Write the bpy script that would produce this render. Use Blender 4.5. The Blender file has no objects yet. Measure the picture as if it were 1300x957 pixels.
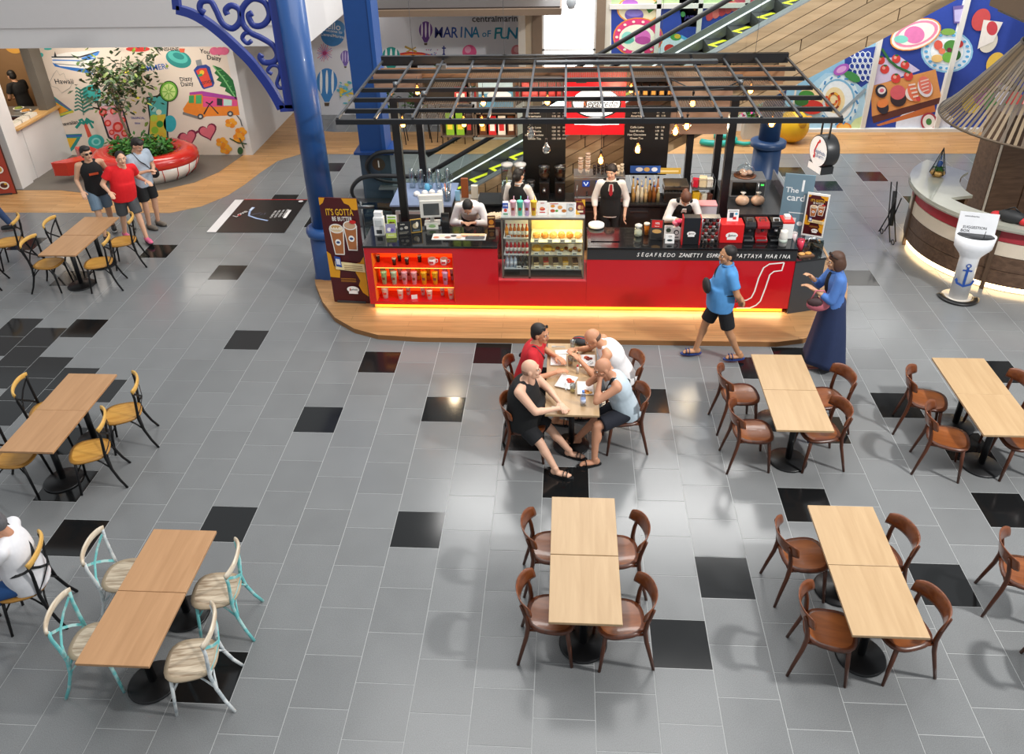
import bpy, bmesh, math, random
from mathutils import Vector, Matrix, Quaternion
random.seed(7)
PI = math.pi
scene = bpy.context.scene
col = scene.collection
# ------------------------------------------------------------------ camera
CAM = Vector((1.78049635, -5.94524542, 6.39273056))
FOC, PPX, PPY = 1040.2664, 650.0, 400.843
RV = Vector((0.99789742, 0.06071964, -0.02266872))
UV = Vector((-0.01188391, 0.51524011, 0.85696348))
FV = Vector((-0.06371435, 0.85489225, -0.51487836))
cd = bpy.data.cameras.new('camera'); cam = bpy.data.objects.new('camera', cd); col.objects.link(cam)
cd.sensor_fit = 'HORIZONTAL'; cd.sensor_width = 36.0; cd.lens = FOC / 1300 * 36
cd.shift_y = -(478.5 - PPY) / 1300
cd.clip_end = 200
cam.matrix_world = Matrix(((RV.x, UV.x, -FV.x, CAM.x), (RV.y, UV.y, -FV.y, CAM.y), (RV.z, UV.z, -FV.z, CAM.z), (0, 0, 0, 1)))
scene.camera = cam
# ------------------------------------------------------------------ world, lights, exposure
w = bpy.data.worlds.new('world'); scene.world = w; w.use_nodes = True
w.node_tree.nodes['Background'].inputs[0].default_value = (0.93, 0.97, 1.0, 1)
w.node_tree.nodes['Background'].inputs[1].default_value = 0.58
scene.view_settings.view_transform = 'Standard'; scene.view_settings.look = 'None'
scene.view_settings.gamma = 1.0; scene.view_settings.use_curve_mapping = False
scene.view_settings.exposure = -0.02
def area(name, loc, target, size, power, colr=(1, 1, 1), sy=None):
    l = bpy.data.lights.new(name, 'AREA'); l.energy = power; l.size = size; l.color = colr
    if sy: l.shape = 'RECTANGLE'; l.size_y = sy
    o = bpy.data.objects.new(name, l); col.objects.link(o); o.location = loc
    o.rotation_euler = (Vector(target) - Vector(loc)).to_track_quat('-Z', 'Y').to_euler()
    return o
area('skylight', (1.5, 3.0, 12.0), (1.5, 4.0, 0), 9.0, 900, (1, .985, .96), 9.0)
area('atrium_floodlight', (10.2, -2.2, 9.0), (5.0, 2.0, 0), 0.6, 1150, (1, .98, .95))
area('rear_fill_light', (3.0, 10.8, 9.5), (3.0, 11.2, 0), 9.0, 1050, (1, .985, .96), 3.0)  # unseen fill light added to brighten the floor and walls at the back
# ------------------------------------------------------------------ pixel -> place helpers (1300x957 frame)
def ray(u, v): return FV + RV * ((u - PPX) / FOC) - UV * ((v - PPY) / FOC)
def gr(u, v, z=0.0):
    d = ray(u, v); return CAM + d * ((z - CAM.z) / d.z)
def at(u, v, Y):
    d = ray(u, v); return CAM + d * ((Y - CAM.y) / d.y)
def atx(u, v, X):
    d = ray(u, v); return CAM + d * ((X - CAM.x) / d.x)
# ------------------------------------------------------------------ materials
def lin(h):
    h = h.lstrip('#'); c = [int(h[i:i + 2], 16) / 255 for i in (0, 2, 4)]
    return tuple(x / 12.92 if x <= .04045 else ((x + .055) / 1.055) ** 2.4 for x in c)
MATS = {}
def newmat(name):
    m = bpy.data.materials.new(name); m.use_nodes = True
    return m, m.node_tree.nodes, m.node_tree.links, m.node_tree.nodes['Principled BSDF']
def P(h, rough=.5, metal=0.0, spec=.5, var=.06, scale=9.0, coat=0.0, bump=0.0, trans=0.0, emit=0.0, alpha=1.0):
    """plain procedural material: base colour with a slight noise mottling"""
    key = (h, rough, metal, spec, var, scale, coat, bump, trans, emit, alpha)
    if key in MATS: return MATS[key]
    m, n, l, b = newmat('mat_' + h.strip('#') + '_%d' % len(MATS))
    c = lin(h)
    b.inputs['Roughness'].default_value = rough; b.inputs['Metallic'].default_value = metal
    b.inputs['Specular IOR Level'].default_value = spec
    b.inputs['Coat Weight'].default_value = coat; b.inputs['Transmission Weight'].default_value = trans
    b.inputs['Alpha'].default_value = alpha
    tc = n.new('ShaderNodeTexCoord'); nz = n.new('ShaderNodeTexNoise'); nz.inputs['Scale'].default_value = scale; nz.inputs['Detail'].default_value = 4
    l.new(tc.outputs['Object'], nz.inputs['Vector'])
    mx = n.new('ShaderNodeMix'); mx.data_type = 'RGBA'
    mx.inputs[6].default_value = (*[x * (1 - var) for x in c], 1); mx.inputs[7].default_value = (*[min(1, x * (1 + var) + var * .01) for x in c], 1)
    l.new(nz.outputs['Fac'], mx.inputs[0]); l.new(mx.outputs[2], b.inputs['Base Color'])
    if emit:
        l.new(mx.outputs[2], b.inputs['Emission Color']); b.inputs['Emission Strength'].default_value = emit
    if bump:
        bp = n.new('ShaderNodeBump'); bp.inputs['Strength'].default_value = bump; bp.inputs['Distance'].default_value = .01
        l.new(nz.outputs['Fac'], bp.inputs['Height']); l.new(bp.outputs['Normal'], b.inputs['Normal'])
    MATS[key] = m
    return m
def wood(name, h1, h2, axis=1, scale=2.2, stretch=14, rough=.4, contrast=(.3, .75), objrand=False, coat=0):
    if name in MATS: return MATS[name]
    m, n, l, b = newmat(name)
    tc = n.new('ShaderNodeTexCoord'); mp = n.new('ShaderNodeMapping')
    s = [scale * stretch] * 3; s[axis] = scale; mp.inputs['Scale'].default_value = s
    l.new(tc.outputs['Object'], mp.inputs['Vector'])
    nz = n.new('ShaderNodeTexNoise'); nz.inputs['Scale'].default_value = 1; nz.inputs['Detail'].default_value = 6; nz.inputs['Distortion'].default_value = .6
    l.new(mp.outputs['Vector'], nz.inputs['Vector'])
    cr = n.new('ShaderNodeValToRGB'); cr.color_ramp.elements[0].position = contrast[0]; cr.color_ramp.elements[1].position = contrast[1]
    cr.color_ramp.elements[0].color = (*lin(h1), 1); cr.color_ramp.elements[1].color = (*lin(h2), 1)
    l.new(nz.outputs['Fac'], cr.inputs['Fac'])
    out = cr.outputs['Color']
    if objrand:
        oi = n.new('ShaderNodeObjectInfo'); hs = n.new('ShaderNodeHueSaturation'); mr = n.new('ShaderNodeMapRange')
        mr.inputs[3].default_value = .8; mr.inputs[4].default_value = 1.18
        l.new(oi.outputs['Random'], mr.inputs[0]); l.new(mr.outputs[0], hs.inputs['Value']); l.new(out, hs.inputs['Color']); out = hs.outputs['Color']
    l.new(out, b.inputs['Base Color']); b.inputs['Roughness'].default_value = rough; b.inputs['Coat Weight'].default_value = coat
    MATS[name] = m
    return m
def plankwood(name, h1, h2, hj, wdt, lng, axis=0, rough=.35, z=False):
    """floorboards too fine to pick apart: brick texture for the joints over stretched grain"""
    if name in MATS: return MATS[name]
    m, n, l, b = newmat(name)
    tc = n.new('ShaderNodeTexCoord'); mp = n.new('ShaderNodeMapping')
    if axis == 1: mp.inputs['Rotation'].default_value = (0, 0, PI / 2)
    l.new(tc.outputs['Object'], mp.inputs['Vector'])
    br = n.new('ShaderNodeTexBrick'); br.inputs['Scale'].default_value = 1; br.inputs['Brick Width'].default_value = lng; br.inputs['Row Height'].default_value = wdt
    br.inputs['Mortar Size'].default_value = .003; br.inputs['Color1'].default_value = (*lin(h1), 1); br.inputs['Color2'].default_value = (*lin(h2), 1); br.inputs['Mortar'].default_value = (*lin(hj), 1)
    br.offset = .37
    l.new(mp.outputs['Vector'], br.inputs['Vector'])
    mp2 = n.new('ShaderNodeMapping'); mp2.inputs['Scale'].default_value = (1.5, 22, 22) if axis == 0 else (22, 1.5, 22)
    l.new(tc.outputs['Object'], mp2.inputs['Vector'])
    nz = n.new('ShaderNodeTexNoise'); nz.inputs['Scale'].default_value = 1; nz.inputs['Detail'].default_value = 5; l.new(mp2.outputs['Vector'], nz.inputs['Vector'])
    mr = n.new('ShaderNodeMapRange'); mr.inputs[1].default_value = .25; mr.inputs[2].default_value = .75; mr.inputs[3].default_value = .7; mr.inputs[4].default_value = 1.2; l.new(nz.outputs['Fac'], mr.inputs[0])
    hs = n.new('ShaderNodeHueSaturation'); l.new(br.outputs['Color'], hs.inputs['Color']); l.new(mr.outputs[0], hs.inputs['Value'])
    l.new(hs.outputs['Color'], b.inputs['Base Color']); b.inputs['Roughness'].default_value = rough
    MATS[name] = m
    return m
def tilemat(name, h, rough, amt=.2):
    m, n, l, b = newmat(name)
    tc = n.new('ShaderNodeTexCoord'); ge = n.new('ShaderNodeNewGeometry')
    nz = n.new('ShaderNodeTexNoise'); nz.inputs['Scale'].default_value = 140; nz.inputs['Detail'].default_value = 2; l.new(ge.outputs['Position'], nz.inputs['Vector'])
    n2 = n.new('ShaderNodeTexNoise'); n2.inputs['Scale'].default_value = 3.1; n2.inputs['Detail'].default_value = 5; l.new(ge.outputs['Position'], n2.inputs['Vector'])
    oi = n.new('ShaderNodeObjectInfo')
    wn = n.new('ShaderNodeTexWhiteNoise'); wn.noise_dimensions = '3D'
    def mr(src, a, bb, c, d):
        r = n.new('ShaderNodeMapRange'); r.inputs[1].default_value = a; r.inputs[2].default_value = bb; r.inputs[3].default_value = c; r.inputs[4].default_value = d
        l.new(src, r.inputs[0]); return r.outputs[0]
    def mul(a, c):
        r = n.new('ShaderNodeMath'); r.operation = 'MULTIPLY'; l.new(a, r.inputs[0]); l.new(c, r.inputs[1]); return r.outputs[0]
    v = mul(mul(mr(nz.outputs['Fac'], .3, .7, 1 - amt, 1 + amt), mr(n2.outputs['Fac'], .3, .7, .965, 1.035)), mr(oi.outputs['Random'], 0, 1, .93, 1.07))
    hs = n.new('ShaderNodeHueSaturation'); hs.inputs['Color'].default_value = (*lin(h), 1); l.new(v, hs.inputs['Value'])
    l.new(hs.outputs['Color'], b.inputs['Base Color'])
    l.new(mr(n2.outputs['Fac'], .3, .7, rough * .93, rough * 1.07), b.inputs['Roughness'])
    b.inputs['Specular IOR Level'].default_value = .5
    return m
def glassmat(name, tint='#ffffff', op=.12, rough=.02):
    """thin architectural glass: mostly see-through with a fresnel sheen"""
    if name in MATS: return MATS[name]
    m, n, l, b = newmat(name)
    out = n['Material Output']; tr = n.new('ShaderNodeBsdfTransparent'); tr.inputs[0].default_value = (*lin(tint), 1)
    gl = n.new('ShaderNodeBsdfGlossy'); gl.inputs['Roughness'].default_value = rough
    fr = n.new('ShaderNodeLayerWeight'); fr.inputs[0].default_value = .5; pw = n.new('ShaderNodeMath'); pw.operation = 'POWER'; pw.inputs[1].default_value = 3.5; l.new(fr.outputs['Facing'], pw.inputs[0]); ad = n.new('ShaderNodeMath'); ad.operation = 'MULTIPLY_ADD'; ad.inputs[1].default_value = .7; ad.inputs[2].default_value = op; l.new(pw.outputs[0], ad.inputs[0])
    mx = n.new('ShaderNodeMixShader'); l.new(ad.outputs[0], mx.inputs[0]); l.new(tr.outputs[0], mx.inputs[1]); l.new(gl.outputs[0], mx.inputs[2])
    l.new(mx.outputs[0], out.inputs['Surface'])
    MATS[name] = m
    return m
# ------------------------------------------------------------------ mesh builder
class MB:
    def __init__(s): s.v = []; s.f = []; s.mi = []; s.sm = []; s.ml = []
    def add(s, vs, fs, m, smooth=False, M=None):
        o = len(s.v)
        if M is not None: vs = [M @ Vector(p) for p in vs]
        s.v.extend([tuple(p) for p in vs])
        if m not in s.ml: s.ml.append(m)
        i = s.ml.index(m)
        for f in fs: s.f.append([o + k for k in f]); s.mi.append(i); s.sm.append(smooth)
        return s
    def box(s, c, d, m, rz=0, rx=0, ry=0):
        x, y, z = d[0] / 2, d[1] / 2, d[2] / 2
        M = Matrix.Translation(c) @ Matrix.Rotation(rz, 4, 'Z') @ Matrix.Rotation(ry, 4, 'Y') @ Matrix.Rotation(rx, 4, 'X')
        vs = [(-x, -y, -z), (x, -y, -z), (x, y, -z), (-x, y, -z), (-x, -y, z), (x, -y, z), (x, y, z), (-x, y, z)]
        return s.add(vs, [(0, 3, 2, 1), (4, 5, 6, 7), (0, 1, 5, 4), (1, 2, 6, 5), (2, 3, 7, 6), (3, 0, 4, 7)], m, False, M)
    def bb(s, x0, x1, y0, y1, z0, z1, m): return s.box(((x0 + x1) / 2, (y0 + y1) / 2, (z0 + z1) / 2), (abs(x1 - x0), abs(y1 - y0), abs(z1 - z0)), m)
    def tube(s, pts, r, m, n=8, closed=False, flat=None, up=None, cap=True):
        """sweep along pts; r a number or a list; flat=(a,b) gives a rectangular/elliptic section"""
        pts = [Vector(p) for p in pts]; k = len(pts); vs = []; fs = []
        rs = r if isinstance(r, (list, tuple)) else [r] * k
        ref = None
        for i, p in enumerate(pts):
            if closed: t = pts[(i + 1) % k] - pts[i - 1]
            else: t = pts[min(i + 1, k - 1)] - pts[max(i - 1, 0)]
            t.normalize()
            if up is not None: a = Vector(up).cross(t)
            elif ref is None: a = t.orthogonal()
            else: a = ref - t * ref.dot(t)
            if a.length < 1e-6: a = t.orthogonal()
            a.normalize(); b = t.cross(a); ref = a
            for j in range(n):
                th = 2 * PI * (j + (.5 if flat else 0)) / n
                if flat and n == 4: q = a * (flat[0] * (1 if math.cos(th) > 0 else -1)) + b * (flat[1] * (1 if math.sin(th) > 0 else -1))
                elif flat: q = a * (flat[0] * math.cos(th)) + b * (flat[1] * math.sin(th))
                else: q = a * (rs[i] * math.cos(th)) + b * (rs[i] * math.sin(th))
                vs.append(p + q)
        for i in range(k if closed else k - 1):
            for j in range(n):
                fs.append((i * n + j, i * n + (j + 1) % n, ((i + 1) % k) * n + (j + 1) % n, ((i + 1) % k) * n + j))
        if not closed and cap: fs.append(tuple(range(n - 1, -1, -1))); fs.append(tuple((k - 1) * n + j for j in range(n)))
        return s.add(vs, fs, m, n > 4)
    def cyl(s, a, b, r0, m, r1=None, n=14): return s.tube([a, b], [r0, r0 if r1 is None else r1], m, n)
    def lathe(s, prof, m, c=(0, 0, 0), n=20, M=None, sx=1, sy=1):
        vs = []; fs = []; k = len(prof)
        for r, z in prof:
            for j in range(n):
                th = 2 * PI * j / n; vs.append((c[0] + r * sx * math.cos(th), c[1] + r * sy * math.sin(th), c[2] + z))
        for i in range(k - 1):
            for j in range(n): fs.append((i * n + j, i * n + (j + 1) % n, (i + 1) * n + (j + 1) % n, (i + 1) * n + j))
        if prof[0][0] > 1e-4: fs.append(tuple(range(n - 1, -1, -1)))
        if prof[-1][0] > 1e-4: fs.append(tuple((k - 1) * n + j for j in range(n)))
        return s.add(vs, fs, m, True, M)
    def ell(s, c, r, m, nu=14, nv=9, M=None):
        if not isinstance(r, (tuple, list)): r = (r, r, r)
        prof = [(max(1e-5, math.sin(PI * i / nv)), -math.cos(PI * i / nv)) for i in range(nv + 1)]
        T = Matrix.Translation(c) @ (M if M is not None else Matrix()) @ Matrix.Diagonal((*r, 1))
        return s.lathe(prof, m, n=nu, M=T)
    def prism(s, poly, z0, z1, m, M=None, m2=None):
        k = len(poly)
        a = sum(poly[i][0] * poly[(i + 1) % k][1] - poly[(i + 1) % k][0] * poly[i][1] for i in range(k))
        if a < 0: poly = poly[::-1]
        vs = [(x, y, z0) for x, y in poly] + [(x, y, z1) for x, y in poly]
        s.add(vs, [tuple(range(k - 1, -1, -1)), tuple(range(k, 2 * k))], m, False, M)
        return s.add(vs, [(i, (i + 1) % k, k + (i + 1) % k, k + i) for i in range(k)], m2 or m, False, M)
    def build(s, name, parent=None, bev=0, loc=None, rz=0, sub=0):
        me = bpy.data.meshes.new(name); me.from_pydata(s.v, [], s.f)
        for m in s.ml: me.materials.append(m)
        me.polygons.foreach_set('material_index', s.mi); me.polygons.foreach_set('use_smooth', s.sm); me.update()
        o = bpy.data.objects.new(name, me); col.objects.link(o)
        if parent: o.parent = parent
        if loc is not None: o.location = loc
        o.rotation_euler[2] = rz
        if bev:
            md = o.modifiers.new('bevel', 'BEVEL'); md.width = bev; md.segments = 2; md.limit_method = 'ANGLE'; md.angle_limit = .7
        return o
def tag(o, label=None, cat=None, group=None, kind=None):
    if label: o['label'] = label
    if cat: o['category'] = cat
    if group: o['group'] = group
    if kind: o['kind'] = kind
    return o
def thing(name, label, cat, loc=(0, 0, 0), rz=0, group=None):
    o = bpy.data.objects.new(name, None); o.empty_display_size = .1; col.objects.link(o)
    o.location = loc; o.rotation_euler = (0, 0, rz)
    return tag(o, label, cat, group)
def struct(o): o['kind'] = 'structure'; return o
def copy_tree(o, parent=None, loc=None, rz=None, label=None, group=None):
    c = o.copy(); col.objects.link(c); c.parent = parent
    if loc is not None: c.location = loc
    if rz is not None: c.rotation_euler = (0, 0, rz)
    if label: c['label'] = label
    if group: c['group'] = group
    for ch in o.children: copy_tree(ch, c)
    return c
# text as flat mesh (cached)
TXT = {}
def text_geo(t):
    if t not in TXT:
        cu = bpy.data.curves.new('t', 'FONT'); cu.body = t; cu.align_x = 'CENTER'; cu.align_y = 'CENTER'; cu.resolution_u = 2; cu.offset = .012
        o = bpy.data.objects.new('t', cu); col.objects.link(o)
        dg = bpy.context.evaluated_depsgraph_get(); me = bpy.data.meshes.new_from_object(o.evaluated_get(dg))
        TXT[t] = ([tuple(v.co) for v in me.vertices], [tuple(p.vertices) for p in me.polygons])
        bpy.data.objects.remove(o); bpy.data.curves.remove(cu); bpy.data.meshes.remove(me)
    return TXT[t]
class Print(MB):
    """flat print on a plane: origin O, unit axes U (right), V (up); N faces the reader. layers rise by 0.8 mm"""
    def __init__(s, O, U, V, px=None, base=.002):
        MB.__init__(s); s.O = Vector(O); s.U = Vector(U); s.V = Vector(V); s.N = s.U.cross(s.V); s.h = base; s.px = px
    def pt(s, a, b): return s.O + s.U * a + s.V * b + s.N * s.h
    def q(s, p):
        if s.px is None: return p
        w = s.px(*p) - s.O; return (w.dot(s.U), w.dot(s.V))
    def raw(s, pts, m): s.add([s.pt(*p) for p in pts], [tuple(range(len(pts)))], m); s.h += .0008; return s
    def poly(s, pts, m):
        k = [s.q(p) for p in pts]; a = sum(k[i][0] * k[(i + 1) % len(k)][1] - k[(i + 1) % len(k)][0] * k[i][1] for i in range(len(k)))
        return s.raw(k if a > 0 else k[::-1], m)
    def el(s, c, r, m, rot=0, n=22, a0=0, a1=2 * PI):
        pts = []
        for j in range(n + (0 if a1 - a0 > 6.2 else 1)):
            th = a0 + (a1 - a0) * j / n; x = r[0] * math.cos(th); y = r[1] * math.sin(th)
            pts.append((c[0] + x * math.cos(rot) - y * math.sin(rot), c[1] + x * math.sin(rot) + y * math.cos(rot)))
        return s.poly(pts, m)
    def line(s, pts, wd, m, closed=False):
        k = [Vector(s.q(p)).to_2d() if False else Vector((s.q(p)[0], s.q(p)[1])) for p in pts]
        if closed: k = k + [k[0]]
        n = len(k); vs = []
        for i in range(n):
            if closed and i in (0, n - 1): t = k[1] - k[n - 2]
            else: t = k[min(i + 1, n - 1)] - k[max(i - 1, 0)]
            if t.length < 1e-9: t = Vector((1, 0))
            t.normalize(); nn = Vector((-t.y, t.x)) * wd / 2
            vs += [s.pt(*(k[i] - nn)), s.pt(*(k[i] + nn))]
        s.add(vs, [(2 * i, 2 * i + 2, 2 * i + 3, 2 * i + 1) for i in range(n - 1)], m); s.h += .0008; return s
    def text(s, t, c, size, m, rot=0, shear=0, sx=1.0, bold=0):
        vs, fs = text_geo(t); c = s.q(c); o = []
        for x, y, z in vs:
            x = x * size * sx + y * size * shear; y = y * size
            o.append(s.pt(c[0] + x * math.cos(rot) - y * math.sin(rot), c[1] + x * math.sin(rot) + y * math.cos(rot)))
        s.add(o, fs, m); s.h += .0008
        return s
def wallprint(Y, base=.002): return Print((0, Y, 0), (1, 0, 0), (0, 0, 1), px=lambda u, v: at(u, v, Y), base=base)
# ================================================================== STRUCTURE
T = .52
GREY = tilemat('granite_grey', '#757778', .2, .2); BLACK = tilemat('granite_black', '#161718', .12, .3)
def inside(poly, x, y):
    c = False; k = len(poly); j = k - 1
    for i in range(k):
        if (poly[i][1] > y) != (poly[j][1] > y) and x < (poly[j][0] - poly[i][0]) * (y - poly[i][1]) / (poly[j][1] - poly[i][1]) + poly[i][0]: c = not c
        j = i
    return c
WOODPOLY = [(-14, 8.4), (-5.95, 8.42), (-5.45, 8.75), (-5.12, 9.3), (-4.97, 9.9), (-4.86, 10.6), (-4.7, 11.3), (-4.3, 11.75), (16, 11.75), (16, 13.35), (-3.9, 13.3), (-4.6, 13.5), (-4.95, 14.0), (-5.0, 14.9), (-14, 14.9)]
fl = MB(); fl.bb(-14, 16, -9, 17, -.2, -.0025, P('#a4a6a6', .7)); floor = struct(fl.build('floor'))
blk_px = [(312, 431), (403, 532), (482, 460), (563, 519), (530, 672), (718, 612), (920, 734), (868, 816), (289, 345), (297, 665), (1018, 640), (1048, 548), (1100, 353), (1200, 742), (1270, 647), (1107, 224), (1058, 236), (1160, 254), (1135, 513), (1285, 473), (278, 848), (98, 682), (835, 508), (660, 560), (622, 448), (950, 470), (998, 443), (1240, 578), (1008, 220),
          (107, 416), (30, 413), (62, 425), (0, 425), (45, 450), (15, 440), (5, 470), (28, 465), (72, 466), (110, 473), (55, 485), (15, 500), (85, 495), (130, 510), (25, 520), (70, 600), (40, 575), (100, 560), (198, 320), (40, 314), (80, 356), (395, 281), (360, 250), (430, 211), (705, 505)]
blk = set()
def cell(x, y):
    c = math.floor(x / T); o = (c % 2) * T / 2; return c, math.floor((y - o) / T)
for u, v in blk_px: p = gr(u, v); blk.add(cell(p.x, p.y))
blk |= {(0, 0), (6, -1), (5, -3)}
def tilegeo(m):
    b = MB(); a = .004; h = T - a; vs = [(a, a, -.012), (h, a, -.012), (h, h, -.012), (a, h, -.012), (a, a, 0), (h, a, 0), (h, h, 0), (a, h, 0)]
    fs = [(4, 5, 6, 7), (0, 1, 5, 4), (1, 2, 6, 5), (2, 3, 7, 6), (3, 0, 4, 7)]; return vs, fs
tvs, tfs = tilegeo(GREY)
tme = {}
for key, m in (('g', GREY), ('b', BLACK)):
    me = bpy.data.meshes.new('tile'); me.from_pydata(tvs, [], tfs); me.materials.append(m); tme[key] = me
cells = []
for c in range(-26, 31):
    for r in range(-17, 32):
        x = c * T; y = r * T + (c % 2) * T / 2
        if all(inside(WOODPOLY, x + a_, y + b_) for a_ in (.02, .5) for b_ in (.02, .5)) or (y > 13.3 and x > -2): continue
        d = Vector((x + T / 2, y + T / 2, 0)) - CAM; zz = d.dot(FV)
        pu = PPX + FOC * d.dot(RV) / zz; pv = PPY - FOC * d.dot(UV) / zz
        vis = -30 < pu < 1330 and pv < 985 and not (-1.9 < x < 5.2 and 4.2 < y < 7.4) and not (x > 7.5 and 5.4 < y < 9.5)
        cells.append((not vis, d.length, c, r, x, y))
cells.sort()
rest = {'g': MB(), 'b': MB()}; allr = MB()
for i, (nv, dl, c, r, x, y) in enumerate(cells):
    k = 'b' if (c, r) in blk else 'g'
    if not nv and (i < 262 or (k == 'b' and dl < 19)):
        o = bpy.data.objects.new('tile', tme[k]); col.objects.link(o); o.location = (x, y, 0); o.parent = floor
    else: allr.add(tvs, tfs, BLACK if k == 'b' else GREY, False, Matrix.Translation((x, y, 0)))
tag(allr.build('far_tiles', floor), kind='stuff')
WOODF = plankwood('floorboards', '#c99a66', '#b98a55', '#8f6a42', .095, 1.15, 0, .38)
wf = MB(); wf.prism(WOODPOLY, -.05, .003, WOODF); struct(wf.build('floor_wood'))
df = MB(); pts = [(-14, 9.55), (-8.8, 9.55), (-8.0, 9.35), (-7.2, 9.35), (-6.6, 9.6), (-6.1, 10.0), (-5.8, 10.6), (-5.62, 11.7), (-14, 11.7)]
df.prism(pts, -.03, .008, P('#6d675f', .5, var=.12, scale=5)); struct(df.build('floor_dark_carpet'))
# --- walls on the left
WHITE = P('#dcdad8', .75, var=.02, scale=2); CREAM = P('#e4d6c6', .8, var=.03, scale=2)
b = MB(); b.bb(-9.95, -5.55, 11.68, 11.9, 0, 2.92, CREAM); wall_mural = struct(b.build('wall_left_mural'))
b = MB(); b.bb(-5.55, -5.4, 11.68, 16, 0, 2.92, WHITE); struct(b.build('wall_left_return'))
b = MB(); b.bb(-14, -3.12, 9.6, 17, 2.9, 4.7, P('#d6d3d2', .8, var=.02)); b.bb(-14, -3.1, 9.56, 9.6, 3.28, 4.7, P('#cdc9c8', .8, var=.02)); struct(b.build('trim_1'))  # upper front band in a darker colour: shading painted onto the bulkhead
b = MB(); b.bb(-4.9, 1.25, 14.7, 14.9, 0, 4.2, P('#d9d9de', .6, var=.03, scale=1.5)); wall_marina = struct(b.build('wall_back_left'))
# --- shop front on the left (side wall with a servery opening)
b = MB(); b.bb(-9.95, -9.7, 10.25, 11.68, .0, 1.13, WHITE); struct(b.build('wall_left_servery'))
b = MB(); b.bb(-10.3, -9.66, 9.6, 10.0, 0, 2.9, WHITE); b.bb(-9.95, -9.72, 10.0, 10.25, 0, 1.13, WHITE); struct(b.build('wall_left_pier'))
b = MB(); b.bb(-10.0, -9.62, 10.0, 11.68, 1.13, 1.18, wood('ledgewood', '#b98d52', '#d7ae74', 1)); tag(b.build('serving_ledge', bev=.005), 'light wooden serving ledge on the low white shop wall', 'ledge')
b = MB(); b.bb(-9.9, -9.7, 11.3, 11.68, 1.18, 2.9, P('#6f695f', .7)); struct(b.build('trim_2'))
b = MB(); b.bb(-13.7, -13.5, 8.6, 13.2, 0, 2.9, P('#7a5a3c', .7)); b.bb(-13.5, -9.7, 13.2, 13.4, 0, 2.9, P('#8a6a48', .7)); b.bb(-9.95, -9.75, 11.9, 13.2, 0, 2.9, P('#6f695f', .7)); struct(b.build('wall_shop_inside'))
b = Print((-13.3, 13.19, 0), (1, 0, 0), (0, 0, 1))
for i, (x, z, h, r) in enumerate([(1.2, 2.2, '#c8492f', .2), (1.6, 2.35, '#4f8a3a', .22), (2.0, 2.15, '#d9a24a', .22), (2.4, 2.35, '#7d9a3f', .2), (2.75, 2.2, '#c24a35', .2), (3.1, 2.3, '#e0cfa8', .18)]): b.el((x, z), (r, r * .8), P(h))
tag(b.build('food_poster'), 'colourful food poster on the back wall inside the shop', 'poster')
b = MB(); b.bb(-12.6, -10.3, 11.5, 12.1, .0, .98, P('#5c2b22', .5)); b.bb(-12.6, -10.25, 11.45, 12.15, .98, 1.02, P('#9a9a98', .35, .8)); tag(b.build('shop_counter', bev=.005), 'dark red back counter inside the shop on the left', 'counter')
for i in range(6):
    b = MB(); b.lathe([(.0, 0), (.07, 0), (.12, .05), (.11, .05), (.06, .012)], P('#e9e6de', .3)); b.ell((0, 0, .045), (.09, .09, .035), P(['#c58a3a', '#7d8a3a', '#b5532d'][i % 3], .7))
    tag(b.build('food_bowl', loc=(-10.45 - .29 * i, 11.65 + .2 * (i % 2), 1.02)), 'small white bowl of food on the counter inside the shop', 'bowl', 'bowls on the shop counter')
for i in range(3):
    b = MB(); b.box((0, 0, .03), (.26, .18, .06), P('#e8e4da', .6)); b.box((0, 0, .065), (.24, .16, .012), P('#cfc8b8', .6))
    tag(b.build('paper_box', loc=(-9.83, 10.24 + .3 * i, 1.18), rz=PI / 2), 'stack of white takeaway boxes on the wooden serving ledge', 'box', 'takeaway boxes on the ledge')
# --- tropical mural
def C_(h): return P(h, .7, var=.1, scale=14)
INK = C_('#2a2a30'); TEAL = C_('#3fb5ad')
def zz(k, ox=0, oy=0): return lambda x, y: (ox + x / k, oy + y / k)
Z1 = zz(3.939)
def zp(f, pts): return [f(*p) for p in pts]
def mural_part(name, wall, fn, Y=11.68, base=.002):
    pr = wallprint(Y, base); fn(pr); return pr.build(name, wall)
def ship(p):
    p.poly(zp(Z1, [(258, 280), (330, 262), (500, 252), (470, 300), (440, 345), (300, 330), (262, 312)]), C_('#f4f1ea'))
    p.poly(zp(Z1, [(262, 312), (300, 330), (440, 345), (470, 372), (360, 352), (275, 332)]), C_('#2f74c4'))
    p.line(zp(Z1, [(258, 285), (400, 285), (495, 258)]), .03, INK); p.line(zp(Z1, [(262, 300), (400, 303), (480, 290)]), .025, C_('#3f7fd0')); p.line(zp(Z1, [(275, 318), (420, 330)]), .012, INK)
    p.poly(zp(Z1, [(270, 285), (275, 255), (285, 285)]), INK); p.poly(zp(Z1, [(405, 290), (500, 255), (490, 275), (420, 305)]), C_('#4a8ad6'))
mural_part('painted_ship', wall_mural, ship)
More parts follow.
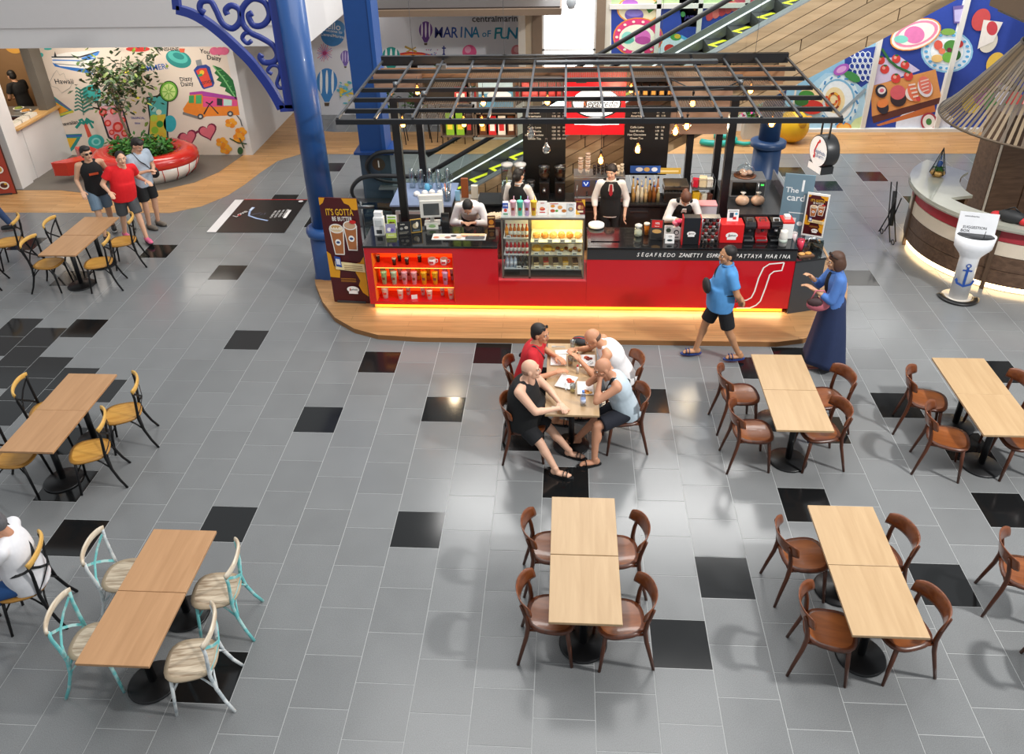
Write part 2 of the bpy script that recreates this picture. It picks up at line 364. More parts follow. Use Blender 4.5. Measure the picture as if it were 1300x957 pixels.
def scribbles(p):
    for t, x, y, s, m, r in (('Hawaii', 320, 408, .16, INK, 0), ('SUMMER!', 765, 340, .17, C_('#2f5fb0'), .1), ('Dizzy', 930, 395, .13, INK, .1), ('Daizy', 935, 420, .13, INK, .1), ('You and', 1050, 262, .13, INK, -.15), ('Daizy', 1070, 290, .14, INK, -.1), ('SUNSHINE', 838, 247, .11, INK, 0), ('hawaiian', 350, 615, .12, INK, .15), ('TROPICAL', 690, 590, .07, C_('#4356a8'), 0), ('time', 688, 615, .07, C_('#4356a8'), 0), ('oasis', 190, 300, .1, INK, .1)):
        p.text(t, Z1(x, y), s, m, r)
    p.line(zp(Z1, [(250, 410), (270, 370), (285, 350), (300, 375), (320, 365), (330, 395), (370, 400), (350, 440), (310, 465), (290, 440), (260, 430)]), .008, C_('#8a8780'), True)
mural_part('painted_lettering', wall_mural, scribbles)
def leaf(p):
    p.el(Z1(460, 468), (46 / 3.94, 45 / 3.94), TEAL); p.el(Z1(205, 275), (3.2, 3), TEAL); p.el(Z1(850, 618), (32 / 3.94, 42 / 3.94), C_('#35aebb'))
    for s in (-1, 1):
        for i in range(7):
            x, y = 420 - 6 * i * .4, 560 - 18 * i; p.line(zp(Z1, [(x, y), (x + s * 25, y - 16), (x + s * 48 * (1 - i * .08), y - 14 + (6 if s < 0 else -4))]), .035, C_('#2d7a6a'))
    p.line(zp(Z1, [(420, 575), (412, 510), (400, 445)]), .02, C_('#2d7a6a'))
mural_part('painted_leaf', wall_mural, leaf)
def sail(p):
    p.poly(zp(Z1, [(215, 415), (255, 470), (370, 558), (290, 592), (245, 500)]), C_('#2f8f86')); p.poly(zp(Z1, [(262, 500), (345, 552), (290, 572)]), C_('#e39a2c')); p.line(zp(Z1, [(290, 578), (368, 556)]), .05, C_('#c7c23a'))
    p.line(zp(Z1, [(225, 425), (265, 490), (350, 545)]), .025, C_('#6a3f9a'))
    p.poly(zp(Z1, [(318, 672), (412, 668), (402, 690), (372, 742), (352, 762), (330, 710)]), C_('#2f8f86')); p.poly(zp(Z1, [(330, 690), (385, 690), (350, 745)]), C_('#e3b12c')); p.line(zp(Z1, [(318, 680), (410, 678)]), .04, C_('#3c5fae'))
mural_part('painted_sail', wall_mural, sail)
def palm(p):
    p.poly(zp(Z1, [(418, 620), (432, 615), (460, 680), (440, 688)]), C_('#d8553f'))
    for a, bb in (((425, 620), (380, 640)), ((425, 618), (395, 605)), ((428, 616), (470, 612)), ((430, 618), (465, 640)), ((428, 612), (445, 600))): p.line([Z1(*a), Z1((a[0] + bb[0]) / 2, min(a[1], bb[1]) - 8), Z1(*bb)], .06, C_('#1f9080'))
    p.el(Z1(482, 708), (41 / 3.94, 36 / 3.94), TEAL); p.el(Z1(482, 708), (6, 5), C_('#8fdcd4')); p.el(Z1(482, 708), (3.5, 3), TEAL)
mural_part('painted_palm', wall_mural, palm)
def jar(p):
    p.poly(zp(Z1, [(483, 515), (590, 500), (622, 560), (655, 672), (640, 705), (570, 708), (540, 690)]), INK); p.poly(zp(Z1, [(492, 522), (586, 508), (614, 562), (646, 672), (634, 698), (575, 700), (548, 682)]), C_('#e8aeb4'))
    p.poly(zp(Z1, [(485, 515), (520, 498), (590, 500), (585, 520), (500, 532)]), C_('#cfd4d6'))
    for x, y, r in ((515, 560, 20), (568, 555, 18), (540, 615, 17), (590, 635, 26), (585, 685, 16), (615, 600, 14), (625, 665, 18), (560, 660, 14)): p.el(Z1(x, y), (r / 3.94, r / 3.94), C_('#d8382f')); p.el(Z1(x, y), (r / 7, r / 7), C_('#ef8f84'))
mural_part('painted_jar', wall_mural, jar)
def drink(p):
    p.poly(zp(Z1, [(732, 485), (846, 468), (838, 600), (845, 712), (775, 700), (738, 676), (748, 600)]), INK); p.poly(zp(Z1, [(740, 490), (838, 476), (830, 600), (836, 700), (780, 692), (746, 670), (756, 600)]), C_('#55b8b2'))
    p.poly(zp(Z1, [(752, 580), (828, 570), (834, 696), (780, 690), (748, 670)]), C_('#d8c23f'))
    for x, y, r, h in ((770, 590, 18, '#b9d84a'), (800, 620, 17, '#3f9a3f'), (775, 650, 18, '#8fc43a'), (808, 675, 15, '#e0b83a'), (795, 560, 14, '#e8f0d0'), (770, 545, 14, '#9fd8d2')): p.el(Z1(x, y), (r / 3.94, r / 3.94), C_(h))
    p.el(Z1(845, 456), (47 / 3.94, 53 / 3.94), C_('#2a4a20')); p.el(Z1(845, 456), (42 / 3.94, 48 / 3.94), C_('#6db33a')); p.el(Z1(845, 458), (34 / 3.94, 40 / 3.94), C_('#cfe890'))
    for i in range(8): a = i * PI / 4; p.line([Z1(845 + 6 * math.cos(a), 458 + 6 * math.sin(a)), Z1(845 + 32 * math.cos(a), 458 + 37 * math.sin(a))], .02, C_('#7fbf45'))
mural_part('painted_drink', wall_mural, drink)
def hat(p):
    p.el(Z1(893, 295), (66 / 3.94, 42 / 3.94), C_('#2c8f8a'), .35); p.el(Z1(890, 285), (52 / 3.94, 28 / 3.94), C_('#56c0b4'), .35); p.el(Z1(893, 280), (30 / 3.94, 15 / 3.94), C_('#2c8f8a'), .35); p.poly(zp(Z1, [(895, 242), (925, 242), (922, 262), (902, 262)]), C_('#d85f3f')); p.el(Z1(690, 245), (60 / 3.94, 14 / 3.94), C_('#c8352f')); p.el(Z1(240, 244), (5, 1.6), TEAL)
    for x in (1072, 1100, 1122): p.el(Z1(x, 255), (6, 5), C_('#e06a8f'))
mural_part('painted_hat', wall_mural, hat)
def lotion(p):
    p.poly(zp(Z1, [(978, 302), (1005, 296), (1012, 325), (985, 332)]), C_('#8a8f92')); p.poly(zp(Z1, [(968, 350), (985, 330), (1030, 322), (1050, 335), (1073, 415), (1066, 432), (1020, 446), (1010, 438)]), C_('#27418f')); p.poly(zp(Z1, [(980, 355), (1000, 342), (1032, 340), (1062, 425), (1022, 438)]), C_('#dc4a36')); p.el(Z1(1010, 362), (3, 3), C_('#f0c23a')); p.line(zp(Z1, [(990, 380), (1012, 372)]), .05, C_('#3f9a4a')); p.text('LOTION', Z1(1035, 412), .09, INK, .2)
mural_part('painted_bottle', wall_mural, lotion)
def monstera(p):
    L = [(1063, 325), (1105, 340), (1140, 372), (1165, 400), (1180, 460), (1185, 502), (1150, 470), (1125, 455), (1130, 440), (1098, 430), (1108, 412), (1082, 400), (1095, 385), (1072, 365), (1082, 352)]
    p.poly(zp(Z1, L), C_('#1f6a35')); p.line(zp(Z1, [(1065, 328), (1120, 395), (1182, 495)]), .03, C_('#7fc07a'))
    for i in range(5): p.line(zp(Z1, [(1085 + 18 * i, 352 + 28 * i), (1110 + 16 * i, 350 + 27 * i)]), .02, C_('#5aa85f'))
mural_part('painted_monstera', wall_mural, monstera)
def van(p):
    p.poly(zp(Z1, [(915, 545), (945, 500), (950, 462), (1010, 455), (1185, 485), (1198, 575), (1030, 582), (1000, 598), (925, 575)]), C_('#e8862a')); p.poly(zp(Z1, [(948, 462), (1010, 455), (1185, 485), (1186, 500), (1015, 480), (1010, 470), (948, 474)]), C_('#a83f9a'))
    p.poly(zp(Z1, [(1015, 482), (1186, 502), (1188, 530), (1015, 535)]), C_('#e0508a')); p.poly(zp(Z1, [(946, 478), (970, 476), (970, 515), (944, 515)]), C_('#3f9a5a')); p.poly(zp(Z1, [(980, 476), (1008, 474), (1008, 518), (980, 518)]), C_('#4aa86a'))
    p.poly(zp(Z1, [(1085, 490), (1112, 494), (1112, 528), (1085, 526)]), C_('#30303a')); p.poly(zp(Z1, [(1118, 494), (1160, 499), (1160, 528), (1118, 528)]), C_('#bfe0d8'))
    p.line(zp(Z1, [(1020, 570), (1048, 520), (1092, 568)]), .03, INK); p.line(zp(Z1, [(1030, 510), (1050, 520), (1065, 505)]), .03, INK)
    p.line(zp(Z1, [(915, 565), (1000, 590)]), .06, C_('#7a7a78'))
    for x, y in ((1003, 582), (1152, 568)): p.el(Z1(x, y), (15 / 3.94, 14 / 3.94), C_('#4a4a4c')); p.el(Z1(x, y), (7 / 3.94, 6.5 / 3.94), C_('#c8c8c4'))
mural_part('painted_van', wall_mural, van)
def heart(p, cx, cy, s, m, mm):
    for k, q in ((1.0, mm), (.82, m)):
        pts = []
        for i in range(24):
            t = 2 * PI * i / 24; x = 16 * math.sin(t) ** 3; y = -(13 * math.cos(t) - 5 * math.cos(2 * t) - 2 * math.cos(3 * t) - math.cos(4 * t)); a = -.3
            pts.append(Z1(cx + s * k * (x * math.cos(a) - y * math.sin(a)), cy + s * k * (x * math.sin(a) + y * math.cos(a))))
        p.poly(pts, q)
def shades(p):
    heart(p, 940, 690, 3.0, C_('#d86a78'), C_('#7a2440')); heart(p, 1040, 658, 3.0, C_('#d86a78'), C_('#7a2440')); p.line(zp(Z1, [(975, 668), (992, 655)]), .05, C_('#7a2440')); p.line(zp(Z1, [(890, 690), (900, 672)]), .04, C_('#7a2440'))
mural_part('painted_sunglasses', wall_mural, shades)
def flowers(p):
    for cx, cy in ((1155, 615), (1205, 660), (1130, 745), (1110, 710), (1195, 690)):
        for i in range(5): a = i * 1.2566; p.el(Z1(cx + 17 * math.cos(a), cy + 14 * math.sin(a)), (3.6, 3), C_(['#efa52e', '#e88a1f'][i % 2]))
    p.line(zp(Z1, [(1150, 690), (1190, 712), (1235, 718)]), .03, C_('#2f4a2a')); p.line(zp(Z1, [(1185, 575), (1205, 600), (1212, 630)]), .02, INK); p.el(Z1(1203, 752), (3.6, 4.8), C_('#2f5a30')); p.line(zp(Z1, [(1200, 690), (1222, 740)]), .03, C_('#2f4a2a'))
mural_part('painted_flowers', wall_mural, flowers)
# --- Marina of Fun wall
Z2 = zz(3.939, 300); Z5 = zz(4.333, 460)
def balloon(p, cx, cy, rx, ry, c1, c2):
    p.el((cx, cy), (rx, ry), C_(c1)); p.poly([(cx - rx * .7, cy + ry * .7), (cx + rx * .7, cy + ry * .7), (cx + rx * .22, cy + ry * 1.45), (cx - rx * .22, cy + ry * 1.45)], C_(c1))
    for k in (-.55, .0, .55):
        p.el((cx + k * rx, cy), (rx * .13, ry * .88), C_(c2))
    p.poly([(cx - rx * .25, cy + ry * 1.5), (cx + rx * .25, cy + ry * 1.5), (cx + rx * .2, cy + ry * 1.75), (cx - rx * .2, cy + ry * 1.75)], C_('#5a4a3a'))
def mtext(p):
    for i, ch in enumerate('MARINA'): p.text(ch, Z5(428 + i * 39 - (8 if i == 0 else 0), 182 - (i % 2) * 2), .36, C_(['#27307a', '#2a3f92', '#2d52a2', '#2f66ab', '#2c78b0', '#2a86b0'][i]), .02, .12, .82)
    p.text('oF', Z5(683, 187), .22, C_('#2a86b0'), 0, .1)
    for i, ch in enumerate('FUN'): p.text(ch, Z5(742 + i * 42, 186), .38, C_(['#1f8a9a', '#1f90a8', '#1f86a8'][i]), .05, .18)
    p.text('centralmarina', at_mid(740, 103), .22, C_('#3a3a3c'))
def at_mid(x, y): return Z5(x, y)
mural_part('painted_title', wall_marina, mtext, 14.7)
mural_part('painted_balloon', wall_marina, lambda p: balloon(p, 540.5, 38, 8.6, 11, '#6a3f8f', '#efeaf2'), 14.7)
mural_part('painted_balloon', wall_marina, lambda p: balloon(p, 496.5, 72, 11.5, 12.5, '#2a9a92', '#f2f6f4'), 14.7)
mural_part('painted_balloon', wall_marina, lambda p: (p.el((596, 66), (9, 9.2), C_('#e0588a')), p.el((594, 63), (4, 4.4), C_('#f0a0bc')), p.el((656, 65), (7, 8), C_('#e0828a')), p.el((656, 63), (3.5, 4), C_('#f0b6b8'))), 14.7)
def rainbow(p):
    for k, h in enumerate(('#c8352f', '#e8822f', '#efd23f', '#8fc43f', '#4a9a4a')): p.line([(508, 69 + 2.4 * k), (520, 67 + 2.4 * k), (535, 68 + 2.4 * k), (548, 71 + 2.4 * k), (556, 76 + 2 * k)], .06, C_(h))
    p.line([(514, 59), (529, 66)], .05, C_('#b5923f')); p.line([(516, 66), (528, 60)], .03, C_('#b5923f'))
    p.poly([(560, 80), (560, 72), (563.5, 66), (567, 72), (567, 80)], C_('#27327f')); p.line([(563.5, 67), (563.5, 58)], .03, C_('#27327f')); p.line([(561, 61), (566, 61)], .03, C_('#27327f'))
    for i in range(20): x, y = 540 + 20 * random.random(), 62 + 12 * random.random(); p.el((x, y), (.7, .7), C_(random.choice(['#4a6ab0', '#b04a8a', '#8a8ab8'])))
mural_part('painted_rainbow', wall_marina, rainbow, 14.7)
def hello(p):
    p.el(Z2(482, 172), (60 / 3.94, 60 / 3.94), C_('#3f86c8')); p.el(Z2(500, 140), (11, 10), C_('#5a9ad6')); p.text('Hello', Z2(470, 130), .24, C_('#f2f6fa'), -.15); p.text('Welcome to', Z2(478, 155), .1, C_('#f2f6fa'), -.15); p.text('CentralMarina', Z2(480, 178), .1, C_('#f2f6fa'), -.15)
    for i in range(22):
        a = 2 * PI * i / 22; r = 8 + 5 * random.random(); p.line([Z2(443 + 8 * math.cos(a), 265 + 8 * math.sin(a)), (412.5 + r * .9 * math.cos(a), 67 + r * math.sin(a))], .012, C_(['#d0487a', '#c05a9a', '#8a5ab0'][i % 3]))
    p.el(Z2(443, 265), (2.4, 2.4), C_('#a03a6a'))
    for i in range(26): x, y = 510 + 90 * random.random(), 400 + 120 * random.random(); p.el(Z2(x, y), (1 + 2.5 * random.random(), .8 + 1.6 * random.random()), C_(random.choice(['#7fc0e0', '#5ab0c0', '#e8c84a', '#b8d8e8', '#8fd0c0', '#d8d860'])), random.random())
    p.line(zp(Z2, [(520, 440), (560, 460), (600, 470)]), .05, C_('#e8c23a')); p.line(zp(Z2, [(530, 470), (570, 455), (590, 435)]), .04, C_('#5ab0d0'))
mural_part('painted_greeting', wall_marina, hello, 14.7)
mural_part('painted_balloon', wall_marina, lambda p: balloon(p, 415, 104, 13.3, 17.5, '#3f86c8', '#eef4fa'), 14.7)
mural_part('painted_balloon', wall_marina, lambda p: balloon(p, 438.5, 72, 6.3, 8, '#7a62b0', '#cfc2e6'), 14.7)
# --- back wall: window and food mural
Y0 = 13.3
b = MB(); b.bb(2.66, 14, Y0, Y0 + .2, 0, 4.6, P('#e8e6e2', .6)); wall_food = struct(b.build('wall_back_right'))
BRN = P('#7d6a58', .6); TAUPE = P('#b6a68f', .6)
b = MB(); b.bb(.66, .82, Y0 - .05, 14.75, 0, 4.6, P('#d0c9bd', .6)); b.bb(.82, .98, Y0 + .05, 14.7, 0, 4.6, TAUPE); b.bb(.98, 1.2, Y0, Y0 + .2, 0, 4.6, BRN); b.bb(2.42, 2.62, Y0 - .06, Y0 + .2, 0, 4.6, BRN); b.bb(2.62, 2.74, Y0 - .02, Y0 + .2, 0, 4.6, P('#cfc8ba', .6)); struct(b.build('trim_3'))
wn = MB(); wn.bb(1.2, 2.42, Y0 + .08, Y0 + .12, .0, 4.6, P('#ffffff', .4, emit=5, var=.01)); win = struct(wn.build('window_1'))
b = MB(); b.bb(1.2, 1.25, Y0 + .02, Y0 + .1, 0, 4.6, P('#efeeea', .5)); b.bb(2.37, 2.42, Y0 + .02, Y0 + .1, 0, 4.6, P('#efeeea', .5)); b.bb(1.2, 2.42, Y0 + .02, Y0 + .1, 1.9, 1.94, P('#efeeea', .5)); b.build('window_frame', win)
b = MB(); b.lathe([(.0, 0), (.06, .02), (.1, .1), (.1, .3), (0, .3)], P('#b8bcc0', .4)); b.cyl((0, 0, .3), (0, 0, .9), .03, P('#55585a', .4))
tag(b.build('cctv_camera', loc=at(725, 12, 11.5)), 'small grey dome camera hanging before the bright window', 'camera')
NAVY = C_('#26419a'); RED = C_('#c8352f')
def macarons(p):
    p.poly([(776, 74), (776, -20), (985, -20), (985, 74)], NAVY); p.poly([(776, 6), (776, -20), (985, -20), (985, 6)], C_('#b7d09a'))
    p.el((811, 12), (28, 18), C_('#e8a04a')); p.el((811, 12), (26, 16.5), C_('#ece0b8')); p.el((805, 19), (12, 8), C_('#6a58b0')); p.el((805, 16), (11, 5), C_('#8f7fd0')); p.el((800, 4), (10, 5), C_('#b06ac0')); p.line([(822, 14), (836, 4)], .12, C_('#3f7a3a'))
    p.el((810, 47), (32, 25), C_('#e8862f')); p.el((810, 47), (30.5, 23.5), C_('#e0407a')); p.el((809, 48), (23, 17), C_('#f0ead8')); p.el((797, 48), (8, 8), C_('#8fd8c8')); p.el((797, 51), (8, 4), C_('#5ab0a0')); p.el((816, 47), (10, 9.5), C_('#d86ab8')); p.el((816, 51), (10, 5), C_('#b84a98'))
    for i in range(14): a = i * .45; p.el((810 + 27 * math.cos(a), 47 + 20 * math.sin(a)), (2, 1.6), C_('#f2e6d8'))
mural_part('painted_macarons', wall_food, macarons, Y0)
def jam(p):
    p.poly([(862, 6), (888, 8), (884, 34), (866, 34)], C_('#8f86c0')); p.poly([(864, -15), (888, -15), (888, 8), (862, 6)], C_('#6a5aa8')); p.el((867, 18), (3, 3.5), C_('#3f8a4a')); p.text('JAM', (875, 22), .12, C_('#3a3478'))
    p.el((856, 66), (26, 23), C_('#5ab0e0')); p.el((856, 66), (22, 19), C_('#d6e8f2')); p.el((850, 62), (7, 6), RED); p.el((858, 47), (7, 4.5), C_('#4a9a4a')); p.el((860, 46), (4, 3), C_('#d8b83a'))
    for i in range(6): p.el((902 + 8 * i, 18 - 3 * i), (5, 9), C_(['#c8484a', '#d87068', '#b83840'][i % 3]), .4)
    for i in range(5): p.el((940 + 9 * i, 0), (7, 4), C_('#b8485a'))
mural_part('painted_dishes', wall_food, jam, Y0)
b = MB()
FR = P('#d9d6cf', .5)
for a, c in (((832, 74), (834, -20)), ((886, 43), (892, -20)), ((948, 8), (950, -20))):
    q, r = at(*a, Y0), at(*c, Y0); b.bb(q.x - .05, q.x + .05, Y0 - .06, Y0, 0, 4.6, FR)
q = at(800, 8, Y0); b.bb(2.7, 7.2, Y0 - .06, Y0, q.z - .05, q.z + .05, FR); b.build('panel_frame', wall_food)
Z4 = zz(3.25, 900)
def pasta(p):
    p.raw([(6.0, .02), (8.64, .02), (8.64, 3.4), (6.0, 3.4)], C_('#8fc0dc')); p.poly(zp(Z4, [(560, 215), (695, 190), (672, 330), (600, 380), (560, 300)]), NAVY)
    for i in range(5):
        for j in range(4): p.line([(Z4(590 + 22 * j + 11 * (i % 2) + 11 * math.cos(k * PI / 3 + PI / 6), 225 + 24 * i + 13 * math.sin(k * PI / 3 + PI / 6))) for k in range(6)], .022, C_('#dfe8f2'), True)
    p.poly(zp(Z4, [(480, 300), (560, 300), (640, 370), (645, 470), (625, 540), (380, 540), (380, 380)]), C_('#a9d0e6')); p.el(Z4(530, 410), (88 / 3.25, 105 / 3.25), C_('#d8ecf6')); p.el(Z4(530, 412), (72 / 3.25, 88 / 3.25), C_('#7fb8dc')); p.el(Z4(528, 414), (66 / 3.25, 82 / 3.25), C_('#e6f0f6')); p.el(Z4(518, 412), (42 / 3.25, 54 / 3.25), C_('#e8d8a8'))
    for i in range(13): a = i * .7; p.line([Z4(512 + 28 * math.cos(a + t) * (.5 + .05 * i), 412 + 36 * math.sin(a + t) * (.5 + .05 * i)) for t in (0, .5, 1, 1.5)], .05, C_(['#c8452a', '#d8882f', '#7a2f1f', '#e0a83a'][i % 4]))
    p.el(Z4(590, 315), (11, 5.5), C_('#3f8a4a'), .5); p.el(Z4(545, 285), (11, 6), C_('#a85ab8'), -.5); p.el(Z4(545, 285), (7, 3.6), C_('#d8a0d8'), -.5)
    p.line(zp(Z4, [(535, 470), (645, 365)]), .07, C_('#8fa0ac')); p.poly(zp(Z4, [(560, 540), (600, 490), (645, 470), (628, 540)]), C_('#cfe0a8')); p.el(Z4(555, 522), (31 / 3.25, 19 / 3.25), C_('#e88a2f')); p.el(Z4(555, 522), (24 / 3.25, 14 / 3.25), C_('#f0b85a'))
    for i in range(16): a = i * .39; p.line([Z4(530 + 76 * math.cos(a), 412 + 94 * math.sin(a)), Z4(530 + 84 * math.cos(a + .15), 412 + 101 * math.sin(a + .15))], .04, C_('#3f86c0'))
    p.el(Z4(420, 400), (16, 14), C_('#e8d0a0')); p.el(Z4(425, 440), (14, 9), RED); p.el(Z4(400, 390), (10, 6), C_('#3f8a3a')); p.el(Z4(380, 415), (9, 6), C_('#2f6a2f'))
mural_part('painted_pasta', wall_food, pasta, Y0)
def sushi(p):
    p.raw([(8.74, .02), (10.3, .02), (10.3, 3.4), (8.74, 3.4)], NAVY)
    p.poly(zp(Z4, [(690, 240), (790, 235), (870, 290), (670, 360)]), C_('#d9cdea')); p.el(Z4(845, 520), (75 / 3.25, 62 / 3.25), C_('#dfe4f2'))
    p.poly(zp(Z4, [(690, 515), (930, 430), (935, 460), (700, 520)]), C_('#c8703a')); p.poly(zp(Z4, [(668, 355), (935, 285), (958, 400), (672, 480)]), C_('#e09a5a')); p.poly(zp(Z4, [(672, 480), (958, 400), (955, 425), (678, 508)]), C_('#5a2f2a'))
    for x, y, r in ((708, 248, 18), (725, 285, 19), (772, 242, 18), (808, 268, 18), (770, 322, 20), (822, 312, 19)): p.el(Z4(x, y), (r / 3.25, r / 3.25), C_('#d8403a')); p.el(Z4(x - 4, y - 5), (r / 9, r / 9), C_('#f0a090')); p.el(Z4(x + 2, y - r * .8), (2.4, 1.2), C_('#2f6a2f'))
    p.line(zp(Z4, [(712, 200), (745, 250), (775, 275), (830, 300)]), .05, C_('#2f6a3a'))
    for x, y, rx, ry, h in ((710, 375, 24, 28, '#2a2a38'), (712, 372, 17, 15, '#e8e0e0'), (712, 372, 9, 8, '#e0708a'), (716, 440, 24, 30, '#2a2a38'), (716, 425, 24, 17, '#e8884a'), (780, 405, 33, 34, '#33282e'), (778, 380, 32, 30, '#d8606a'), (835, 385, 26, 30, '#f0e6e0'), (840, 380, 20, 38, '#e87a5a'), (862, 405, 9, 12, '#d84a4a'), (890, 360, 30, 40, '#e8e4ea'), (890, 350, 25, 38, '#e87a6a')): p.el(Z4(x, y), (rx / 3.25, ry / 3.25), C_(h), -.35)
    for i in range(4): p.line([Z4(822 + 6 * i, 350 + 16 * i), Z4(850 + 4 * i, 345 + 16 * i)], .04, C_('#f2ded0')); p.line([Z4(870 + 3 * i, 335 + 14 * i), Z4(905, 325 + 14 * i)], .03, C_('#f6cfc4'))
    p.el(Z4(905, 500), (34 / 3.25, 38 / 3.25), C_('#a83a4a')); p.el(Z4(905, 500), (26 / 3.25, 30 / 3.25), C_('#f0e8e4')); p.el(Z4(905, 500), (12 / 3.25, 14 / 3.25), C_('#4a8a4a'))
    p.el(Z4(850, 140), (110 / 3.25, 60 / 3.25), C_('#e8963a'), -.35); p.el(Z4(850, 140), (104 / 3.25, 56 / 3.25), C_('#f2e8dc'), -.35); p.el(Z4(852, 138), (95 / 3.25, 48 / 3.25), C_('#e88aa8'), -.35); p.el(Z4(852, 138), (80 / 3.25, 40 / 3.25), C_('#f2ece0'), -.35); p.el(Z4(845, 142), (42 / 3.25, 36 / 3.25), C_('#e07ab0')); p.el(Z4(790, 160), (9, 5), C_('#7fd0c0'))
mural_part('painted_sushi', wall_food, sushi, Y0)
def salad(p):
    p.raw([(10.4, .02), (13.9, .02), (13.9, 3.6), (10.4, 3.6)], NAVY); p.poly(zp(Z4, [(935, 545), (960, 440), (1010, 490), (985, 545)]), C_('#e4e6f2'))
    p.el(Z4(982, 212), (108 / 3.25, 88 / 3.25), C_('#8fc4e4')); p.el(Z4(982, 212), (100 / 3.25, 80 / 3.25), C_('#dceaf4')); p.el(Z4(982, 212), (72 / 3.25, 58 / 3.25), C_('#bcdcee')); p.el(Z4(982, 212), (68 / 3.25, 54 / 3.25), C_('#eef2f4'))
    for i in range(20): a = i * PI / 10; p.el(Z4(982 + 87 * math.cos(a), 212 + 70 * math.sin(a)), (2.4, 1.7), C_('#5aa8d8'))
    for x, y, rx, ry, h in ((945, 185, 18, 20, '#d85a48'), (960, 210, 14, 12, '#e07a58'), (940, 240, 24, 16, '#e8c078'), (1000, 190, 32, 26, '#4a8a3a'), (1010, 225, 28, 24, '#2f6a2f'), (985, 235, 24, 22, '#6aa83f'), (1030, 180, 18, 16, '#c83a3a'), (990, 205, 10, 10, '#6a2a3a'), (985, 130, 30, 14, '#7fa84a')): p.el(Z4(x, y), (rx / 3.25, ry / 3.25), C_(h))
    p.poly(zp(Z4, [(1005, 25), (1062, 18), (1050, 95), (1008, 95)]), C_('#6a5a98')); p.poly(zp(Z4, [(1010, 40), (1055, 34), (1046, 88), (1012, 88)]), C_('#b8b0d8'))
    for i in range(5): p.el(Z4(1120 + 30 * i, 80 + 90 * i), (11, 15), C_(['#c84a4a', '#d8d0c0', '#e0b84a', '#a04ab0', '#3f9a5a'][i]), .5); p.el(Z4(1080 + 45 * i, 420 - 30 * (i % 2)), (12, 14), C_(['#e0c23a', '#b04ab0', '#3f8a4a', '#e0e0f0', '#c84a4a'][i]))
    p.poly(zp(Z4, [(1130, 80), (1210, 90), (1170, 170), (1105, 200)]), C_('#e8e0d8')); p.el(Z4(1165, 115), (7, 9), C_('#c8404a'))
mural_part('painted_salad', wall_food, salad, Y0)
b = MB()
for a in (1093, 1186, 1290):
    q = at(a, 167, Y0); b.bb(q.x - .055, q.x + .045, Y0 - .09, Y0, 0, 4.6, FR)
q = at(1002, 165, Y0); b.bb(q.x - .02, q.x + .02, Y0 - .03, Y0, 0, 1.3, FR)
b.bb(6.2, 14, Y0 - .12, Y0, 0, .08, FR); b.build('panel_frame', wall_food)
# dark canopy in front of the far wall
b = MB(); q = at(474, 22, 11.6); r = at(713, 21, 11.6)
b.bb(q.x - .3, r.x, 11.6, 14.6, q.z, q.z + .13, P('#6e5a48', .6)); b.bb(q.x - .3, r.x - .04, 11.68, 14.6, q.z + .13, q.z + .16, P('#2a201a', .6))
b2 = MB()
struct(b.build('trim_4'))
area('downlight_1', (-7.6, 10.6, 2.86), (-7.6, 11.2, 0), 3.2, 120, (1, .93, .84), 1.2)
area('back_wall_fill_left', (-3.5, 14.0, 3.9), (-2, 14.6, 1), 2.0, 110, (1, .97, .93), .6)  # added fill, no fitting there: brightens the left back wall
area('back_wall_fill_right', (8.8, 12.2, 4.9), (8.8, 13.3, 1), 4.0, 110, (1, .98, .95), .6)  # unseen fill light added to brighten the food mural wall
area('shop_lamp', (-11.3, 11.8, 2.8), (-11.2, 12.2, 0), 1.6, 45, (1, .85, .66), .8)
# ================================================================== TABLES AND CHAIRS
BLKM = P('#17181a', .38, .3); BLKC = P('#1b1b1d', .45, .5)
PALE = wood('pale_laminate', '#ab8d68', '#b99c77', 1, 1.6, 10, .42); TAN = wood('tan_laminate', '#a97f58', '#b98e66', 1, 1.6, 10, .42)
def make_table(m, L, wd=.61):
    t = thing('dining_table', 'x', 'table')
    b = MB(); b.box((0, 0, .725), (wd, L, .028), m); b.build('table_top', t, bev=.004)
    b = MB(); b.box((0, 0, .70), (wd * .62, .06, .022), BLKM); b.box((0, 0, .70), (.06, L * .7, .022), BLKM); b.cyl((0, 0, .03), (0, 0, .69), .036, BLKM); b.build('post', t)
    b = MB(); b.lathe([(0.0, 0), (.215, 0), (.218, .012), (.205, .022), (.09, .032), (.045, .05), (0, .05)], BLKM, n=32); b.build('base', t)
    return t
TP = {'pale': make_table(PALE, .732), 'tan': make_table(TAN, .725)}
used = set()
def put(proto, key, loc, rz, label, group=None):
    if key not in used:
        used.add(key); proto.location = loc; proto.rotation_euler = (0, 0, rz); proto['label'] = label
        if group: proto['group'] = group
        return proto
    c = copy_tree(proto, None, loc, rz, label)
    if group: c['group'] = group
    elif 'group' in c: del c['group']
    return c
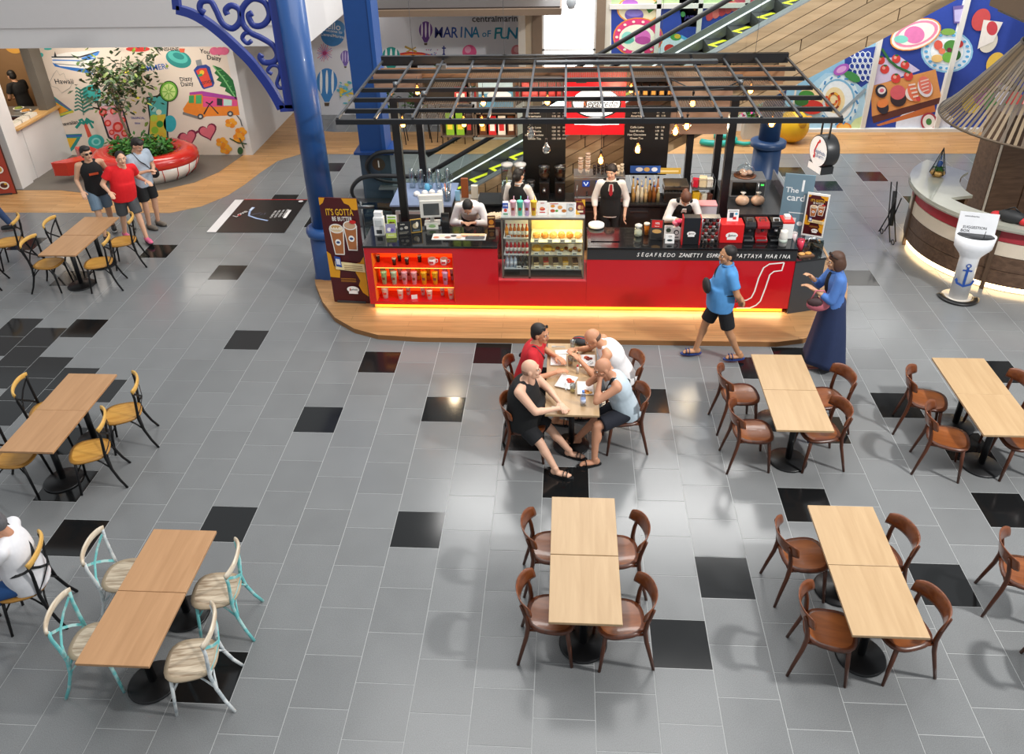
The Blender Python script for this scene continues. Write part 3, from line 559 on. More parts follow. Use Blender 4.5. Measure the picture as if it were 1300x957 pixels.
for key, x, yf, yn, where in (('pale', 1.985, .025, -1.45, 'right in front of the seated men'), ('pale', 4.43, 0, -1.47, 'with chairs askew, two steps before the walking couple'), ('pale', 4.38, 2.6, 1.13, 'just before the woman in the navy skirt'), ('pale', 6.53, 2.58, 1.12, 'with two bases showing, before the suggestion stand'), ('pale', 1.88, 2.78, 1.32, 'where four men sit over plates'), ('tan', -3.97, 1.95, .5, 'on black floor tiles with black cross-back chairs'), ('tan', -1.775, -.55, -2.005, 'between the whitewashed turquoise chairs'), ('tan', -6.2, 6.59, 5.12, 'beside the three walking young men')):
    mid = (yf + yn) / 2; L = (yf - yn) / 2
    dx = .012 if where.startswith('in front') else 0
    put(TP[key], key, (x - dx, (yf + mid) / 2 + .001, 0), 0, ('pale' if key == 'pale' else 'tan') + ' pedestal table ' + where + ', kiosk-side half')
    put(TP[key], key, (x + dx, (yn + mid) / 2 - .001, 0), 0, ('pale' if key == 'pale' else 'tan') + ' pedestal table ' + where + ', outer half')
def seat_mesh(b, m, wf, wb, d, z, th, dish, n=28, rings=6, edge=None):
    def rad(a):
        x, y = math.cos(a), math.sin(a); w = (wf if y > 0 else wb) / 2 * (1 if abs(y) < .05 else 1)
        w = wb / 2 + (wf - wb) / 2 * (y * .5 + .5); p = 2.9
        return (abs(x / w) ** p + abs(y / (d / 2)) ** p) ** (-1 / p)
    vs = []; fs = []
    lay = [(k / rings, 0) for k in range(1, rings + 1)] + [(1.0, -th * .5), (.97, -th), (0.5, -th)]
    vs.append((0, 0, z - dish))
    for i, (k, dz) in enumerate(lay):
        for j in range(n):
            a = 2 * PI * j / n; r = rad(a) * k; h = z + dz
            if i < rings: h = z - dish * max(0, 1 - (k * 1.15) ** 3) - (.006 if i == rings - 1 else 0)
            vs.append((r * math.cos(a), r * math.sin(a), h))
    for j in range(n): fs.append((0, 1 + j, 1 + (j + 1) % n))
    for i in range(len(lay) - 1):
        for j in range(n): fs.append((1 + i * n + j, 1 + (i + 1) * n + j, 1 + (i + 1) * n + (j + 1) % n, 1 + i * n + (j + 1) % n))
    fs.append(tuple(1 + (len(lay) - 1) * n + j for j in range(n - 1, -1, -1)))
    if edge is None: b.add(vs, fs, m, True)
    else:
        k = n + (rings - 2) * n; b.add(vs, fs[:k], m, True); b.add(vs, fs[k:], edge, True)
def band(b, m, hw, y0, fw, z0, z1, th, tilt, n=16, arch=.012, zs=5):
    """curved back band, ends reaching forward"""
    vs = []; fs = []
    for s in (0, 1):
        for i in range(n + 1):
            t = -1 + 2 * i / n; x = hw * math.sin(t * 1.25) / math.sin(1.25); yy = y0 + fw * (1 - math.cos(t * 1.25)) / (1 - math.cos(1.25))
            for k in range(zs + 1):
                f = k / zs; hgt = (z1 - z0) * (1 - .28 * abs(t) ** 4); zc = (z0 + z1) / 2 - arch * abs(t) ** 3; z = zc + (f - .5) * hgt
                rnd = th * (1 - .55 * abs(2 * f - 1) ** 3); nx = math.sin(t * 1.1)
                vs.append((x + (rnd if s else 0) * -nx * .7, yy - tilt * (z - z0) + (rnd if s else 0), z))
    N = (n + 1) * (zs + 1)
    I = lambda s, i, k: s * N + i * (zs + 1) + k
    for i in range(n):
        for k in range(zs): fs += [(I(0, i, k), I(0, i + 1, k), I(0, i + 1, k + 1), I(0, i, k + 1)), (I(1, i, k), I(1, i, k + 1), I(1, i + 1, k + 1), I(1, i + 1, k))]
        fs += [(I(0, i, zs), I(0, i + 1, zs), I(1, i + 1, zs), I(1, i, zs)), (I(0, i, 0), I(1, i, 0), I(1, i + 1, 0), I(0, i + 1, 0))]
    for k in range(zs): fs += [(I(0, 0, k), I(0, 0, k + 1), I(1, 0, k + 1), I(1, 0, k)), (I(0, n, k), I(1, n, k), I(1, n, k + 1), I(0, n, k + 1))]
    b.add(vs, fs, m, True)
WBR = wood('chair_brown', '#5d2c12', '#7d4420', 1, 3, 7, .3, coat=.3); WBS = wood('chair_brown_seat', '#6f3a17', '#8d5024', 1, 3, 7, .3, coat=.3); WBD = wood('chair_brown_leg', '#43200f', '#5d2e15', 2, 3, 7, .35)
def make_brown():
    t = thing('bentwood_chair', 'x', 'chair')
    b = MB(); seat_mesh(b, WBS, .455, .39, .44, .462, .034, .018, edge=WBD); b.build('seat', t)
    for s in (-1, 1):
        b = MB(); b.tube([(s * .165, .145, .44), (s * .176, .165, .25), (s * .19, .19, 0)], [.021, .019, .014], WBD, 8); b.build('leg', t)
    for s in (-1, 1):
        b = MB(); b.tube([(s * .205, -.285, 0), (s * .19, -.25, .16), (s * .174, -.208, .34), (s * .168, -.192, .47), (s * .172, -.205, .58), (s * .178, -.235, .7), (s * .180, -.25, .745)], [.014, .017, .02, .022, .02, .017, .013], WBD, 8); b.build('leg', t)
    b = MB(); band(b, WBR, .222, -.275, .115, .645, .80, .016, .22); b.build('backrest', t)
    b = MB(); b.tube([(-.17, -.19, .43), (.17, -.19, .43)], .014, WBD, 6); b.tube([(-.165, .15, .425), (.165, .15, .425)], .013, WBD, 6); b.tube([(-.168, .15, .425), (-.168, -.19, .43)], .012, WBD, 6); b.tube([(.168, .15, .425), (.168, -.19, .43)], .012, WBD, 6); b.build('seat_rail', t)
    return t
def make_cross(name, mseat, mrail, mframe, mframe2, edge):
    t = thing(name, 'x', 'chair')
    b = MB(); seat_mesh(b, mseat, .44, .38, .43, .462, .03, .008, edge=edge); b.build('seat', t)
    for s in (-1, 1):
        b = MB(); b.tube([(s * .165, .14, .44), (s * .172, .16, .25), (s * .185, .185, 0)], [.016, .015, .013], mframe, 8); b.build('leg', t)
        b = MB(); b.tube([(s * .225, -.30, 0), (s * .205, -.245, .12), (s * .185, -.195, .28), (s * .178, -.175, .44), (s * .185, -.19, .6), (s * .2, -.205, .74), (s * .205, -.2, .84)], [.014, .015, .016, .017, .016, .015, .014], mframe, 8); b.build('leg', t)
    b = MB(); pts = []
    for i in range(13):
        a = -1.2 + 2.4 * i / 12; pts.append((.222 * math.sin(a) / math.sin(1.2), -.262 + .062 * (1 - math.cos(a)) / (1 - math.cos(1.2)), .862 - .02 * abs(a / 1.2) ** 2))
    b.tube(pts, .02, mrail, 10, flat=(.016, .034), up=(0, 0, 1)); b.build('top_rail', t)
    for s in (-1, 1):
        b = MB(); b.tube([(s * .19, -.21, .80), (s * .1, -.245, .71), (0, -.255 - .004 * s, .63), (-s * .1, -.225, .545), (-s * .172, -.178, .465)], .01, mframe2, 4, flat=(.012, .004), up=(0, 1, .2)); b.build('cross_strap', t)
    b = MB()
    for s in (-1, 1):
        b.tube([(s * .172, .155, .3), (s * .15, .09, .40), (s * .14, .03, .43)], .009, mframe, 6); b.tube([(s * .19, -.21, .27), (s * .165, -.12, .38), (s * .15, -.06, .43)], .009, mframe, 6)
        b.tube([(s * .19, -.205, .27), (s * .12, -.185, .37), (s * .05, -.17, .43)], .009, mframe, 6)
    b.tube([(-.178, -.178, .445), (.178, -.178, .445)], .012, mframe, 6); b.tube([(-.165, .14, .43), (.165, .14, .43)], .011, mframe, 6); b.build('brace', t)
    return t
OAK = wood('golden_seat', '#b98338', '#d8a552', 1, 3, 8, .4); OAKR = wood('golden_rail', '#c99a48', '#dfb565', 0, 3, 8, .4); OAKE = P('#a8772f', .45)
WASH = wood('whitewashed_seat', '#8f7a62', '#d2c3ac', 1, 3.2, 12, .6, (.35, .65)); WASHR = wood('whitewashed_rail', '#b5a48c', '#e0d6c4', 0, 3, 12, .6)
def distress(name, h1, h2):
    m, n, l, b = newmat(name); tc = n.new('ShaderNodeTexCoord'); nz = n.new('ShaderNodeTexNoise'); nz.inputs['Scale'].default_value = 11; nz.inputs['Detail'].default_value = 6; l.new(tc.outputs['Object'], nz.inputs['Vector'])
    cr = n.new('ShaderNodeValToRGB'); cr.color_ramp.elements[0].position = .42; cr.color_ramp.elements[1].position = .52; cr.color_ramp.elements[0].color = (*lin(h1), 1); cr.color_ramp.elements[1].color = (*lin(h2), 1)
    l.new(nz.outputs['Fac'], cr.inputs[0]); l.new(cr.outputs[0], b.inputs['Base Color']); b.inputs['Roughness'].default_value = .6; return m
TURQ = distress('worn_turquoise', '#a9cfcd', '#6fbfc0'); WGREY = distress('worn_white', '#aeb8bd', '#d5dadb')
WASHE = P('#a8977f', .6)
BRN_C = make_brown(); BLK_C = make_cross('crossback_chair', OAK, OAKR, BLKC, BLKC, OAKE); TQ_C = make_cross('crossback_chair', WASH, WASHR, TURQ, TURQ, WASHE); WH_C = make_cross('crossback_chair', WASH, WASHR, WGREY, TURQ, WASHE)
H = PI / 2
def chairs(proto, key, desc, tdesc, lst):
    for x, y, rz, e in lst: put(proto, key, (x, y, 0), rz, desc + ' ' + tdesc + ', ' + e)
FL, FR_, NL, NR = 'kiosk end, blue-column side', 'kiosk end, round-counter side', 'outer end, blue-column side', 'outer end, round-counter side'
BB = 'brown bentwood chair'
# facing +x means rz=-H
chairs(BRN_C, 'br', BB, "at table before the seated men", [(1.70, -.36, -H + .06, FL), (1.70, -1.13, -H - .04, NL), (2.29, -.39, H + .1, FR_), (2.29, -1.15, H + .12, NR)])
chairs(BRN_C, 'br', BB, 'at table two steps before the walking couple', [(4.05, -.36, -H + .12, FL), (4.07, -1.19, -H - .22, NL), (4.71, -.36, H + .18, FR_), (4.68, -1.16, H + .22, NR)])
chairs(BRN_C, 'br', BB, 'at table before the woman in navy skirt', [(3.90, 2.16, -H + .1, FL), (3.92, 1.46, -H + .05, NL), (4.88, 2.12, H + .28, FR_), (4.66, 1.5, H + .12, NR)])
chairs(BRN_C, 'br', BB, 'at table before the suggestion stand', [(6.07, 2.12, -H - .32, FL), (6.04, 1.42, -H - .3, NL), (6.86, 2.1, H + .1, FR_), (6.82, 1.42, H, NR)])
chairs(BRN_C, 'br', BB, 'of an empty row by itself', [(6.0, -.5, -H - .25, 'kiosk end'), (6.1, -1.25, -H - .15, 'outer end')])
chairs(BRN_C, 'br', BB, 'occupied at the men\'s table', [(1.34, 2.28, -H + .05, 'under the man in red'), (1.36, 1.52, -H + .05, 'under the man in black'), (2.46, 2.4, H + .12, 'under the man in white vest'), (2.47, 1.72, H + .1, 'under the man in pale blue')])
BC = 'black cross-back chair with golden wood seat'
chairs(BLK_C, 'bk', BC, 'at table on black tiles', [(-3.48, 1.56, H + .42, 'kiosk end, open side'), (-3.53, .87, H + .38, 'outer end, open side'), (-4.42, 1.6, -H + .25, 'kiosk end, shop side'), (-4.32, .75, -H + .1, 'outer end, shop side')])
chairs(BLK_C, 'bk', BC, 'by the three young men', [(-6.64, 6.15, -H + .1, 'kiosk end, shop side'), (-6.58, 5.4, -H, 'outer end, shop side'), (-5.74, 6.24, H + .35, 'kiosk end, walkers side'), (-5.76, 5.44, H + .3, 'outer end, walkers side')])
chairs(BLK_C, 'bk', BC, 'turned from the shop-side table', [(-7.72, 6.18, H + .35, 'kiosk end'), (-7.8, 5.4, H + .3, 'outer end')])
chairs(BLK_C, 'bk', BC, 'under the seated grey-haired person', [(-3.2, -1.0, H + .3, 'white shirt against it')])
chairs(BLK_C, 'bk', BC, 'with only its legs showing', [(-3.42, -1.97, H + .3, 'by grey-haired person')])
WC = 'whitewashed cross-back chair with'
chairs(TQ_C, 'tq', WC, 'turquoise frame at tan table', [(-1.36, -1.0, H + .14, 'kiosk end, open side'), (-2.2, -1.58, -H + .1, 'outer end, grey-haired person side')])
chairs(WH_C, 'wh', WC, 'worn white frame at tan table', [(-1.3, -1.72, H + .2, 'outer end, open side'), (-2.27, -.86, -H + .1, 'kiosk end, grey-haired person side')])
# ================================================================== COFFEE KIOSK SHELL
RED_L = P('#c4121f', .22, coat=.5, var=.03); BLKG = P('#111214', .12, coat=.4); CHAR = P('#3a3c3f', .5); STEEL = P('#b9bcbe', .28, .9); DSTEEL = P('#6f7275', .35, .9)
WHT = P('#ecebe8', .45); BLKP = P('#161617', .4); RIMW = P('#f4f2ee', .4)
LEDO = P('#ff7a1e', .5, emit=2.6, var=.02); GLASS = glassmat('clear_glass', '#f4f8f8', .05); GLASSD = glassmat('smoked_glass', '#b8c4c4', .1)
PLAT = [(-2.3, 5.62), (-2.24, 5.45), (-1.98, 4.9), (-1.67, 4.43), (-1.3, 4.12), (-.92, 3.96), (-.3, 3.905), (4.75, 3.91), (5.15, 4.01), (5.45, 4.2), (5.72, 4.49), (5.93, 4.83), (6.08, 5.19), (6.22, 5.64), (6.25, 6.4), (5.4, 6.6), (5.4, 7.62), (-1.35, 7.62), (-1.35, 5.75), (-1.7, 5.62)]
b = MB(); b.prism(PLAT, .0, .078, plankwood('platform_boards', '#b58a5c', '#a87d50', '#8a6640', .14, 1.4, 0, .4), m2=P('#8d6238', .5)); plat = struct(b.build('floor_platform'))
KZ = .078
# ---- left counter with lit niche
lc = thing('kiosk_counter', 'red kiosk counter with an orange-lit niche of cups', 'counter', (0, 0, 0))
x0, x1, yf = -1.17, .80, 4.70
nx0, nx1, nz0, nz1 = -1.07, .14, .21, 1.03
b = MB(); b.bb(x0, nx0, yf, 5.35, .16, 1.12, RED_L); b.bb(nx1, x1, yf, 5.35, .16, 1.12, RED_L); b.bb(nx0, nx1, yf, 5.35, .16, nz0, RED_L); b.bb(nx0, nx1, yf, 5.35, nz1, 1.12, RED_L); b.bb(nx0, nx1, 5.06, 5.35, nz0, nz1, RED_L); b.build('body', lc)
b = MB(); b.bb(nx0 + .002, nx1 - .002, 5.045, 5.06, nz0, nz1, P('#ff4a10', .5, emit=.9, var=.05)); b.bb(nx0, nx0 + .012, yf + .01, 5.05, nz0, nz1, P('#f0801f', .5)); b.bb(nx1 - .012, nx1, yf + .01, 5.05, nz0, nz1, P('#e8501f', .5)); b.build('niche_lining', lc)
for z in (.465, .79):
    b = MB(); b.bb(nx0 + .012, nx1 - .012, yf + .02, 5.045, z - .012, z, P('#e2331c', .35)); o = b.build('shelf', lc)
    b = MB(); b.bb(nx0 + .02, nx1 - .02, yf + .025, yf + .035, z - .022, z - .012, P('#ffb04a', .5, emit=4)); b.build('light_strip', o)
b = MB(); b.bb(nx0 + .02, nx1 - .02, yf + .03, yf + .045, nz1 - .012, nz1, P('#ffb04a', .5, emit=4)); b.build('light_strip', lc)
b = MB(); b.bb(x0 - .02, x1, yf - .02, 5.38, 1.12, 1.15, BLKG); b.build('worktop', lc, bev=.004)
b = MB(); b.bb(x0 + .06, x1, 4.76, 5.3, KZ, .16, RED_L); b.build('plinth', lc)
b = MB(); b.bb(x0 + .06, x1, 4.735, 4.752, KZ + .01, .158, LEDO); b.build('light_strip', lc)
# ---- middle low unit
mc = thing('kiosk_counter', 'low red plinth unit carrying the glass pastry case', 'counter')
b = MB(); b.bb(.802, 2.098, yf, 5.35, .16, .59, RED_L); b.build('body', mc); b = MB(); b.bb(.802, 2.098, yf - .012, 5.36, .59, .605, P('#e0444c', .2, coat=.5)); b.build('worktop', mc)
b = MB(); b.bb(.802, 2.098, 4.76, 5.3, KZ, .16, RED_L); b.build('plinth', mc); b = MB(); b.bb(.802, 2.098, 4.735, 4.752, KZ + .01, .158, LEDO); b.build('light_strip', mc)
# ---- right counter with lettered fascia
rc = thing('kiosk_counter', 'long red kiosk counter with white lettering on a dark fascia', 'counter')
b = MB(); b.bb(2.1, 5.07, yf, 5.35, .16, .95, RED_L); b.bb(2.1, 5.07, yf - .006, 5.35, .95, 1.12, P('#2f3133', .35)); b.build('body', rc)
b = MB(); b.bb(2.1, 5.07, yf - .02, 5.38, 1.12, 1.15, BLKG); b.build('worktop', rc, bev=.004)
b = MB(); b.bb(2.1, 5.0, 4.76, 5.3, KZ, .16, RED_L); b.build('plinth', rc); b = MB(); b.bb(2.1, 5.0, 4.735, 4.752, KZ + .01, .158, LEDO); b.build('light_strip', rc)
p = Print((0, yf - .006, 0), (1, 0, 0), (0, 0, 1)); TW = P('#f2f2ee', .5)
for t, xa, xb in (('SEGAFREDO', 2.80, 3.36), ('ZANETTI', 3.41, 3.75), ('ESPRESSO', 3.80, 4.12), ('PATTAYA', 4.20, 4.58), ('MARINA', 4.62, 4.98)):
    n = len(t)
    for i, ch in enumerate(t): p.text(ch, (xa + (xb - xa) * (i + .5) / n, 1.035 + .004 * math.sin(i * 2.3)), .088, TW, .05 * math.sin(i * 1.7), .22, .8 if ch != 'I' else .9)
p.build('lettering', rc)
ZS = lambda x, y: (820 + x / 3.829, 170 + y / 3.829)
p = wallprint(yf, .003)
S1 = [(672, 625), (600, 632), (572, 650), (548, 700), (528, 765), (512, 795), (488, 808), (455, 810)]; S2 = [(672, 625), (660, 663), (622, 668), (602, 684), (580, 750), (556, 812), (535, 832), (505, 845), (440, 846)]
p.line(zp(ZS, S1), .02, TW); p.line(zp(ZS, S2), .02, TW); p.build('emblem', rc)
# ---- end unit
ec = thing('kiosk_counter', 'charcoal end cabinet of the kiosk beside the card banner', 'counter')
b = MB(); b.prism([(5.072, 4.69), (5.52, 4.82), (5.54, 5.38), (5.072, 5.38)], KZ, .93, CHAR); b.build('body', ec); b = MB(); b.prism([(5.072, 4.68), (5.53, 4.81), (5.55, 5.4), (5.072, 5.4)], .93, .955, BLKG); b.build('worktop', ec)
b = MB(); b.prism([(5.53, 4.81), (5.56, 4.81), (5.58, 5.4), (5.55, 5.4)], .9, .96, P('#a8835c', .5)); b.build('edge_trim', ec)
# ---- back and side counters
bc = thing('back_counter', 'dark back counter of the kiosk carrying the coffee machines', 'counter')
b = MB(); b.bb(.35, 4.22, 6.75, 7.2, KZ, .92, P('#1f1f21', .5)); b.build('body', bc); b = MB(); b.bb(.3, 4.24, 6.7, 7.2, .92, .95, P('#2a2b2d', .25)); b.build('worktop', bc)
for i in range(5):
    b = MB(); b.bb(.42 + .75 * i, 1.1 + .75 * i, 6.735, 6.75, .16, .88, P('#2b2b2e', .4)); o = b.build('door', bc); b = MB(); b.bb(.6 + .75 * i, .9 + .75 * i, 6.72, 6.735, .8, .82, DSTEEL); b.build('handle', o)
sc = thing('side_counter', 'dark kitchen counter with blue mat and glassware, left of kiosk staff', 'counter')
b = MB(); b.bb(-1.12, -.12, 6.55, 7.5, KZ, .97, P('#252627', .5)); b.build('body', sc); b = MB(); b.bb(-1.14, -.1, 6.53, 7.52, .97, 1.0, P('#7f8fae', .4)); b.build('worktop', sc)
b = MB(); b.bb(-1.05, -.5, 6.5, 6.55, .35, .9, P('#c9cbcc', .35, .6)); b.bb(-1.0, -.55, 6.49, 6.5, .4, .85, P('#3c3e40', .2)); b.build('fridge_door', sc)
# ---- pergola
pg = thing('kiosk_pergola', 'black steel grid pergola roof standing over the coffee kiosk', 'pergola')
PZ = 3.1; IRON = P('#26272a', .42, .5); IRON2 = P('#4a4c50', .4, .6)
YS = [gr(650, v, PZ).y for v in (152.5, 138.5, 124.5, 112, 100.5, 88.5, 77.5)]; XS = [-1.22 + i * (6.43 / 13) for i in range(14)]
XS = [-1.22 + i * (6.46 / 13) for i in range(14)]
for y in YS: b = MB(); b.bb(-1.24, 5.26, y - .022, y + .022, PZ - .045, PZ + .012, IRON); b.build('cross_bar', pg)
for x in XS: b = MB(); b.bb(x - .016, x + .016, YS[0], YS[-1], PZ + .012, PZ + .04, IRON2); b.build('rafter', pg)
b = MB(); b.bb(-1.24, 5.26, YS[0] - .03, YS[0] + .02, PZ - .045, PZ + .02, IRON); b.build('front_beam', pg)
b = MB(); b.bb(-1.24, 5.26, YS[-1] - .05, YS[-1] + .03, PZ - .05, PZ + .1, IRON); b.build('back_beam', pg)
for (x, y) in ((-.70, 5.6), (4.13, 5.6), (-.72, 7.58), (4.32, 7.5), (3.85, 7.5)):
    b = MB(); b.bb(x - .055, x + .055, y - .055, y + .055, KZ, PZ - .045, P('#121214', .4)); b.build('post', pg)
wm = MB(); cw, cdp = 6.46 / 13 - .04, (YS[-1] - YS[0]) / 6 - .05; WIRE = P('#6a5a4a', .5, .6)
for i in range(15): x = -cw / 2 + cw * i / 14; wm.box((x, 0, 0), (.004, cdp, .003), WIRE)
for i in range(17): y = -cdp / 2 + cdp * i / 16; wm.box((0, y, 0), (cw, .004, .003), WIRE)
wproto = None
for i, j in ((2, 1), (2, 3), (2, 0), (4, 1), (4, 4), (5, 3), (6, 4), (7, 2), (7, 4), (8, 4), (9, 1), (9, 4), (10, 3), (10, 4), (11, 1), (11, 3), (11, 0), (6, 1), (3, 4)):
    loc = ((XS[i] + XS[i + 1]) / 2, (YS[j] + YS[j + 1]) / 2, PZ - .03)
    if wproto is None: wproto = wm.build('mesh_panel', pg, loc=loc)
    else: o = wproto.copy(); col.objects.link(o); o.location = loc
# cable tray, clamps and conduits on the grid
b = MB(); b.bb(1.3, 4.1, YS[5] + .1, YS[5] + .22, PZ + .04, PZ + .09, IRON2); b.tube([(.2, 7.4, PZ + .06), (1.2, 7.3, PZ + .08), (2.2, 7.35, PZ + .1), (4.2, 7.2, PZ + .06)], .012, BLKP, 6)
b.tube([(3.3, 6.2, PZ + .04), (3.6, 5.9, PZ - .04), (4.0, 5.9, PZ - .02), (4.35, 6.15, PZ + .05)], .01, BLKP, 6); b.build('cable', pg)
for x, y in ((XS[1], YS[6]), (XS[1], YS[3]), (XS[4], YS[6]), (XS[9], YS[6]), (XS[12], YS[6]), (XS[11], YS[3]), (XS[2], YS[2])):
    b = MB(); b.cyl((x, y, PZ + .03), (x, y, PZ + .1), .035, DSTEEL); b.tube([(x, y, PZ + .1), (x, y, 7.5)], .004, IRON2, 4) if y == YS[6] else None; b.build('clamp', pg)
for u, v, y in ((738, 102, 6.6), (936, 98, 6.8), (560, 84, 7.2)):
    q = at(u, v, y); b = MB(); b.box(q, (.16, .1, .06), P('#3c3d40', .4)); b.build('junction_box', pg)
# ---- header at the back: shelves, sign, menu boards
HY = 7.3; HB = wood('header_brown', '#4f4136', '#6a594a', 0, 3, 8, .5)
def hx(u): return at(u, 150, HY).x
def hz_(v): return at(720, v, HY).z
def cab(u0, u1, v0, v1, label, rows):
    t = thing('header_shelf', label, 'shelf'); a, c, zt, zb = hx(u0), hx(u1), hz_(v0), hz_(v1); th = .025
    b = MB(); b.bb(a, c, HY, HY + .02, zb, zt, P('#2a221c', .6)); b.build('back_panel', t)
    b = MB(); b.bb(a, a + th, HY - .16, HY, zb, zt, HB); b.bb(c - th, c, HY - .16, HY, zb, zt, HB); b.bb(a, c, HY - .16, HY, zt - th, zt, HB); b.bb(a, c, HY - .16, HY, zb, zb + th, HB); b.build('frame', t)
    zs = [zb + th + (zt - zb - th) * k / rows for k in range(rows)]
    for z in zs[1:]: b = MB(); b.bb(a + th, c - th, HY - .15, HY, z - .02, z, HB); b.build('shelf_board', t)
    return a + th, c - th, zs, (zt - zb - th) / rows
def pack(x, z, w, h, c1, c2, label, grp):
    t = thing('coffee_pack', label, 'pack', (x, HY - .08, z), 0, grp)
    b = MB(); b.box((0, 0, h / 2), (w, .07, h), P(c1, .35)); b.add([(-w / 2, -.035, h), (w / 2, -.035, h), (w / 2, .035, h), (-w / 2, .035, h), (-w / 2, 0, h * 1.12), (w / 2, 0, h * 1.12)], [(0, 1, 5, 4), (2, 3, 4, 5), (1, 2, 5), (3, 0, 4)], P(c1, .35)); b.build('bag', t)
    b = MB(); b.box((0, -.037, h * .45), (w * .66, .004, h * .4), P(c2, .4)); b.build('label', t)
a, c, zs, hh = cab(560, 603, 132, 170, 'brown header shelf with green and yellow coffee packs', 1)
for i in range(2): pack(a + .13 + .17 * i, zs[0], .13, hh * .8, '#7fae2a', '#e8d23f', 'green and yellow coffee pack on the header shelf', 'green coffee packs')
pack(a + .45, zs[0], .1, hh * .7, '#3a2a20', '#c83a2f', 'dark brown coffee pack beside the green packs', None)
a, c, zs, hh = cab(604, 657, 139, 170, 'brown header shelf of jars beside the menu board', 1)
for i in range(4):
    pack(a + .1 + .155 * i, zs[0], .12, hh * .72, ['#5a3018', '#c8282a', '#e8e4da', '#5a3018'][i], ['#e0b04a', '#f0f0ea', '#c8282a', '#e8dcc0'][i], ['gold-labelled brown coffee pack next to the green shelf', 'red coffee pack with white label on the jar shelf', 'white coffee pack with red label on the jar shelf', 'cream-labelled brown coffee pack next to the menu board'][i], None)
a, c, zs, hh = cab(660, 714, 96, 124, 'brown header shelf of red coffee packs', 1)
for i in range(5): pack(a + .08 + .14 * i, zs[0], .12, hh * .75, '#b81c20', '#d8484a', 'red coffee pack in a row above the menu board', 'red coffee packs')
a, c, zs, hh = cab(798, 850, 96, 124, 'brown header shelf of dark jars beside the red sign', 1)
for i in range(5): pack(a + .08 + .13 * i, zs[0], .1, hh * .6, '#2a1c14', '#d8a04a', 'dark coffee pack with gold label beside red sign', 'dark coffee packs')
a, c, zs, hh = cab(540, 600, 98, 128, 'brown header shelf with a red box and lamp', 1)
pack(a + .6, zs[0], .2, hh * .6, '#c01c22', '#f0e8e0', 'large red coffee box on the first header shelf', None)
b = MB(); b.bb(hx(606), hx(655), HY - .02, HY, hz_(136), hz_(97), P('#6a5a4c', .6)); o = tag(b.build('picture_panel'), 'blue and white photo panel on the kiosk header', 'panel')
p = Print((hx(606) + .04, HY - .02, hz_(135)), (1, 0, 0), (0, 0, 1)); W_ = hx(655) - hx(606) - .08; H_ = hz_(98) - hz_(135)
p.raw([(0, 0), (W_, 0), (W_, H_), (0, H_)], P('#5aa0c8', .4)); p.raw([(0, H_ * .45), (W_ * .5, H_ * .5), (W_, H_ * .6), (W_, H_), (0, H_)], P('#b8d4de', .4)); p.el((W_ * .6, H_ * .4), (.2, .08), P('#e8eef0', .4)); p.build('photo', o)
b = MB(); b.bb(hx(850), hx(926), HY - .03, HY, hz_(170), hz_(90), wood('copper_panel', '#7d6454', '#8f7565', 0, 2, 5, .35)); tag(b.build('copper_panel'), 'plain copper-brown panel closing the header by the posts', 'panel')
b = MB(); b.bb(hx(480), hx(540), HY - .03, HY, hz_(112), hz_(88), wood('copper_panel', '', '', 0)); tag(b.build('copper_panel'), 'narrow copper-brown panel behind the lamps on the column side', 'panel')
b = MB(); b.bb(-1.24, 5.2, HY + .03, HY + .06, PZ - .35, PZ - .06, P('#8a6648', .5)); tag(b.build('header_fascia'), 'long brown fascia board under the pergola back beam', 'board')
sg = thing('shop_sign', 'square red illuminated sign with a white oval emblem', 'sign')
sy = HY - .2; b = MB(); sxa, sxb = at(718, 130, sy).x, at(794, 130, sy).x; sza, szb = at(750, 171, sy).z, at(750, 92, sy).z
b.bb(sxa, sxb, sy, sy + .06, sza, szb, P('#d8101e', .3, emit=.35, var=.02)); b.build('board', sg)
p = wallprint(sy); p.h = .002
LIT = P('#ffffff', .4, emit=1.5, var=.01)
p.el((757, 131), (32, 19), P('#1d1a1a', .4)); p.el((757, 130), (30, 18), LIT); p.poly([(731, 150), (783, 150), (786, 158), (729, 158)], LIT); p.el((757, 154), (27, 5), LIT)
p.line([(742, 138), (744, 126)], .05, P('#f0701a', .5)); p.text('Segafredo', (763, 131.5), .17, P('#1a1718', .5), 0, .3, .8); p.text('ZANETTI', (757, 154), .09, P('#1a1718', .5), 0, 0, 1.1)
p.build('emblem', sg)
def menu(u0, u1, v0, v1, label, side):
    t = thing('menu_board', label, 'menu'); Y = HY - .06; a, c = at(u0, 190, Y).x, at(u1, 190, Y).x; zb, zt = at(720, v1, Y).z, at(720, v0, Y).z
    b = MB(); b.bb(a, c, Y, Y + .03, zb, zt, P('#0d0d0e', .45)); b.build('board', t)
    p = Print((a, Y, zt), (1, 0, 0), (0, 0, 1)); W = c - a; TM = P('#cfcabc', .6)
    rr = random.Random(side)
    for k in range(8):
        z = -.1 - .062 * k
        if k in (3,): p.raw([(.06, z), (W - .06, z), (W - .06, z + .006), (.06, z + .006)], TM); p.text('Cold Drinks', (W * .5, z + .03), .05, P('#c8282a', .5)); continue
        p.text(['Espresso', 'Americano', 'Cappuccino', '', 'Caffe Latte', 'Iced Mocha', 'Hot Chocolate', 'Green Tea'][k], (W * .27, z), .05, TM, 0, 0, 1.0)
        for q in range(3 if side == 1 else 2): p.text('%d' % rr.choice([85, 95, 110, 120, 75, 130]), (W * .72 + .085 * q, z), .045, TM)
    p.build('menu_text', t)
menu(664, 718, 135, 250, 'tall black menu board between shelf and red sign', 1); menu(792, 848, 135, 222, 'black menu board hanging on the post side of the sign', 2)
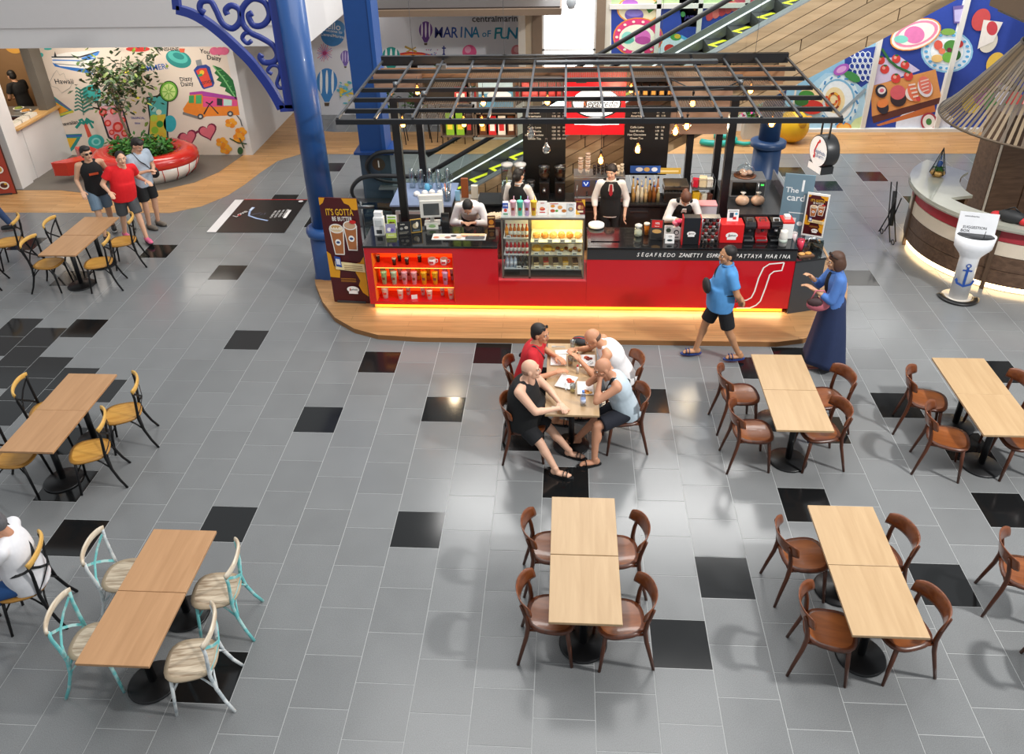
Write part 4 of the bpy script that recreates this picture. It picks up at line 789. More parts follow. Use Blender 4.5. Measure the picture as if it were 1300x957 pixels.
# ---- hanging bulbs
def make_bulb(lit):
    t = thing('pendant_bulb', 'x', 'lamp')
    b = MB(); b.cyl((0, 0, .11), (0, 0, .17), .018, P('#2a2420', .4, .5)); b.build('socket', t)
    b = MB(); b.tube([(0, 0, .17), (0, 0, .62)], .0035, BLKP, 5); b.build('cord', t)
    b = MB(); prof = [(.0, -.062), (.03, -.055), (.052, -.03), (.06, 0), (.052, .035), (.032, .07), (.02, .1), (.018, .115)]
    b.lathe(prof, glassmat('amber_bulb' if lit else 'clear_bulb', '#ffe2b8' if lit else '#e8eeee', .08 if lit else .3), n=14); b.build('glass', t)
    b = MB()
    if lit: b.lathe([(.0, -.05), (.026, -.038), (.036, -.005), (.026, .03), (.01, .06), (0, .065)], P('#ffb45e', .5, emit=34, var=.01), n=8)
    else: b.tube([(0, 0, .08), (.012, 0, .03), (-.012, 0, -.02), (0, 0, -.03)], .002, DSTEEL, 5)
    b.build('filament', t)
    return t
LB = make_bulb(True); UB = make_bulb(False)
for u, v, y, where in ((511.4, 157, 5.0, 'under the corner nearest the blue column'), (530, 116, 6.6, 'behind the front row, above the glassware'), (589, 156.5, 5.2, 'over the till'), (611.7, 156, 5.3, 'beside the one over the till'), (613.4, 130, 6.2, 'behind the pair over the till'), (695, 129, 6.4, 'before the tall menu board'), (809.5, 190, 5.7, 'before the menu board on the post side'), (801, 114, 7.0, 'beside the red sign edge'), (879.3, 131, 6.0, 'near the post, highest of three'), (871.8, 160, 5.4, 'near the post, middle of three'), (857.5, 167, 5.3, 'near the post, lowest of three'), (953, 114.5, 6.4, 'over the microwave'), (979.7, 156.5, 5.1, 'at the disc-sign corner'), (762.7, 204, 5.9, 'on a long cord before the barista with red tie')):
    q = at(u, v, y); put(LB, 'lb', q, 0, 'glowing amber bulb hanging ' + where)
for u, v, y, where in ((674, 171, 5.5, 'higher, before the tall menu board'), (693.6, 190, 5.6, 'lower, before the tall menu board')): put(UB, 'ub', at(u, v, y), 0, 'unlit clear globe bulb hanging ' + where)
for o in list(col.objects):
    if o.name.startswith('pendant_bulb'):
        L = PZ - o.location.z
        for ch in o.children:
            if ch.name.startswith('cord'): ch.scale = (1, 1, 1); ch.location.z = 0; k = (L - .17) / .45; ch.scale.z = k; ch.location.z = .17 - .17 * k
# LED strip under the counter washing the platform, case light, kiosk lamps
area('counter_strip_light', (1.95, 4.715, .15), (1.95, 4.6, 0), 6.1, 21, (1, .76, .4), .05)
area('case_light', (1.66, 4.95, 1.53), (1.66, 4.95, 0), .75, 7, (1, .8, .4), .2)
for x in (-.2, 1.2, 2.6, 4.0):
    l = bpy.data.lights.new('kiosk_lamp', 'POINT'); l.energy = 26; l.color = (1, .78, .5); l.shadow_soft_size = .08; o = bpy.data.objects.new('kiosk_lamp', l); col.objects.link(o); o.location = (x, 6.0, 2.55)
# ---- round double disc sign hanging at the corner
ds = thing('disc_sign', 'round white shop sign hanging from the pergola corner', 'sign', (5.1, 4.5, 0), -1.28)
Mx = Matrix.Rotation(PI / 2, 4, 'X')
b = MB(); b.lathe([(0, -.12), (.205, -.12), (.21, -.11), (.21, .05), (.205, .06), (0, .06)], P('#1f2022', .4), M=Matrix.Translation((0, 0, 2.66)) @ Mx, n=32); b.box((-.02, .03, 2.43), (.32, .17, .1), P('#1f2022', .4), ry=.0); b.build('case', ds)
p = Print((0, -.06, 2.66), (1, 0, 0), (0, 0, 1)); p.el((0, 0), (.195, .195), P('#f6f6f4', .4, emit=.25)); p.raw([(-.17, -.275), (.13, -.275), (.13, -.185), (-.17, -.185)], P('#f6f6f4', .4, emit=.25)); p.line([(-.06, -.09), (-.08, -.02), (-.03, .1), (0, .13)], .03, P('#d8202a', .5)); p.el((0.005, .135), (.022, .022), P('#d8202a', .5)); p.el((-.07, -.09), (.022, .022), P('#d8202a', .5)); p.text('Segafredo', (.05, .0), .075, P('#5a6f9a', .5), .05, .1, .8); p.text('ZANETTI', (.05, -.06), .05, P('#5a6f9a', .5), .05); p.build('face', ds)
b = MB(); b.bb(-.1, -.085, -.01, .01, 2.84, 3.06, BLKP); b.bb(.085, .1, -.01, .01, 2.84, 3.06, BLKP); b.build('hanger', ds)
# ================================================================== KIOSK GOODS
def item(name, label, cat, loc, rz=0, grp=None, **parts):
    t = thing(name, label, cat, loc, rz, grp)
    for k, bb in parts.items(): bb.build(k, t)
    return t
def lat(prof, m, n=14, **k): return MB().lathe(prof, m, n=n, **k)
def bx(c, d, m, **k): return MB().box(c, d, m, **k)
CUPC = {'mint': '#bfe6c4', 'green': '#a8d89a', 'pink': '#f0b8c4', 'peach': '#f4c8b4', 'yellow': '#f2c02a', 'lilac': '#d8b4e4', 'white': '#f4efe8', 'orange': '#f0883a'}
def tumbler(loc, h, r, c, label, grp=None, lid=None, logo='#8a3a2a'):
    m = P(CUPC.get(c, c), .4); t = thing('tumbler', label, 'cup', loc, 0, grp)
    lat([(0, 0), (r * .68, 0), (r, h * .94), (r * 1.06, h * .95), (r * 1.06, h), (0, h)], m, 12).build('body', t)
    MB().box((0, -r * .86, h * .5), (r * .9, .006, h * .2), P(logo, .5)).build('print', t)
    if lid: lat([(r * 1.08, h * .97), (r * 1.08, h * 1.03), (r * .6, h * 1.08), (0, h * 1.08)], P(CUPC.get(lid, lid), .3), 12).build('lid', t)
    return t
nx = lambda x: at(400 + x / 4.35, 345, 4.85).x
for i, (x, c) in enumerate(zip((366, 416, 461, 509, 562, 617, 665, 712, 752), ('green', 'mint', 'peach', 'peach', 'yellow', 'yellow', 'pink', 'lilac', 'pink'))): tumbler((nx(x), 4.95, .465), .2, .045, c, '%s takeaway cup in the back row on the lit middle shelf' % c, 'cups in the lit niche')
for i, (x, c) in enumerate(zip((382, 437, 495, 548, 602, 663, 720), ('green', 'mint', 'pink', 'pink', 'yellow', 'yellow', 'lilac'))): tumbler((nx(x), 4.8, .465), .205, .047, c, '%s takeaway cup in the front row on the lit middle shelf' % c, 'cups in the lit niche', c)
for x, y, s, k in ((377, 4.82, 1.2, 'large white'), (463, 4.8, 1.05, 'white'), (498, 4.93, .9, 'white'), (580, 4.93, .9, 'white'), (625, 4.8, 1.05, 'white'), (690, 4.93, .9, 'white'), (745, 4.82, 1.15, 'large white')): tumbler((nx(x), y, .21), .15 * s, .045 * s, 'white', k + ' paper cup with red print on the lit bottom shelf', 'paper cups on the bottom niche shelf', None, '#d83a2a')
item('price_card', 'small white card among cups on the lit bottom shelf', 'card', (nx(540), 4.79, .21), .2, card=bx((0, 0, .035), (.09, .006, .07), WHT))
for x, y in ((352, 4.9), (447, 4.8), (467, 4.93), (515, 4.82), (580, 4.9)): item('espresso_glass', 'small dark espresso glass on the lit top shelf', 'glass', (nx(x), y, .79), 0, 'dark glasses in the niche', body=lat([(0, 0), (.026, 0), (.032, .11), (.028, .11), (.022, .01)], P('#3a1d12', .2)), rim=lat([(.03, .1), (.034, .1), (.034, .115), (.03, .115)], P('#d8c8a8', .4)))
for x, k in ((652, 'nearer the dark glasses'), (718, 'at the niche end')):
    t = thing('mug', 'white mug with red script, ' + k, 'mug', (nx(x), 4.82, .79)); lat([(0, 0), (.045, 0), (.058, .05), (.058, .1), (.052, .1), (.04, .01)], WHT, 16).build('body', t)
    MB().tube([(.055, 0, .085), (.085, 0, .08), (.088, 0, .045), (.052, 0, .025)], .008, WHT, 6).build('handle', t); MB().box((0, -.057, .055), (.06, .004, .03), P('#c82a2a', .5)).build('print', t)
# ---- pastry case
pc = thing('pastry_case', 'glass pastry and drinks case set into the red counter', 'display case')
b = MB(); FRM = P('#8f8a80', .3, .8)
for x in (.87, 1.262, 2.045):
    for y in (4.75, 5.28): b.bb(x - .012, x + .012, y - .012, y + .012, .607, 1.575, FRM)
for z in (.62, 1.565):
    for y in (4.75, 5.28): b.bb(.87, 2.045, y - .012, y + .012, z - .013, z + .013, FRM)
b.bb(.86, 2.055, 4.74, 5.29, .607, .66, P('#4a4038', .4, .5)); b.build('frame', pc)
b = MB(); b.bb(.86, 2.055, 4.745, 5.29, 1.578, 1.59, P('#c8ccc8', .2, .3)); b.build('top_panel', pc)
b = MB(); b.bb(.88, 1.25, 5.26, 5.275, .66, 1.55, P('#d8d8d4', .4)); b.bb(1.275, 2.035, 5.26, 5.275, .66, 1.55, P('#f0d890', .4, emit=.12)); b.build('back_panel', pc)
for z in (.74, .97, 1.235): MB().bb(.885, 1.25, 4.8, 5.25, z - .012, z, P('#d4d6d6', .3)).build('shelf', pc)
for z in (.74, .97, 1.175): o = MB().bb(1.28, 2.03, 4.79, 5.25, z - .012, z, P('#e8e4d0', .25)).build('shelf', pc); MB().bb(1.28, 2.03, 4.785, 4.79, z - .014, z + .004, STEEL).build('shelf_lip', o)
MB().bb(1.3, 2.02, 4.8, 4.82, 1.53, 1.55, P('#ffe08a', .5, emit=6)).build('light_strip', pc)
for x in (1.268, 2.037): MB().bb(x - .004, x + .004, 4.77, 4.785, .68, 1.54, P('#ffd870', .5, emit=3)).build('light_strip', pc)
MB().bb(.87, 2.045, 4.742, 4.746, .66, 1.55, GLASS).build('front_glass', pc)
def bottle(loc, h, r, m, cap, lab, label, grp, name='drink_bottle'):
    t = thing(name, label, 'bottle', loc, 0, grp); lat([(0, 0), (r, 0), (r, h * .62), (r * .45, h * .8), (r * .4, h * .92), (0, h * .92)], m, 10).build('body', t); lat([(r * .46, h * .9), (r * .46, h), (0, h)], cap, 8).build('cap', t)
    if lab: lat([(r * 1.02, h * .2), (r * 1.02, h * .48)], lab, 10).build('label', t)
for i in range(6): bottle((.93 + .058 * i, 4.86, 1.235), .2, .026, P('#e8901f' if i < 1 else '#c86a1a', .25), P('#c01c1c', .4), P('#f0ece0' if i else '#f0a02a', .4), 'orange juice bottle on the top drinks shelf' if i < 1 else 'amber drink bottle with red cap on top drinks shelf', 'top shelf drinks')
for i in range(6): bottle((.93 + .058 * i, 4.86, .97), .2, .026, P('#b0181c', .25), P('#d8d4cc', .4), P('#e8e4dc', .4), 'red drink bottle on the middle drinks shelf', 'red drinks')
for i in range(3): bottle((.925 + .06 * i, 4.86, .74), .2, .027, P('#b8c4d4', .15), P('#3a5aa8', .4), P('#e0e4ec', .4), 'clear water bottle on the lowest drinks shelf', 'water bottles')
for i in range(3): bottle((1.1 + .058 * i, 4.86, .74), .21, .026, P('#24201c', .15), P('#2a2a2a', .4), P('#4a4438', .4), 'dark beer bottle on the lowest drinks shelf', 'dark bottles')
for i in range(6):
    t = thing('bread_roll', 'golden bread roll on the top pastry shelf', 'bread', (1.36 + .122 * i, 4.95, 1.175), .5 * i, 'bread rolls in the case'); MB().ell((0, 0, .045), (.06, .058, .048), P(['#d89a45', '#c8822f', '#e0aa5a'][i % 3], .6, var=.2, scale=30)).build('crust', t)
    b = MB(); [b.tube([(-.035 + .022 * k, -.04, .07), (-.033 + .022 * k, 0, .092), (-.03 + .022 * k, .04, .07)], .006, P('#f0cf8a', .6), 5) for k in range(4)]; b.build('scoring', t)
for i in range(2):
    t = thing('doughnut', 'yellow glazed doughnut on the middle pastry shelf', 'doughnut', (1.36 + .16 * i, 4.95, .97), 0, 'doughnuts'); MB().tube([(.045 * math.cos(k * .524), .045 * math.sin(k * .524), .035) for k in range(12)], .032, P('#e8b83a', .5), 8, closed=True).build('ring', t)
for i in range(7): item('pastry', 'small brown tart on the middle pastry shelf', 'pastry', (1.605 + .064 * i, 4.93 + .06 * (i % 2), .97), .3 * i, 'tarts', crust=lat([(0, 0), (.024, 0), (.032, .025), (0, .025)], P('#a86a2a', .6)), filling=MB().ell((0, 0, .025), (.026, .026, .014), P(['#e8c050', '#7a3a1a'][i % 2], .4)))
for i in range(5):
    cc = ['#3a2014', '#b8381f', '#4a2a18', '#e0a82a', '#5a3a28'][i]; t = thing('cake_slice', ['dark chocolate', 'red berry', 'brown layered', 'yellow mango', 'coffee'][i] + ' cake slice on the lowest pastry shelf', 'cake', (1.35 + .145 * i, 4.95, .74), .1); MB().box((0, 0, .03), (.075, .14, .06), P('#e8d09a', .6)).build('sponge', t); MB().box((0, 0, .07), (.08, .145, .02), P(cc, .4)).build('icing', t); MB().box((0, 0, .035), (.078, .143, .012), P(cc, .4)).build('cream', t)
k = 0
for z, xs in ((1.175, (1.36, 1.56, 1.74, 1.9)), (.97, (1.36, 1.52, 1.7, 1.92)), (.74, (1.37, 1.53, 1.69, 1.83, 1.95))):
    for x in xs: item('price_card', 'white price card on the %s pastry shelf' % {1.175: 'top', .97: 'middle', .74: 'lowest'}[z], 'card', (x, 4.803, z), 0, 'price cards in the case', card=bx((0, 0, .025), (.075, .006, .05), P('#f4f0e0', .5)), print=bx((0, -.004, .02), (.05, .002, .015), P('#3a3a3a', .5)))
for x in (.96, 1.1, 1.2): item('price_card', 'white price card on the drinks shelf', 'card', (x, 4.807, .74 if x > 1 else 1.235), 0, 'drinks price cards', card=bx((0, 0, .02), (.07, .006, .04), WHT), print=bx((0, -.004, .018), (.045, .002, .012), P('#3a3a3a', .5)))
ZC = 1.59
cx = lambda x: at(620 + x / 4.35, 276, 4.8).x
for x, c, k in ((137, 'pink', 'pink'), (175, '#5fd0b4', 'mint green'), (213, 'lilac', 'lilac'), (250, 'yellow', 'yellow')):
    t = tumbler((cx(x), 4.83, ZC), .21, .045, c, k + ' straw tumbler on top of the pastry case', None, CUPC.get(c, c)); MB().cyl((.01, 0, .2), (.015, 0, .29), .006, P(CUPC.get(c, c), .4)).build('straw', t)
def card(name, label, loc, w, h, base, shapes, rz=0, tilt=-.12, th=.012, cat='sign'):
    """small standing print: board + printed face"""
    t = thing(name, label, cat, loc, rz); R_ = Matrix.Rotation(tilt, 4, 'X')
    MB().add([R_ @ Vector(q) for q in [(-w / 2, 0, 0), (w / 2, 0, 0), (w / 2, th, 0), (-w / 2, th, 0), (-w / 2, 0, h), (w / 2, 0, h), (w / 2, th, h), (-w / 2, th, h)]], [(0, 3, 2, 1), (4, 5, 6, 7), (0, 1, 5, 4), (1, 2, 6, 5), (2, 3, 7, 6), (3, 0, 4, 7)], P(base, .4)).build('board', t)
    p = Print((-w / 2, 0, 0), (1, 0, 0), R_ @ Vector((0, 0, 1)), base=.002)
    for s in shapes:
        if s[0] == 'r': p.raw([(s[1] * w, s[2] * h), (s[3] * w, s[2] * h), (s[3] * w, s[4] * h), (s[1] * w, s[4] * h)], P(s[5], .5))
        elif s[0] == 'e': p.el((s[1] * w, s[2] * h), (s[3] * w, s[4] * h), P(s[5], .5), s[6] if len(s) > 6 else 0)
        elif s[0] == 't': p.text(s[1], (s[2] * w, s[3] * h), s[4] * h, P(s[5], .5), s[6] if len(s) > 6 else 0, 0, s[7] if len(s) > 7 else 1)
        elif s[0] == 'p': p.raw([(a * w, c * h) for a, c in s[1]], P(s[2], .5))
    p.build('print', t); return t
card('milk_carton', 'blue and white drink carton on the pastry case', (cx(95), 4.82, ZC), .08, .19, '#eef0f4', [('r', 0, .55, 1, 1, '#3a5ab0'), ('e', .5, .4, .3, .14, '#d84a3a'), ('t', 'milk', .5, .78, .2, '#ffffff'), ('r', .1, .05, .9, .15, '#3a8a4a')], 0, 0, .07, 'carton')
card('counter_sign', 'white card with red food photos on the pastry case', (cx(298), 4.84, ZC), .13, .2, '#f2efe9', [('e', .5, .42, .3, .12, '#c8392f'), ('e', .45, .5, .2, .08, '#e08a5a'), ('t', 'NEW', .5, .85, .12, '#b8282a'), ('r', .2, .15, .8, .22, '#c8392f')])
card('counter_sign', 'wide white picture card of pastries on the pastry case', (cx(385), 4.86, ZC), .26, .17, '#efece6', [('e', .2, .7, .12, .13, '#d8903a'), ('e', .2, .3, .13, .14, '#b8502f'), ('e', .42, .3, .08, .1, '#5a9a3a'), ('e', .6, .6, .13, .16, '#d89a5a'), ('e', .82, .3, .13, .14, '#b8702f'), ('r', .05, .88, .5, .94, '#b8282a')])
card('counter_sign', 'pale grey picture card beside the brown poster', (cx(455), 4.85, ZC), .11, .17, '#d6d6d4', [('e', .5, .45, .35, .2, '#8a8a88'), ('e', .5, .5, .2, .12, '#d8a87a'), ('t', 'Coffee', .5, .85, .12, '#4a4a4a')])
card('counter_sign', 'small brown and yellow drink poster on the pastry case', (cx(508), 4.85, ZC), .13, .22, '#6a1a1c', [('p', [(.6, 1), (1, 1), (1, .5)], '#e0a82a'), ('p', [(0, 0), (.5, 0), (0, .4)], '#e0a82a'), ('t', "IT'S GOTTA", .5, .86, .11, '#e8b83a'), ('e', .4, .5, .2, .14, '#d8a878'), ('e', .65, .48, .18, .14, '#a86a3a'), ('r', .2, .15, .8, .27, '#e8d8b8')])
# ---- left counter top
Z = 1.15
g = lambda u, v: tuple(gr(u, v, Z))
item('sanitiser_dispenser', 'white sanitiser dispenser standing on the black counter end', 'dispenser', g(483, 297), 0, None, body=bx((0, 0, .14), (.15, .1, .28), P('#e4e5e4', .35)), top=MB().box((0, .01, .32), (.12, .08, .09), P('#eceded', .3)), keypad=bx((0, -.053, .06), (.08, .006, .06), P('#3a3c3e', .4)), window=bx((0, -.053, .2), (.1, .006, .1), P('#c4c8c8', .3)))
card('leaflet_stand', 'lime green leaflet in a stand on the counter', g(498, 290), .15, .21, '#f0f2ea', [('r', .08, .2, .92, .7, '#a8d02f'), ('e', .4, .4, .2, .12, '#5a3a20'), ('e', .65, .42, .14, .1, '#6a4a28'), ('r', .1, .8, .9, .9, '#7fb02a')])
card('leaflet_stand', 'purple and green leaflet before the lime green one', g(497, 302), .15, .22, '#b8c46a', [('r', 0, .35, 1, 1, '#8a86a8'), ('e', .35, .6, .2, .14, '#e8e4e0'), ('e', .65, .55, .18, .12, '#6a5aa8'), ('t', 'Promo', .5, .2, .14, '#f4f4e8')], .1)
card('menu_stand', 'black drinks menu panel standing on the counter', g(514, 298), .2, .2, '#1f2022', [('t', 'Coffee', .4, .82, .12, '#e8e4d8'), ('e', .3, .5, .12, .1, '#8a8a88'), ('e', .65, .55, .14, .12, '#a8a49a'), ('r', .1, .2, .8, .24, '#8a8678'), ('r', .1, .1, .7, .14, '#8a8678')], .25)
card('menu_stand', 'gold-framed dark picture panel beside the drinks menu', g(529, 295), .17, .21, '#b8923f', [('r', .06, .06, .94, .94, '#23272b'), ('e', .45, .5, .25, .2, '#a89a7a'), ('e', .6, .6, .12, .2, '#e0d8c4'), ('r', .2, .12, .8, .2, '#5a6a72')], .3)
t = thing('till_monitor', 'white till screen on a stand facing customers', 'monitor', g(549, 285), .1)
MB().box((0, .03, .25), (.34, .05, .27), P('#d9d8d2', .4)).box((0, .1, .3), (.36, .08, .3), P('#cfcec8', .4)).build('case', t); MB().box((0, .003, .25), (.24, .006, .19), P('#4b4f50', .15)).build('screen', t); MB().box((0, .05, .06), (.06, .05, .12), P('#c8c7c1', .4)).box((0, .05, .01), (.24, .18, .02), P('#c8c7c1', .4)).build('stand', t)
card('price_tag', 'round-cornered blue tag by the till screen', g(564, 281), .1, .1, '#2fa8d8', [('e', .5, .5, .42, .42, '#4ab8e0'), ('t', 'Pay', .5, .5, .3, '#ffffff')])
item('customer_display', 'black upright customer display beside the till', 'display', g(566, 289), 0, None, body=bx((0, 0, .12), (.12, .04, .24), BLKP), screen=bx((0, -.022, .15), (.1, .004, .12), P('#1f2326', .1)))
card('receipt_pad', 'white and green receipt pad under the till screen', g(549, 291), .18, .1, '#d8d8cc', [('e', .5, .5, .3, .25, '#7fa06a'), ('r', .1, .8, .9, .9, '#9aa89a')], .05)
t = thing('placemat_menu', 'long printed menu mat lying on the black counter', 'menu', g(583, 301), .0)
MB().box((0, 0, .004), (.8, .2, .008), P('#c9c9c8', .4)).build('mat', t); p = Print((-.4, -.1, .008), (1, 0, 0), (0, 1, 0))
for i in range(9): p.el((.06 + .085 * i, .07 + .05 * (i % 2)), (.045, .035), P(['#b86a4a', '#d8c8b0', '#8a5a48', '#3a3436', '#c8a88a'][i % 5], .5))
p.raw([(.42, .12), (.78, .12), (.78, .19), (.42, .19)], P('#d8b890', .5)); p.raw([(.5, .01), (.78, .01), (.78, .1), (.5, .1)], P('#45464a', .5)); p.build('print', t)
card('counter_sign', 'brown and orange drink card at the counter end by the case', g(624, 290), .12, .2, '#5a2a1a', [('e', .5, .5, .3, .2, '#e0902f'), ('r', .1, .8, .9, .92, '#e8c48a'), ('r', .15, .1, .85, .25, '#d8a05a')], .1)
b = MB(); b.bb(-.02, .72, 5.42, 5.75, .9, .93, BLKP); b.bb(0, .7, 5.45, 5.72, KZ, .9, P('#2a2a2c', .5)); tag(b.build('work_table'), 'low black work shelf where a server leans behind the till', 'counter')
# ---- right counter top
item('plate_stack', 'stack of white plates on the black counter by the case', 'plates', g(757, 288), 0, None, plate=lat([(0, 0), (.07, 0), (.12, .02), (.12, .03), (.06, .012), (0, .012)], WHT, 20), upper_plate=lat([(0, .02), (.07, .02), (.12, .04), (.12, .05), (.06, .032), (0, .032)], WHT, 20))
item('serving_tray', 'flat black glass mat on the counter before the barista', 'tray', g(768, 302), 0, None, mat=bx((0, 0, .006), (.42, .26, .012), P('#1b0f14', .1)))
t = thing('glass_jar', 'clear glass sugar jar with lid on the counter', 'jar', g(810, 299)); lat([(0, 0), (.06, 0), (.065, .03), (.065, .12), (.05, .15)], glassmat('jar_glass', '#e8f0ee', .18), 16).build('body', t); lat([(.052, .15), (.055, .17), (.02, .19), (0, .2)], P('#d8d8d0', .3), 16).build('lid', t); lat([(0, .01), (.055, .01), (.055, .08), (0, .08)], P('#e0d8c0', .6), 14).build('sugar', t)
item('drink_cup', 'tall orange drink standing by the glass jar', 'cup', g(820.5, 297), 0, None, body=lat([(0, 0), (.03, 0), (.04, .17), (0, .17)], P('#e8821f', .3)), rim=lat([(.038, .15), (.043, .15), (.043, .175), (.038, .175)], P('#f0e0c8', .4)))
card('menu_stand', 'dark menu stand with a red special label on the counter', g(833, 304), .19, .3, '#3a3836', [('r', .1, .6, .9, .98, '#c8201f'), ('t', '10%', .5, .82, .14, '#f4f0e8'), ('t', 'Special', .5, .68, .08, '#f4f0e8'), ('e', .5, .42, .35, .1, '#c89a5a'), ('r', .1, .05, .9, .3, '#1f1e1d')], -.1)
card('counter_sign', 'white promotional card beside the dark menu stand', g(848, 303), .12, .2, '#e9e6e0', [('e', .5, .65, .3, .16, '#3a4a3a'), ('t', 'Promo', .5, .88, .1, '#3a3a3a'), ('r', .15, .2, .85, .24, '#8a8a88'), ('r', .15, .3, .85, .34, '#8a8a88')])
card('counter_sign', 'small white price card with dark print near the black box', g(850, 309), .13, .14, '#efeeea', [('t', '120', .5, .75, .25, '#4a3a30'), ('e', .5, .35, .3, .12, '#2a3a3a')])
card('counter_sign', 'white card with black swirl behind the small price card', g(858, 304), .12, .18, '#dcdad6', [('e', .5, .6, .32, .22, '#2a2a2c'), ('e', .52, .58, .2, .14, '#dcdad6'), ('r', .2, .15, .8, .25, '#6a6a68')])
t = thing('flower_pot', 'pink flowers in a small pot on the counter', 'flowers', g(858, 295)); lat([(0, 0), (.04, 0), (.05, .09), (0, .09)], WHT).build('pot', t)
for i in range(9): MB().ell((.05 * math.cos(i * 2.4) * (.3 + .08 * i), .05 * math.sin(i * 2.4) * (.3 + .08 * i), .14 + .02 * (i % 3)), .035, P(['#e0486a', '#f07a90', '#d83058'][i % 3], .6), 8, 6).build('flower', t)
def logo(p, cx, cy, w, txt='#1a1718'):
    p.el((cx, cy), (w, w * .58), P('#f4f2ee', .4)); p.raw([(cx - w * .75, cy - w * .78), (cx + w * .75, cy - w * .78), (cx + w * .75, cy - w * .45), (cx - w * .75, cy - w * .45)], P('#f4f2ee', .4)); p.line([(cx - w * .55, cy - w * .25), (cx - w * .4, cy + w * .25)], w * .13, P('#d01c22', .4)); p.text('egafredo', (cx + .1 * w, cy), w * .42, P(txt, .4), 0, .2, .85)
def boxthing(name, label, cat, loc, d, h, rz=0, lg=True, stripes=None):
    t = thing(name, label, cat, loc, rz); MB().box((0, 0, d[2] / 2), d, P(h, .35, coat=.2)).build('body', t, bev=.008)
    if lg: p = Print((0, -d[1] / 2, 0), (1, 0, 0), (0, 0, 1)); logo(p, 0, d[2] * .42, d[0] * .26); p.build('emblem', t)
    if stripes:
        for s in (-1, 1): MB().box((s * (d[0] / 2 + .003), -.002, d[2] / 2), (.012, d[1] + .006, d[2] * 1.002), P(stripes, .4)).build('edge', t)
    return t
boxthing('capsule_dispenser', 'black capsule dispenser with red edges and white emblem', 'dispenser', g(875.5, 308), (.24, .14, .42), '#1d1e20', 0, True, '#c41a20')
t = thing('capsule_rack', 'chrome capsule rack filled with silver and red capsules', 'rack', g(899, 307)); b = MB()
for s in (-1, 1):
    for y in (-.06, .06): b.cyl((s * .12, y, 0), (s * .12, y, .4), .006, STEEL, n=6)
b.box((0, 0, .005), (.26, .14, .01), BLKP); b.box((0, 0, .4), (.26, .14, .008), STEEL); b.build('frame', t)
for i in range(5):
    for k in range(7): b = MB(); b.lathe([(0, 0), (.016, 0), (.022, .035), (.026, .037), (.026, .04), (0, .04)], P(['#2a2a2c', '#c8c8ca', '#b81c22', '#8a8a8c'][(i * 3 + k) % 4], .3, .4), n=8); b.build('capsule', t, loc=(-.1 + .05 * i, -.03 + .02 * (k % 2), .015 + .052 * k))
boxthing('gift_box', 'large bright red box with white emblem on the counter', 'box', g(926, 304), (.33, .24, .29), '#d81a1e')
card('counter_sign', 'white coffee machine card standing on the red box', (g(927, 304)[0], g(927, 304)[1], Z + .29), .16, .17, '#eeeeec', [('r', .2, .3, .55, .75, '#2f3a4a'), ('r', .5, .15, .8, .4, '#c8282a'), ('e', .78, .65, .12, .1, '#4ab0d0'), ('r', .1, .86, .9, .92, '#8a8a8a')])
def capmachine(loc, h, h2, label, w=.15):
    t = thing('capsule_machine', label, 'coffee machine', loc)
    prof = [(-.14, 0), (.14, 0), (.15, .1), (.14, .26), (.08, .31), (-.1, .31), (-.15, .27), (-.15, .22), (-.06, .2), (-.06, .06), (-.14, .04)]
    M_ = Matrix(((0, 0, 1, 0), (1, 0, 0, 0), (0, 1, 0, 0), (0, 0, 0, 1)))
    MB().prism(prof, -w / 2, w / 2, P(h, .15, coat=.6), M_).build('body', t, bev=.012); MB().cyl((0, -.1, .2), (0, -.1, .17), .022, P(h2, .3)).build('spout', t); MB().box((0, -.1, .04), (w * .8, .1, .012), P('#8f9294', .3, .7)).build('drip_tray', t); MB().tube([(-.04, -.08, .3), (-.04, -.02, .335), (.04, -.02, .335), (.04, -.08, .3)], .008, P(h2, .3), 6).build('lever', t)
capmachine(g(948, 303), '#1c1d20', '#4a4c50', 'black capsule coffee machine beside the red box'); capmachine(g(964, 303), '#a30f18', '#2a2a2c', 'glossy red capsule coffee machine between two black ones', .17)
capmachine(g(981, 303), '#111214', '#c8c8c8', 'black capsule coffee machine with pale lever beside the white one')
t = thing('capsule_machine', 'white capsule machine with red top at the counter end', 'coffee machine', g(996, 299)); MB().box((0, 0, .12), (.16, .24, .24), WHT).build('body', t, bev=.01); MB().box((0, 0, .255), (.165, .25, .03), P('#d0241f', .3)).build('lid', t, bev=.006); MB().box((0, .02, .29), (.08, .1, .05), P('#dcdcd8', .4)).build('tank', t)
t = thing('paper_cup_stack', 'rolled white paper cup stack before the white machine', 'cups', g(993, 311)); lat([(0, 0), (.055, 0), (.06, .16), (.05, .2), (.05, .23), (0, .23)], P('#e4e2da', .4)).build('stack', t); lat([(.061, .05), (.061, .1)], P('#b8c4b8', .4)).build('band', t)
t = thing('drink_cup', 'pink drink in a clear cup at the counter corner', 'cup', (5.2, 5.05, .955)); lat([(0, 0), (.04, 0), (.055, .17), (0, .17)], P('#e0405a', .3)).build('drink', t); lat([(.055, .17), (.06, .18), (.04, .22), (0, .23)], glassmat('clear_glass'), 14).build('lid', t)
t = thing('drink_cup', 'milky drink in a clear cup behind the pink one', 'cup', (5.15, 5.28, .955)); lat([(0, 0), (.04, 0), (.055, .17), (0, .17)], P('#e8d4d4', .3)).build('drink', t); lat([(.055, .17), (.06, .18), (.04, .22), (0, .23)], glassmat('clear_glass'), 14).build('lid', t)
